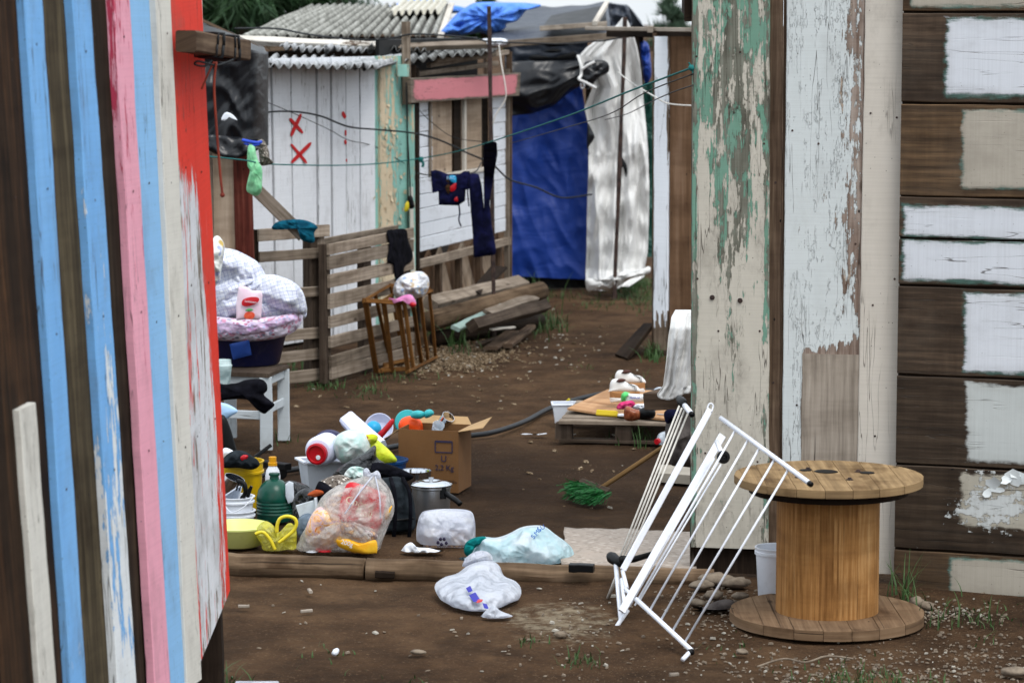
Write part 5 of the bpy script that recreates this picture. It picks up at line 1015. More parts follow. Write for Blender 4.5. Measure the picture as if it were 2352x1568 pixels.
lp = puffo('snack_pack', [(834, 1012), (854, 1002), (880, 1020), (906, 1046), (910, 1060), (880, 1068), (858, 1066), (844, 1040)], 14.64, .05, m_lime, 'lime green snack pack leaning in the blue basket', 'snack pack', nz=.12)
puffo('printed_picture', [(828, 1012), (836, 1000), (855, 996), (868, 1002), (862, 1016), (842, 1022), (830, 1020)], 14.6, .03, m_limeb, parent=lp, nz=.1)
puffo('bundled_bag', [(764, 1030), (770, 1004), (790, 990), (812, 986), (836, 992), (850, 1010), (852, 1040), (836, 1062), (806, 1068), (780, 1058)], 14.62, .11, m_wteal, 'white bag with teal print bundled beside the blue basket', 'plastic bag', nz=.14, fq=9)
mb = MB(); mb.beam(P(796, 960, 14.95), P(868, 1030, 14.75), .085, .06, n=(.2, -1, .3), ch=.012, w1=.11); fin(mb, 'white_container', m_lilac, label='long lilac white container slanting up behind the bundled bag', cat='container')
c = P(872, 984, 15.05); lathe_obj('plastic_bowl', [(.001, -.03), (.04, -.03), (.075, .0), (.082, .02), (.078, .02), (.07, .004), (.04, -.022), (.001, -.022)], c, m_lilac, 'white bowl propped upright behind the cardboard flap', 'bowl', ax=V((-.25, -1, .35)))
mb = MB(); mb.sphere(P(858, 984, 14.95), .042, n=24); mb2 = fin(mb, 'cyan_ball', m_cyan, None, True, 'cyan ball resting against the upright white bowl', 'ball')
puffo('red_lid', [(858, 1012), (862, 1000), (880, 982), (898, 962), (905, 964), (902, 976), (886, 996), (868, 1016)], 14.9, .02, m_redp, 'narrow red plastic lid beside the upright white bowl', 'lid', nz=.04)
wb = thing('white_bin', 'rectangular white bin with a flared rim beside the bundled bag', 'bin', V((P(735, 1120, 14.75).x, 14.78, 0)))
zt = P(735, 1064, 14.7).z; c0 = V((P(737, 1100, 14.75).x, 14.8, 0)); ax_, ay_ = V((.098, .03, 0)), V((-.03, .08, 0)); mb = MB()
cor = [(-1, -1), (1, -1), (1, 1), (-1, 1)]
for k in range(4):
    (a, b), (d, e) = cor[k], cor[(k + 1) % 4]; p, q = ax_ * a + ay_ * b, ax_ * d + ay_ * e
    mb.slab(c0 + p + Z * zt, c0 + q + Z * zt, c0 + p * .8, c0 + q * .8, -(p + q) * .02, 4, 3)
fin(mb, 'body', m_bin, wb); mb = MB()
for k in range(4):
    (a, b), (d, e) = cor[k], cor[(k + 1) % 4]; p, q = (ax_ * a + ay_ * b) * 1.06, (ax_ * d + ay_ * e) * 1.06; mb.beam(c0 + p + Z * (zt + .004), c0 + q + Z * (zt + .004), .022, .012, n=Z)
fin(mb, 'rim', m_white_pl, wb)
wj = lathe_obj('white_jar', [(.001, -.16), (.06, -.16), (.078, -.14), (.08, -.02), (.066, .0), (.05, .004)], P(731, 1038, 14.6), m_lilac, 'white jar with a round red lid lying in the rectangular bin', 'jar', ax=V((-.3, -1, -.05)), n=36)
lathe_obj('red_cap', [(.054, -.004), (.056, .03), (.046, .034), (.042, .024), (.001, .022)], P(731, 1040, 14.6), m_redp, parent=wj, ax=V((-.3, -1, -.05)), n=32)
lathe_obj('cap_dot', [(.012, 0), (.012, .004), (.001, .005)], P(731, 1050, 14.572), m_white_pl, parent=wj, ax=V((-.3, -1, -.05)), n=16)
mb = MB(); c = P(757, 1028, 14.98); mb.sphere(c, .098, n=30); fin(mb, 'ball', m_indigo, None, True, 'dark indigo ball behind the jar with the red lid', 'ball')
# buckets, jug, bowl and bag by the fence
c = V((P(549, 1185, 14.25).x, 14.3, 0)); zt = P(549, 1064, 14.2).z
yb = lathe_obj('yellow_bucket', [(.1, 0), (.102, .01), (.118, zt - .06), (.126, zt - .06), (.126, zt - .05), (.12, zt - .048), (.12, zt - .006), (.127, zt - .004), (.127, zt), (.118, zt), (.1, .02), (.001, .02)], c, m_yel, 'yellow ribbed bucket topped with black clothes near the fence', 'bucket', n=40)
dc = puffo('dark_garment', [(508, 1062), (520, 1044), (540, 1034), (562, 1036), (578, 1046), (592, 1056), (596, 1068), (580, 1078), (545, 1074), (515, 1074)], 14.15, .09, m_pack, 'charcoal garment with a red spot heaped on the yellow bucket', 'clothing', nz=.3, fq=9)
puffo('red_patch', [(552, 1050), (560, 1044), (570, 1046), (566, 1054), (556, 1058)], 14.05, .012, m_redp, parent=dc, N=24, K=4)
c = V((P(625, 1125, 14.65).x, 14.7, 0)); zt = P(625, 1052, 14.65).z
wbt = lathe_obj('bottle', [(.036, 0), (.04, .01), (.04, zt - .1), (.034, zt - .07), (.02, zt - .048), (.02, zt - .035)], c, m_white_pl, 'white detergent bottle with an amber cap behind the green jug', 'bottle', n=24)
lathe_obj('cap', [(.024, zt - .046), (.024, zt - .03), (.02, zt - .028), (.02, zt), (.001, zt)], c, m_bcap, parent=wbt, n=20)
for k in range(3):
    zt = P(541, [1204, 1172, 1140][k], 13.8).z; h = .13; r = .094 - .003 * k; c = V((P(541, 1200, 13.8).x, 13.82, 0)); z0 = 0 if k == 0 else zt - h
    bko = lathe_obj('white_bucket', [(r * .86, z0), (r * .88, z0 + .005), (r * .97, zt - .03), (r + .006, zt - .03), (r + .006, zt - .022), (r, zt - .02), (r, zt - .006), (r + .008, zt - .004), (r + .008, zt), (r * .96, zt), (r * .85, z0 + .02), (.001, z0 + .02)], c, m_white_pl,
              ['lowest white bucket of the nested three by the striped fence', 'middle white bucket of the nested three by the striped fence', 'topmost white bucket of the nested three, holding the steel mug'][k], 'bucket', 'nested white buckets', n=36)
mb = MB(); mb.tube(spl([P(512, 1150, 13.74), P(530, 1176, 13.7), P(560, 1164, 13.7), P(582, 1140, 13.74)]), .0025, 6); fin(mb, 'bail_handle', m_white_pl, bko, True)
sm = lathe_obj('steel_mug', [(.05, 0), (.052, .004), (.052, .1), (.05, .1), (.048, .008), (.001, .008)], P(524, 1138, 13.82), m_chrome, 'polished steel mug stuck in the topmost white bucket', 'mug', ax=V((.35, -.15, .9)))
mb = MB(); mb.tube(spl([P(546, 1104, 13.76), P(560, 1110, 13.74), P(564, 1130, 13.74), P(556, 1144, 13.76)]), .012, 8); fin(mb, 'handle', m_blk, sm, True)
mb = MB(); mb.beam(P(566, 1140, 13.8), P(578, 1116, 13.8), .03, .016, w1=.014); fin(mb, 'brush_handle', m_blk, label='black handle poking out of the topmost white bucket', cat='handle')
c = V((P(630, 1212, 13.95).x, 13.98, 0)); r = .09
pr = [(r * .93, 0), (r, .012)] + [(r + (.0022 if i % 2 else -.0012), .03 + i * .0085) for i in range(10)] + [(r * .98, .125), (r * .9, .155), (r * .72, .182), (r * .48, .2), (.024, .208), (.022, .225), (.027, .228), (.027, .238), (.001, .24)]
lathe_obj('green_jug', pr, c, m_jug, 'big dark green ribbed jug in front of the yellow bucket', 'jug', n=40)
lathe_obj('lemon_bowl', [(.10, 0), (.11, .006), (.148, .085), (.156, .092), (.157, .1), (.15, .102), (.14, .085), (.1, .012), (.001, .012)], V((P(541, 1275, 13.15).x, 13.3, 0)), m_lem, 'pale lemon plastic bowl beside the yellow carrier bag', 'bowl', n=44)
ybg = puffo('yellow_bag', [(586, 1222), (598, 1202), (612, 1196), (628, 1206), (640, 1222), (664, 1200), (680, 1214), (681, 1250), (676, 1280), (640, 1280), (606, 1278), (600, 1250)], 13.2, .08, m_ybag, 'limp yellow carrier bag with looped handles behind the log', 'plastic bag', nz=.4, fq=10, rid=.3)
for pts in ([(636, 1222), (637, 1204), (644, 1190), (660, 1185), (676, 1190), (681, 1202), (674, 1218), (658, 1232), (640, 1246)], [(586, 1226), (604, 1222), (620, 1238), (632, 1262)]):
    mb = MB(); mb.tube(spl([P(x, y, 13.1) for x, y in pts]), .0085, 8); fin(mb, 'handle', m_yhan, ybg, True)
# folded stroller like frame and panels near the stool
fr_ = thing('black_trolley', 'black folded trolley frame with a small wheel behind the bottle', 'trolley', G(630, 1075))
mb = MB(); mb.beam(G(592, 1062, .1), G(662, 1072, .1), .035, .05); fin(mb, 'frame', m_blk, fr_)
lathe_obj('wheel', [(.01, -.015), (.034, -.015), (.038, 0), (.034, .015), (.001, .015)], G(644, 1086, .04), m_blk, parent=fr_, ax=V((.4, -1, 0)), n=24)
mb = MB(); mb.beam(G(585, 1050, .12), P(622, 1022, 15.3), .02, .02); fin(mb, 'push_bar', m_blk, fr_)
puffo('leaning_sheet', [(500, 968), (520, 960), (548, 1050), (540, 1062), (500, 1064)], 15.2, .03, m_blk, 'leaning black panel under the pale blue scoop', 'panel', nz=.05)
puffo('blue_scoop', [(488, 926), (512, 925), (532, 932), (546, 944), (530, 956), (502, 972), (488, 975)], 15.3, .02, m_ice, 'pale blue plastic scoop sticking out from behind the fence', 'scoop', nz=.05)
puffo('white_wrap', [(505, 1046), (508, 1034), (520, 1028), (538, 1038), (530, 1050), (512, 1056)], 14.3, .03, m_white_pl, 'white crumpled wrap behind the charcoal garment', 'wrap', nz=.3)
# stool, tub and bedding
st = thing('stool', 'worn white painted wooden stool under the laundry tub', 'stool', G(585, 1020))
zs = .425; A = G(612, 1032), G(652, 1010), G(478, 1026), G(530, 1004)
def leg(p, w=.072): mb = MB(); mb.beam(V((p.x, p.y, 0)), V((p.x, p.y, zs)), w, .045, n=(0, -1, 0), ch=.004, wob=.002); fin(mb, 'leg', m_stool, st)
leg(A[0]); leg(A[1], .07); leg(A[2]); leg(A[3])
for a, b, z, h in ((0, 1, .40, .055), (0, 1, .23, .05), (0, 2, .40, .05), (0, 2, .2, .05), (1, 3, .4, .05), (2, 3, .4, .05)):
    mb = MB(); p, q = V(A[a]), V(A[b]); p.z = q.z = z; mb.beam(p, q, h, .02, n=(q - p).cross(Z)); fin(mb, 'rail', m_stool, st)
mb = MB(); q = [V((p.x, p.y, zs + .025)) for p in A]; cq = sum(q, V()) / 4; q = [cq + (p - cq) * 1.15 for p in q]; mb.slab(q[2], q[0], q[3], q[1], V((0, 0, -.024)), 10, 6, .003); fin(mb, 'seat', m_palletd, st)
tc_ = V((P(566, 850, 16.75).x, 16.75, zs + .028))
tub = lathe_obj('laundry_tub', [(.19, 0), (.2, .01), (.255, .24), (.28, .26), (.285, .275), (.27, .28), (.245, .25), (.19, .02), (.001, .02)], tc_, m_tub, 'dark navy laundry tub heaped with bedding on the white stool', 'tub', n=48)
puffo('sticker', [(527, 790), (572, 780), (578, 815), (535, 826)], 16.47, .012, m_lab, parent=tub, sm=False, N=40, K=4, nz=.02, Yf=lambda x, y: 16.52 + (x - 550) ** 2 * .000008 - (826 - y) * .0011)
for k, (x, z) in enumerate(((-1, 0), (1, 0))):
    mb = MB(); mb.tube(spl([tc_ + V((x * .28, -.06, .27)), tc_ + V((x * .31, -.03, .262)), tc_ + V((x * .31, .04, .262)), tc_ + V((x * .28, .07, .27))]), .012, 8); fin(mb, 'handle', m_tub, tub, True)
fz = puffo('floral_sheet', [(470, 728), (560, 732), (640, 724), (690, 716), (693, 740), (672, 764), (630, 778), (570, 784), (510, 782), (470, 776)], 16.55, .1, m_floral, 'floral sheet hanging over the rim of the laundry tub', 'sheet', nz=.2, fq=9, flat=.35, Yf=lambda x, y: 16.52 + (x - 570) ** 2 * .0000085)
puffo('frill', [(470, 736), (520, 742), (580, 748), (640, 734), (672, 722), (684, 734), (640, 752), (606, 764), (560, 770), (500, 768), (470, 760)], 16.4, .05, m_frill, parent=fz, nz=.25, fq=12, Yf=lambda x, y: 16.44 + (x - 570) ** 2 * .0000085)
pb = puffo('plaid_blanket', [(470, 600), (488, 560), (508, 568), (540, 574), (570, 588), (592, 602), (606, 622), (612, 632), (640, 634), (670, 645), (692, 664), (702, 690), (705, 716), (698, 732), (660, 738), (600, 742), (540, 742), (470, 736)], 16.75, .24, m_quilt, 'white and lilac plaid blanket heaped in the laundry tub', 'blanket', nz=.22, fq=5.0, flat=.42, N=150, K=26, rid=.06, c=(585, 685))
puffo('blanket_fold', [(560, 664), (590, 640), (622, 630), (655, 640), (690, 666), (704, 700), (700, 722), (660, 716), (620, 706), (590, 690), (572, 680)], 16.6, .12, m_quilt, parent=pb, nz=.12, fq=6, flat=.5)
puffo('blanket_fold', [(480, 672), (510, 650), (548, 636), (590, 640), (566, 662), (540, 690), (510, 706), (480, 706)], 16.6, .1, m_quilt, parent=pb, nz=.15, fq=6)
puffo('patchwork_quilt', [(470, 600), (484, 556), (498, 541), (511, 552), (516, 570), (510, 610), (502, 650), (470, 662)], 16.42, .14, m_patch, 'yellowish patchwork quilt edge at the top of the bedding heap', 'quilt', nz=.25, fq=7)
po = puffo('refill_pouch', [(548, 660), (556, 656), (570, 660), (578, 667), (600, 668), (603, 678), (600, 730), (594, 735), (566, 733), (543, 736), (542, 700)], 16.25, .018, m_pouch, 'white and pink refill pouch with a red logo on the bedding', 'pouch', nz=.08, sm=False, flat=.35)
puffo('logo_swoosh', [(555, 695), (560, 687), (576, 682), (592, 683), (595, 690), (586, 698), (570, 703), (558, 702)], 16.219, .003, m_logo, parent=po, N=40, K=3, nz=.0)
txt('Lavitabom', .017, P(576, 693, 16.209), P(590, 695, 16.2) - P(570, 692.5, 16.2), Z, m_white_pl, po)
puffo('fruit_print', [(561, 722), (568, 716), (578, 716), (585, 721), (582, 731), (570, 733), (562, 730)], 16.219, .002, m_fruit, parent=po, N=30, K=3, nz=0); puffo('leaf_print', [(563, 713), (572, 708), (582, 711), (574, 715)], 16.214, .003, m_leaf, parent=po, N=24, K=3, nz=0)
puffo('black_bag', [(480, 876), (506, 880), (540, 880), (565, 872), (598, 870), (612, 880), (614, 896), (606, 906), (622, 920), (631, 930), (616, 944), (606, 950), (590, 940), (578, 922), (556, 916), (520, 918), (480, 922)], 15.95, .1, m_blkcl, 'black garment with a hanging sleeve draped on the stool rail', 'clothing', nz=.15, fq=6, flat=.5)
cu_ = lathe_obj('plastic_cup', [(.034, 0), (.036, .004), (.046, .1), (.05, .105), (.05, .11), (.044, .115), (.042, .14), (.04, .14), (.038, .108), (.03, .01), (.001, .01)], V((P(516, 880, 16.0).x, 15.95, P(516, 882, 15.95).z)), m_frost, 'frosted plastic cup in front of the laundry tub', 'cup', n=28)
# ------------------------------------------------------------------ slatted crate by the fence, laundry
cr = thing('slatted_crate', 'orange brown slatted crate stood on end beside the pallet', 'crate', G(925, 845))
def cb_(p0, p1, w=.03, t=.014, nm='slat'): mb = MB(); mb.beam(p0, p1, w, t, n=(-.3, -1, .2), ch=.002, wob=.003); fin(mb, nm, m_crate, cr)
tops = [(839, 690, 19.55), (882, 697, 19.75), (915, 697, 19.75), (929, 697, 19.95), (948, 697, 20.1), (966, 684, 20.3), (986, 668, 20.6)]; bots = [(865, 855), (901, 856), (938, 855), (950, 852), (968, 834), (983, 828), (1001, 820)]
ws_ = [.04, .034, .034, .028, .03, .026, .024]
for t, b, w in zip(tops, bots, ws_): cb_(P(*t), G(*b), w)
T = lambda x, y, Y: P(x, y, Y)
for p, q in (((834, 690, 19.5), (926, 696, 19.75)), ((836, 690, 19.5), (894, 656, 20.3)), ((874, 694, 19.7), (936, 656, 20.5)), ((926, 696, 19.75), (990, 668, 20.6)), ((894, 656, 20.3), (985, 664, 20.7))): cb_(T(*p), T(*q), .03, .02, 'frame_rail')
for p, q in (((868, 852), (940, 846)), ((936, 854), (1002, 820)), ((880, 838), (940, 826)), ((872, 852), (905, 832))): cb_(G(*p, .02), G(*q, .02), .03, .02, 'frame_rail')
cb_(T(894, 656, 20.3), G(930, 826), .03); cb_(T(862, 676, 19.9), G(898, 838), .026)
puffo('laundry_bundle', [(903, 668), (908, 648), (925, 632), (950, 624), (972, 625), (984, 638), (985, 660), (974, 678), (950, 686), (925, 690), (910, 686)], 20.0, .14, dots('pastel_print_cotton', '#d7d9de', ['#c9b79d', '#9fb6d6', '#e9ebf0'], 14), 'bundle of white and pastel laundry on top of the slatted crate', 'laundry', nz=.35, fq=9, rid=.04)
sk = puffo('sock', [(893, 684), (905, 688), (922, 680), (938, 676), (948, 680), (956, 696), (950, 705), (940, 702), (930, 690), (912, 694), (900, 698)], 19.7, .05, cloth('pink_sock_knit', '#dd8fbf', '#c978ab'), 'pink sock with a red toe hanging off the slatted crate', 'sock', nz=.15, fq=10)
puffo('red_toe', [(942, 696), (951, 694), (956, 700), (950, 706), (942, 704)], 19.66, .03, m_redp, parent=sk, N=24, K=4)
puffo('black_trousers', [(888, 532), (905, 527), (932, 527), (938, 552), (948, 582), (945, 600), (930, 612), (925, 634), (912, 646), (905, 630), (903, 608), (888, 600), (894, 566)], 20.25, .05, m_blkcl, 'black trousers hung over the full grey pallet', 'clothing', nz=.2, fq=7, Yf=lambda x, y: PL2(x, 600).y - .05)
puffo('teal_shirt', [(624, 522), (636, 510), (660, 505), (690, 504), (714, 510), (730, 522), (722, 534), (722, 556), (704, 556), (690, 548), (688, 528), (655, 526), (630, 528)], 18.95, .05, m_denim, 'teal cotton cloth draped over the pallet with missing slats', 'clothing', nz=.35, fq=10, rid=.25, Yf=lambda x, y: 18.85)
# ------------------------------------------------------------------ wood pile
def pile(nm, p0, p1, w, t, m_, label, n=None, cat='beam', **k): mb = MB(); mb.beam(p0, p1, w, t, n=n, wob=.006, seg=10, ch=.006, **k); return fin(mb, nm, m_, None, False, label, cat, 'timber of the wood pile')
pile('timber_beam', P(988, 700, 21.9), P(1198, 650, 23.3), .13, .09, m_pallet, 'squared grey beam at the top of the wood pile', n=(.2, -.75, 1))
mb = MB(); a, b = P(985, 738, 21.5), P(1243, 668, 22.7); mb.tube([a.lerp(b, k / 16) for k in range(17)], [.078 * (1 + .05 * n3((k, 3, 1), .6)) for k in range(17)], 18); fin(mb, 'round_log', m_log, None, True, 'round bark brown log lying under the squared grey beam', 'log', 'timber of the wood pile')
mb = MB(); a, b = P(1000, 770, 21.6), P(1240, 706, 22.9); a.z = b.z = .05; mb.tube([a.lerp(b, k / 10) for k in range(11)], .06, 14); fin(mb, 'round_log', m_dark, None, True, 'dark round log at the bottom of the wood pile', 'log', 'timber of the wood pile')
pile('timber_board', P(1120, 718, 21.5), P(1226, 682, 22.5), .09, .03, m_grey, 'short grey board with a cut end on the wood pile', n=(.1, -.7, .7), cat='board')
pile('timber_board', P(1046, 754, 21.0), P(1156, 704, 22.0), .075, .03, peel('pale_green_paint', GY, [('#93aaa4', '#869b93', .2, 0, 3, 14, .5)], .2), 'pale green painted board on the wood pile', n=(.1, -.6, .8), cat='board')
pile('timber_beam', P(1084, 748, 20.9), P(1252, 702, 22.2), .085, .085, m_palletd, 'thick dark beam in front of the wood pile', n=(.15, -1, .35))
pile('timber_board', G(1128, 800, .02), G(1176, 762, .05), .11, .025, m_brown, 'short brown plank flat on the ground below the iron bar', n=(0, 0, 1), cat='board')
pile('timber_board', G(1166, 794, .02), G(1220, 750, .05), .075, .035, m_brown, 'narrow brown plank right of the iron bar foot', n=(0, 0, 1), cat='board')
pile('timber_board', G(1100, 790, .01), G(1150, 775, .02), .06, .02, m_palletd, 'thin dark slat under the short brown plank', n=(0, 0, 1), cat='board')
pile('timber_board', P(1128, 756, 21.2), P(1182, 751, 21.6), .03, .012, m_cream, 'thin pale splinter on the thick dark beam', n=(0, -.6, .8), cat='board')
mb = MB(); a, b, c, d = P(1082, 664, 22.6), P(1100, 672, 22.4), P(1128, 610, 24.0), P(1164, 612, 24.0); mb.slab(a, b, c, d, V((.01, .03, -.02)), 10, 4, .004); fin(mb, 'timber_board', m_dark, None, False, 'dark wet board leaning on the studs behind the wood pile', 'board', 'timber of the wood pile')
# ------------------------------------------------------------------ low pallet with board and small things
lpal = thing('low_pallet', 'low wooden pallet lying on the soil under the plywood sheet', 'pallet', G(1420, 1000))
f0, f1 = G(1284, 1016), G(1560, 1022); dd = (f1 - f0).normalized(); up_ = V((-dd.y, dd.x, 0)).normalized(); hz = .135; Lp = (f1 - f0).length; Dp = .95
for k in range(6):
    o_ = up_ * (k * Dp / 6 + .03); mb = MB(); mb.beam(f0 + o_ + Z * (hz - .011), f1 + o_ + Z * (hz - .011), .12 if k else .1, .022, n=Z, ch=.003, wob=.002, seg=8); fin(mb, 'deck_slat', m_pallet, lpal)
for f in (.0, .5, .93):
    for k in range(2):
        mb = MB(); p = f0.lerp(f1, f + .035) + up_ * (.05 + k * .7); mb.beam(p + Z * .02, p + Z * (hz - .022), .1, .09, n=-up_); fin(mb, 'block', m_palletd, lpal)
mb = MB(); mb.beam(f0 + up_ * .05 + Z * .01, f1 + up_ * .05 + Z * .01, .1, .02, n=Z); fin(mb, 'bottom_slat', m_palletd, lpal)
zb2 = hz + .004
a, b, c, d = G(1303, 948, zb2), G(1575, 972, zb2), G(1396, 900, zb2), G(1600, 905, zb2)
mb = MB()
def plyf(u, v):
    p = a.lerp(b, u).lerp(c.lerp(d, u), v); p.z += .012 + .05 * max(0, .25 - u) * (1 - v); return p
ids = mb.grid(plyf, 20, 10, 1.2, .6); fin(mb, 'plywood_sheet', m_plyo, None, False, 'orange brown plywood sheet on the low pallet', 'plywood', solid=.012)
zt = hz + .024
def on(px, py): return G(px, py, zt)
def shoe(x0, y0, Y, label):
    q = lambda pts: [(x0 + x, y0 + y) for x, y in pts]
    s = puffo('shoe', q([(0, -28), (2, -44), (10, -52), (28, -50), (44, -42), (60, -38), (70, -28), (69, -22), (40, -20), (0, -22)]), Y, .04, m_shoe, label, 'shoe', None, 'pair of white wedge shoes', nz=.04, flat=.45)
    puffo('wedge_sole', q([(0, -24), (20, -25), (45, -24), (69, -24), (70, -8), (40, -5), (1, -3)]), Y - .005, .045, m_cork, parent=s, sm=False, flat=.3, nz=.03)
    puffo('outsole', q([(0, -9), (35, -9), (69, -11), (69, -2), (40, 1), (2, 2)]), Y - .008, .048, m_shoe, parent=s, sm=False, flat=.3, nz=.1)
    puffo('opening', q([(14, -46), (24, -53), (37, -51), (34, -46), (22, -43)]), Y - .018, .03, m_shoein, parent=s, N=36, K=5, nz=.02)
    mb = MB()
    for k in range(4): mb.tube([P(x0 + 42 + k * 4, y0 - 44 + k * 2.0, Y - .03), P(x0 + 46 + k * 4, y0 - 39 + k * 2, Y - .035)], .0022, 5)
    for k in range(2): mb.tube(spl([P(x0 + 57 + k * 3, y0 - 37, Y - .035), P(x0 + 58 + k * 3, y0 - 31, Y - .04), P(x0 + 60 + k * 3, y0 - 24, Y - .04)]), .002, 5)
    fin(mb, 'lace', m_blk, s, True)
shoe(1412, 902, 17.35, 'rear white shoe with a cork wedge, farther from the viewer'); shoe(1400, 922, 16.98, 'front white shoe with a cork wedge, nearer the wipes pack')
wp_ = puffo('wipes_pack', [(1428, 905), (1436, 900), (1448, 904), (1470, 905), (1502, 905), (1504, 920), (1470, 924), (1428, 924)], 16.75, .05, m_wipes, 'white and green wipes pack in front of the white shoes', 'pack', nz=.15, sm=False, flat=.4)
puffo('green_end', [(1427, 906), (1436, 899), (1448, 904), (1440, 912), (1436, 924), (1427, 924)], 16.745, .053, m_grn, parent=wp_, N=40, K=6, nz=.15)
r_ = P(1480, 915, 16.69) - P(1510, 915, 16.69); txt('Klip', .04, P(1489, 914, 16.69), r_, V((0, 0, -1)), m_blk, wp_); txt('www', .03, P(1458, 914, 16.69), r_, V((0, 0, -1)), m_flag, wp_)
puffo('pink_cloth', [(1416, 938), (1422, 926), (1436, 921), (1452, 920), (1459, 928), (1452, 936), (1430, 940)], 16.5, .04, m_pinkcl, 'hot pink cloth scrap on the plywood sheet', 'cloth', nz=.35, fq=20)
puffo('crumpled_wipes', [(1452, 936), (1460, 928), (1480, 926), (1495, 918), (1510, 922), (1518, 936), (1500, 944), (1470, 942)], 16.5, .04, m_ragw, 'crumpled white wipes beside the pink cloth', 'wipes', nz=.5, fq=20)
jb = puffo('brown_jar', [(1433, 958), (1434, 938), (1442, 932), (1456, 938), (1470, 942), (1476, 950), (1470, 962), (1452, 967), (1438, 965)], 16.3, .045, m_jarb, 'overturned brown and black jar lying on the plywood sheet', 'jar', nz=.08)
puffo('black_half', [(1464, 946), (1476, 936), (1492, 933), (1504, 942), (1505, 954), (1496, 962), (1474, 964), (1466, 958)], 16.3, .045, m_blk, parent=jb, nz=.06)
mb = MB(); mb.beam(on(1371, 952) + Z * .012, on(1417, 955) + Z * .012, .035, .024, n=(0, -1, .4), ch=.005); fin(mb, 'sponge', m_sponge, None, False, 'flat yellow sponge bar at the front of the plywood', 'sponge')
lathe_obj('jar_lid_disc', [(.022, 0), (.024, .004), (.02, .012), (.001, .014)], on(1427, 955), m_white_pl, 'round white lid between the sponge and the brown jar', 'lid', n=20)
mb = MB(); mb.beam(on(1510, 952) + Z * .004, on(1530, 954) + Z * .004, .014, .005, n=Z); fin(mb, 'cutlery_piece', m_alu, None, False, 'thin pale piece of cutlery near the right end of the plywood', 'cutlery')
# open white tub
tw = thing('white_tub', 'open square white tub beside the low pallet', 'tub', G(1297, 975)); c0 = G(1298, 972); mb = MB()
p_ = [c0 + V((x * .06, y * .06, 0)) for x, y in ((-1, -1), (1, -.8), (.95, 1), (-1.05, .9))]; q_ = [c0 + V((x * .078, y * .08, .125)) for x, y in ((-1, -1), (1, -.8), (.95, 1), (-1.05, .9))]
for k in range(4): j = (k + 1) % 4; mb.slab(q_[k], q_[j], p_[k], p_[j], (c0 - (p_[k] + p_[j]) / 2) * .04, 3, 3)
mb.slab(p_[0] + Z * .004, p_[1] + Z * .004, p_[3] + Z * .004, p_[2] + Z * .004, V((0, 0, -.003)), 2, 2); fin(mb, 'body', m_white_pl, tw); mb = MB()
for k in range(4): mb.beam(q_[k], q_[(k + 1) % 4], .012, .008, n=Z)
fin(mb, 'rim', m_white_pl, tw)
mb = MB(); mb.tube([G(1297, 926, .01), G(1307, 917, .05)], .008, 8); fin(mb, 'yellow_peg', m_yhan, None, True, 'yellow peg standing by the hose behind the white tub', 'peg')
# hose
hp = [(560, 1100), (640, 1083), (694, 1074), (790, 1052), (900, 1026), (1055, 1003), (1130, 993), (1200, 970), (1262, 938), (1325, 917), (1385, 904), (1450, 898), (1530, 899), (1610, 905)]
mb = MB(); mb.tube(spl([G(x, y, .016) for x, y in hp], 8), .016, 10); fin(mb, 'garden_hose', m_hose, None, True, 'black hose snaking across the soil to the low pallet', 'hose')
# beam end, cloth, dark clothes, bottle at the edge of the gap
wchair = thing('wooden_bench', 'dark wooden bench end behind the board wall edge', 'bench', G(1560, 1075))
mb = MB(); mb.beam(P(1512, 912, 14.6), P(1640, 912, 14.4), .09, .28, n=(0, -1, 0), wob=.003); fin(mb, 'seat', m_brown, wchair)
for x in (1600, 1630):
    mb = MB(); a = P(x, 950, 14.5); mb.beam(V((a.x, a.y, 0)), V((a.x, a.y, .46)), .06, .06); fin(mb, 'leg', m_dark, wchair)
mb = MB()
def gcf(u, v):
    y = 715 + v * 197 * (1 - .14 * max(0, u - .35)); xl = 1500
    for (ya, xa), (yb_, xb_) in zip([(715, 1553), (730, 1543), (770, 1536), (830, 1530), (885, 1523), (905, 1509), (915, 1512)], [(730, 1543), (770, 1536), (830, 1530), (885, 1523), (905, 1509), (915, 1512), (930, 1515)]):
        if ya <= y <= yb_: xl = xa + (xb_ - xa) * (y - ya) / (yb_ - ya)
    x = xl + (1640 - xl) * u; p = P(x, y + (6 * math.sin(u * 9) if v > .9 else 0), 14.25); f = min(1, v * 3)
    p.y -= f * (.10 * abs(n3((u * 5 + v * .9, v * .7, 4), 1)) + .03 * n3((u * 13 + v * 2, v * 2.2, 6), 1)) - .12 * max(0, .2 - v) * 3; return p
mb.grid(gcf, 60, 50); fin(mb, 'white_cloth', m_gauze, None, True, 'white gauzy cloth hanging at the edge of the board wall', 'cloth', solid=.003)
puffo('dark_trousers', [(1528, 1000), (1532, 960), (1545, 944), (1600, 940), (1610, 1060), (1560, 1070), (1536, 1060)], 14.35, .1, m_sneak, 'grey trousers heaped behind the clothes rack', 'clothing', nz=.2, fq=7)
puffo('navy_cloth', [(1525, 956), (1530, 942), (1560, 942), (1562, 958), (1545, 968), (1532, 972)], 14.25, .05, m_navy, 'navy cloth above the grey trousers', 'cloth', nz=.3)
bt = thing('soda_bottle', 'clear soda bottle with a red cap lying by the low pallet', 'bottle', G(1525, 1020)); p0, p1 = G(1508, 1014, .045), G(1566, 990, .055); dd = (p1 - p0).normalized()
lathe_obj('bottle_body', [(.012, .02), (.014, .035), (.03, .07), (.04, .1), (.04, .2), (.038, .24), (.001, .24)], p0, m_glass, parent=bt, ax=dd, n=24); lathe_obj('cap', [(.016, 0), (.017, .003), (.017, .026), (.001, .026)], p0, m_redp, parent=bt, ax=dd, n=18)
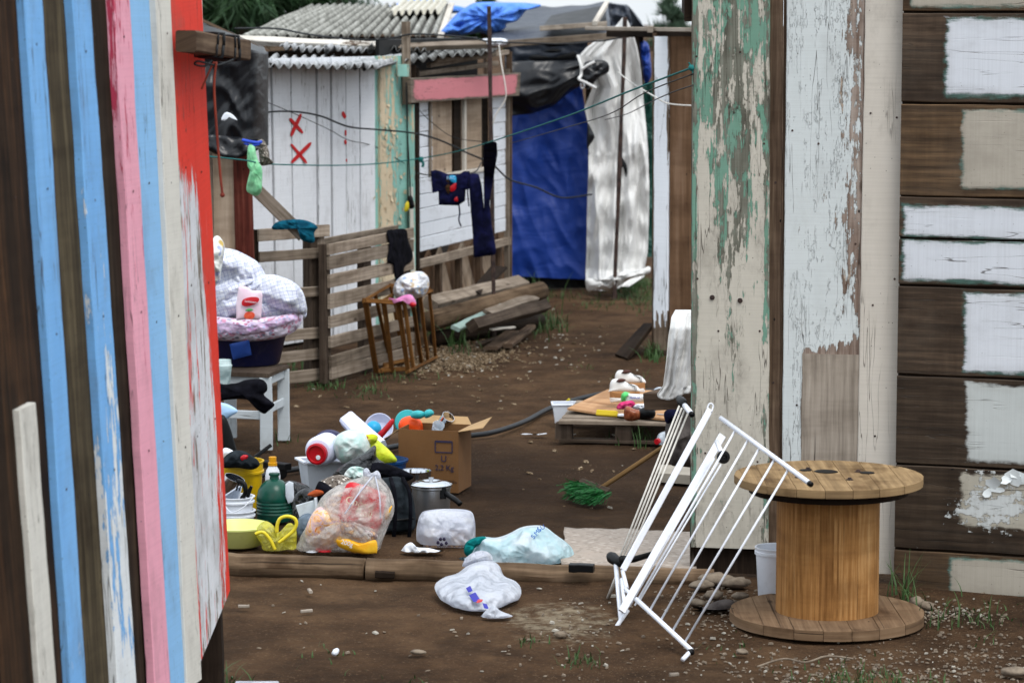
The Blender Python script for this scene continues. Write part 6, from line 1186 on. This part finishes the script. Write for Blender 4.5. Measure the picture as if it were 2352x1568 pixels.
puffo('clear_dome', [(1500, 920), (1498, 905), (1504, 892), (1516, 888), (1526, 896), (1520, 915)], 15.6, .05, m_glass, 'clear plastic dome beside the white gauzy cloth', 'plastic dome', nz=.05)
mb = MB(); mb.slab(G(1512, 1066, .05), G(1600, 1070, .05), G(1518, 1086, .05), G(1600, 1092, .05), V((0, 0, -.05)), 8, 4, .006); fin(mb, 'foam_plank', m_tape, None, False, 'dirty pale foam slab on the soil behind the rack', 'foam slab')
# broom
br = thing('broom', 'green bristled broom lying with its handle rising behind the rack', 'broom', G(1355, 1145))
h0, h1 = G(1378, 1122, .07), P(1600, 976, 14.6); mb = MB(); mb.tube([h0, h0.lerp(h1, .5), h1], .0125, 10); fin(mb, 'handle', wood('broom_handle_wood', ('#5d4528', '#8a6b45', '#a48459')), br, True)
e0, e1 = G(1334, 1108, .075), G(1398, 1132, .06); mb = MB(); mb.beam(e0, e1, .05, .03, n=(-.4, -.5, .8), ch=.01); fin(mb, 'head', m_palletd, br)
mb = MB()
for k in range(1500):
    f = random.random(); b = e0.lerp(e1, f * .96 + .02) + V((random.uniform(-.02, .02), random.uniform(-.02, .02), random.uniform(-.01, .01)))
    t = b + V((-.07 + random.gauss(0, .022), -.04 + random.gauss(0, .028), -.035 + random.gauss(0, .022))); t.z = max(.003, t.z); s_ = V((random.uniform(-1, 1), random.uniform(-1, 1), random.uniform(-1, 1))).normalized() * .002
    i = [mb.pt(b - s_), mb.pt(b + s_), mb.pt(t + s_), mb.pt(t - s_)]; mb.face(i, [(0, 0)] * 4)
fin(mb, 'bristles', m_bristle, br, kind='stuff')
# ------------------------------------------------------------------ ropes, cables and what hangs on them
def line(name, pts, r, mat, label, cat, k=6, group=None):
    mb = MB(); mb.tube(spl([P(*p) for p in pts], k), r, 6); return fin(mb, name, mat, None, True, label, cat, group)
line('clothes_line', [(466, 358, 16.5), (560, 368, 17.5), (620, 377, 18.3), (760, 380, 20), (868, 376, 21.6), (965, 364, 22.3), (1040, 350, 21.7), (1120, 328, 20.3), (1300, 268, 17), (1450, 208, 14.4), (1592, 155, 12.56)], .005, m_rope, 'teal rope clothes line stretched across the whole yard', 'rope')
mb = MB(); mb.sphere(P(967, 366, 22.2), .02, n=12, nz=.4); mb.tube(spl([P(967, 368, 22.2), P(972, 376, 22.2), P(970, 384, 22.2)]), .012, 6); fin(mb, 'rope_knot', m_rope, None, True, 'frayed knot in the teal rope beside the siding house', 'knot')
mb = MB(); mb.sphere(P(1588, 156, 12.5), .014, n=10, nz=.4); mb.tube(spl([P(1586, 150, 12.5), P(1582, 144, 12.5), P(1590, 158, 12.5), P(1591, 168, 12.5)]), .004, 6); fin(mb, 'rope_knot', m_rope, None, True, 'knot tying the teal rope to the board wall', 'knot')
cg = 'cables strung over the yard'
line('cable', [(598, 260, 20.0), (640, 256, 20.2), (690, 258, 20.5), (740, 268, 20.8), (800, 291, 21.2), (868, 298, 21.8), (950, 306, 22.2), (1010, 322, 22.4), (1070, 350, 22.6), (1130, 377, 22.8), (1170, 412, 23.2), (1230, 430, 24), (1290, 454, 24.6), (1360, 446, 24.8)], .0075, m_wire, 'black cable sagging across the white boards and the blue tarpaulin', 'cable', group=cg)
line('cable', [(540, 66, 19.5), (605, 65, 20), (650, 68, 20.5), (690, 76, 21), (760, 86, 21.8), (850, 92, 22), (905, 87, 22.2), (945, 79, 22.3), (1010, 81, 22.8), (1085, 88, 23.3), (1125, 96, 23.6), (1200, 99, 24), (1300, 101, 24.5), (1360, 96, 25), (1400, 92, 25), (1470, 74, 25)], .0075, m_wire, 'black cable running along under the big corrugated roof', 'cable', group=cg)
line('cable', [(590, 226, 20.2), (640, 246, 20.4), (700, 272, 20.8), (760, 300, 21.2), (800, 322, 21.5), (860, 336, 22), (930, 376, 22.3)], .003, m_wire, 'hair thin wire crossing the red crosses', 'cable', group=cg)
line('cable', [(930, 200, 22.4), (960, 250, 22.4), (1010, 296, 22.4), (1050, 318, 22.5), (1115, 326, 22.6)], .003, m_wire, 'thin wire drooping across the boarded window', 'cable', group=cg)
line('cable', [(1170, 330, 23), (1290, 296, 19), (1400, 262, 16), (1480, 214, 14), (1592, 170, 12.6)], .003, m_wire, 'thin wire below the teal rope over the white tarpaulin', 'cable', group=cg)
line('cable', [(1390, 275, 20), (1440, 262, 19), (1500, 232, 16), (1545, 212, 14), (1592, 196, 12.6)], .003, m_wire, 'lowest thin wire ending at the board wall', 'cable', group=cg)
line('cable', [(960, 398, 22.2), (985, 402, 21.5), (1040, 401, 21.5), (1080, 398, 21.6), (1095, 392, 21.8), (1105, 374, 22)], .005, m_wire, 'short cord carrying the small navy shirt', 'cable', group=cg)
line('hanging_cord', [(933, 190, 22.2), (936, 300, 22.2), (941, 400, 22.2), (943, 455, 22.2)], .005, m_wire, 'black flex hanging down the turquoise board', 'flex')
sw = puffo('light_switch', [(936, 452), (946, 450), (950, 462), (952, 476), (942, 480), (936, 468)], 22.15, .03, m_blk, 'small black switch hanging on the flex', 'switch', nz=.3)
puffo('yellow_tab', [(929, 486), (930, 470), (936, 462), (940, 468), (938, 482)], 22.13, .015, m_yhan, parent=sw, N=24, K=4)
line('white_string', [(1420, 166, 25), (1450, 190, 22), (1500, 220, 20.5), (1535, 238, 20.4), (1592, 243, 20.3)], .005, m_wstr, 'white string tied across the narrow shack', 'string')
puffo('small_shirt', [(989, 393), (1000, 390), (1012, 393), (1030, 401), (1055, 400), (1066, 393), (1079, 393), (1081, 434), (1070, 436), (1068, 462), (1052, 472), (1008, 471), (1007, 440), (993, 444)], 21.45, .035, m_navy, 'small navy shirt with a blue and red chest print', 'shirt', nz=.25, fq=9, flat=.3, c=(1036, 430), sm=False, N=120); shirt = bpy.data.objects['small_shirt']
for nm, poly, m_ in (('blue_print', [(1032, 404), (1046, 404), (1048, 418), (1042, 420), (1034, 414)], m_cyan), ('red_print', [(1032, 430), (1040, 424), (1048, 420), (1046, 436), (1036, 440)], m_redp), ('red_print', [(1044, 456), (1050, 452), (1052, 462), (1044, 462)], m_redp), ('grey_print', [(1022, 412), (1032, 416), (1036, 430), (1030, 446), (1022, 430)], m_fence_dark)):
    puffo(nm, poly, 21.415, .006, m_, parent=shirt, N=24, K=3, nz=.1)
txt('RAC', .035, P(1036, 409, 21.39), X, Z, m_ice, shirt)
mb = MB(); mb.tube(spl([P(1054, 470, 21.43), P(1056, 490, 21.43), P(1054, 505, 21.43), P(1059, 520, 21.43)]), .006, 6); mb.tube(spl([P(1075, 402, 21.43), P(1074, 440, 21.43), P(1077, 474, 21.43)]), .005, 6); fin(mb, 'drawstring', m_navy, shirt, True)
pt = puffo('navy_trousers', [(1076, 401), (1086, 398), (1099, 399), (1106, 424), (1111, 470), (1114, 515), (1117, 470), (1113, 440), (1111, 400), (1111, 345), (1113, 329), (1130, 326), (1141, 326), (1143, 358), (1132, 362), (1127, 400), (1121, 440), (1125, 470), (1130, 520), (1138, 562), (1140, 578), (1136, 586), (1115, 588), (1088, 592), (1086, 540), (1080, 470)], 20.9, .05, m_navy, 'long navy trousers hanging by one leg from the teal rope', 'trousers', sm=False, nz=.15, fq=6, c=(1112, 540), flat=.3, N=140, Yf=lambda x, y: 21.3 - max(0, 400 - y) * .014 if x > 1104 else 21.3)
puffo('sock', [(570, 336), (584, 334), (588, 352), (594, 372), (602, 388), (602, 420), (600, 440), (590, 450), (576, 446), (566, 436), (570, 410), (574, 392), (568, 378)], 17.9, .05, m_sock, 'mint green sock pegged to the teal rope', 'sock', nz=.2, fq=9, rid=.15)
nt = puffo('net_bundle', [(590, 326), (602, 320), (612, 332), (618, 350), (620, 366), (628, 374), (612, 380), (598, 378), (594, 350)], 18.0, .06, m_net, 'speckled net bundle tied with a blue strap at the shed corner', 'net', nz=.35, fq=16)
mb = MB(); mb.tube(spl([P(558, 322, 17.95), P(575, 326, 17.9), P(592, 328, 17.9), P(600, 326, 17.92)]), .011, 6); mb.tube(spl([P(562, 330, 17.95), P(578, 334, 17.9), P(596, 332, 17.9)]), .007, 6); fin(mb, 'blue_strap', plain('blue_webbing', '#2350d0', .5), nt, True)
# ------------------------------------------------------------------ trees behind
def pine(name, label, x, Y, h, r, n, mat, zc, droop=.5, L=.32, seed=1, w=.012):
    rnd = random.Random(seed); base = V((P(x, 500, Y).x, Y, 0)); t = thing(name, label, 'tree', base, 'trees behind the shacks')
    mb = MB(); mb.tube([base, base + V((.05, 0, h * .5)), base + V((0, .05, h * .97))], [.16 * h / 7, .1 * h / 7, .015], 10); limbs = []
    for k in range(34):
        z = zc + (h - zc) * rnd.random() ** 1.1; a = rnd.random() * 6.283; l = r * (1.05 - .75 * (z - zc) / (h - zc)) * rnd.uniform(.6, 1.1)
        p0 = base + V((0, 0, z)); p1 = p0 + V((math.cos(a) * l, math.sin(a) * l, l * rnd.uniform(-.25, .25))); mb.tube([p0, p0.lerp(p1, .5) + Z * .05, p1], [.03, .018, .006], 5); limbs.append((p0, p1, l))
    fin(mb, 'trunk', m_bark, t, True); mb = MB()
    for k in range(n):
        p0, p1, l = limbs[int(rnd.random() * len(limbs))]; f = rnd.uniform(.25, 1.05); c = p0.lerp(p1, f) + V((rnd.gauss(0, .16), rnd.gauss(0, .16), rnd.gauss(0, .13))) * r * .55
        d = ((p1 - p0).normalized() * .5 + V((rnd.gauss(0, .5), rnd.gauss(0, .5), -droop + rnd.gauss(0, .3)))).normalized()
        for q in range(4):
            e = (d + V((rnd.gauss(0, .25), rnd.gauss(0, .25), rnd.gauss(0, .25)))).normalized(); s_ = e.cross(V((rnd.gauss(0, 1), rnd.gauss(0, 1), rnd.gauss(0, 1)))).normalized() * w; ee = c + e * L * rnd.uniform(.5, 1.1)
            i = [mb.pt(c - s_), mb.pt(c + s_), mb.pt(ee)]; mb.face(i, [(0, 0)] * 3)
    fin(mb, 'crown', mat, t)
pine('pine_tree', 'dark dense pine at the upper left behind the sheds', 560, 31, 6.5, 1.15, 9000, m_needle, 1.6, .5, .35, 3, .014)
pine('pine_tree', 'dark pine left of the dense pine, behind the red board', 470, 33, 7, 1.2, 6000, m_needle, 1.6, .5, .35, 4, .014)
pine('pine_tree', 'grey green drooping pine above the corrugated roof', 775, 40, 7, .75, 2200, m_needle2, 2.5, 1.1, .4, 5, .012)
pine('pine_tree', 'small pine tip above the narrow shack roof', 1540, 42, 2.72, .34, 700, m_needle2, 2.0, -1.1, .2, 6, .012)
pine('pine_tree', 'treetop just showing above the crumpled blue tarpaulin', 1110, 45, 2.78, .5, 1400, m_needle, 2.1, .0, .12, 7, .02)
# ------------------------------------------------------------------ grass and litter
rnd = random.Random(5)
def blade(mb, p, h, lean, w):
    a = rnd.random() * 6.283; d = V((math.cos(a), math.sin(a), 0)); s_ = V((-d.y, d.x, 0)) * w; pr = None
    for k in range(5):
        f = k / 4; c = p + d * lean * f * f + Z * (h * f * (1 - .35 * f * lean / max(h, .01)))
        q = (mb.pt(c - s_ * (1 - f * .9)), mb.pt(c + s_ * (1 - f * .9)))
        if pr: mb.face((pr[0], pr[1], q[1], q[0]), [(0, 0)] * 4)
        pr = q
mb = MB()
def clump(x, y, sx_, sy, n, h, w=.004):
    for _ in range(n):
        g_ = G(x + rnd.gauss(0, sx_), y + rnd.gauss(0, sy)); g_.z = gz(g_.x, g_.y) if abs(g_.y) < 26 else -.01
        if g_.y > 27: continue
        blade(mb, g_, h * rnd.uniform(.4, 1.2), h * rnd.uniform(.2, .9), w * rnd.uniform(.6, 1.2))
for a in ((1445, 655, 30, 12, 900, .10), (1270, 678, 50, 4, 90, .08), (1470, 690, 25, 12, 260, .06), (1040, 770, 30, 16, 130, .28, .008), (1250, 745, 28, 10, 160, .16, .006), (1215, 700, 25, 12, 60, .3, .006), (850, 892, 16, 6, 60, .06), (740, 885, 30, 5, 90, .06), (900, 868, 40, 5, 60, .06), (830, 908, 20, 4, 24, .04),
          (1500, 818, 12, 6, 60, .16, .007), (1460, 870, 30, 10, 20, .05), (1340, 838, 20, 6, 16, .04), (1370, 700, 26, 6, 60, .07), (1440, 1012, 30, 6, 26, .1, .005), (1475, 1016, 14, 5, 18, .2, .006), (655, 1008, 12, 5, 30, .08), (1950, 1548, 60, 16, 110, .045, .004), (2200, 1405, 70, 22, 36, .10, .005), (2080, 1372, 20, 8, 26, .2, .005),
          (1330, 1512, 24, 8, 46, .05), (1215, 1468, 14, 5, 24, .04), (1700, 1480, 60, 20, 20, .03), (960, 1560, 30, 8, 14, .04), (760, 1500, 60, 20, 16, .03), (395, 1560, 30, 12, 60, .16, .006), (500, 1562, 30, 8, 40, .1, .006), (2280, 1430, 50, 30, 24, .07), (2060, 1560, 80, 10, 60, .05), (1160, 770, 30, 12, 40, .12), (880, 720, 30, 20, 40, .3, .006), (1020, 700, 30, 40, 60, .25, .006), (690, 860, 30, 10, 40, .2, .006)):
    clump(*a)
fin(mb, 'grass', m_grass, kind='stuff')
# scraps
m_chip = dots('mulch_scraps', '#665541', ['#ab9a82', '#3d3125', '#8a7860'], 60); m_chipw = plain('pale_scraps', '#aaa498', .8, .4, sc=30)
def scraps(name, mat, spots, size, label=None):
    mb = MB()
    for x, y, sx_, sy, n in spots:
        for _ in range(n):
            g_ = G(x + rnd.gauss(0, sx_), y + rnd.gauss(0, sy))
            if not 8 < g_.y < 27: continue
            g_.z = gz(g_.x, g_.y) + .004; a = rnd.random() * 3.14; s_ = size * rnd.uniform(.35, 1.2); d = V((math.cos(a), math.sin(a), rnd.uniform(-.25, .25))); e = V((-d.y, d.x, rnd.uniform(-.3, .3))) * rnd.uniform(.25, .7)
            t = V((0, 0, s_ * rnd.uniform(.1, .4))); q = [g_ + (d + e) * s_ * .5, g_ + (e * 1.0 - d) * s_ * .4, g_ - (d + e * .8) * s_ * .5, g_ + (d * .8 - e) * s_ * .5]
            i = [mb.pt(p) for p in q] + [mb.pt(g_ + (p - g_) * .8 + t) for p in q]
            mb.face((i[4], i[5], i[6], i[7]), [(0, 0)] * 4)
            for k in range(4): mb.face((i[k], i[(k + 1) % 4], i[4 + (k + 1) % 4], i[4 + k]), [(0, 0)] * 4)
    return fin(mb, name, mat, kind='stuff')
scraps('mulch', m_chip, [(1060, 818, 50, 16, 900), (980, 838, 36, 10, 300), (1120, 800, 40, 12, 250), (1250, 790, 120, 30, 90), (1050, 890, 200, 40, 60), (1330, 1080, 120, 60, 16)], .035)
scraps('litter', m_chipw, [(1060, 822, 50, 14, 60), (970, 842, 16, 6, 20), (1200, 800, 140, 40, 26), (1100, 880, 220, 40, 26), (1300, 780, 60, 10, 14), (850, 1420, 220, 50, 10), (1300, 1430, 140, 50, 16), (1400, 1060, 100, 60, 6)], .026)
scraps('gravel', m_stone, [(2000, 1535, 200, 26, 420), (2240, 1480, 90, 50, 200), (1650, 1450, 60, 40, 100), (2150, 1410, 70, 12, 180), (1640, 1360, 60, 18, 200), (1350, 1470, 90, 50, 80), (1000, 1480, 300, 60, 40)], .019)
scraps('pale_gravel', m_chipw, [(2010, 1530, 190, 26, 110), (2180, 1400, 60, 12, 60), (1650, 1440, 50, 40, 24), (1340, 1430, 60, 40, 30)], .016)
def flatbit(name, poly, label, cat, mat, z=.006, th=.01):
    mb = MB(); q = [G(x, y, z + .008 * rnd.random()) for x, y in poly]; n_ = len(q); i = [mb.pt(p) for p in q] + [mb.pt(p + V((0, 0, -th * .5))) for p in q]
    mb.face(tuple(i[:n_]), [(p.x, p.y) for p in q])
    for k in range(n_): mb.face((i[k], i[(k + 1) % n_], i[n_ + (k + 1) % n_], i[n_ + k]), [(0, 0)] * 4)
    return fin(mb, name, mat, None, False, label, cat)
puffo('torn_paper', [(1190, 1000), (1206, 995), (1230, 997), (1256, 994), (1248, 1002), (1226, 1010), (1204, 1009)], 16.9, .02, m_ragw, 'torn white paper on the soil between the box and the white tub', 'paper', nz=.5, fq=20)
for k, (x, y, l, a) in enumerate(((560, 1391, 26, 0), (704, 1402, 28, .1), (712, 1356, 30, -.8), (1548, 1548, 20, .1))):
    g_ = G(x, y, .008); mb = MB(); d = V((math.cos(a), math.sin(a) * 4, 0)).normalized() * (l * mpx(11.8) / 2); mb.beam(g_ - d, g_ + d, .016, .012, n=Z, wob=.003)
    fin(mb, 'wood_chip', m_bare, None, False, ['pale wood chip nearest the striped fence', 'pale wood chip lying alone in front of the left sill log', 'pale wood chip closest to the left sill log', 'pale chip at the bottom right of the rack'][k], 'wood chip', 'pale wood chips')
mb = MB(); mb.lathe([(.001, -.02), (.011, -.016), (.013, 0), (.009, .016), (.001, .02)], G(771, 1496, .012), V((.4, 1, .3)), 12); fin(mb, 'plastic_stopper', m_white_pl, None, True, 'tiny white stopper on the bare soil in the foreground', 'stopper')
mb = MB(); mb.slab(G(540, 1563, .03), G(640, 1563, .03), G(540, 1590, .03), G(645, 1592, .03), V((0, 0, -.025)), 6, 4); bkx = fin(mb, 'book', m_wbag2, None, False, 'pale book lying at the bottom edge of the picture by the fence', 'book')
mb = MB(); mb.tube(spl([G(1740, 1530, .01), G(1800, 1512, .015), G(1850, 1520, .01), G(1900, 1506, .015), G(1960, 1512, .01)]), .004, 6); fin(mb, 'plastic_strip', m_stone, None, True, 'clear twisted plastic strip in front of the cable spool', 'plastic strip')
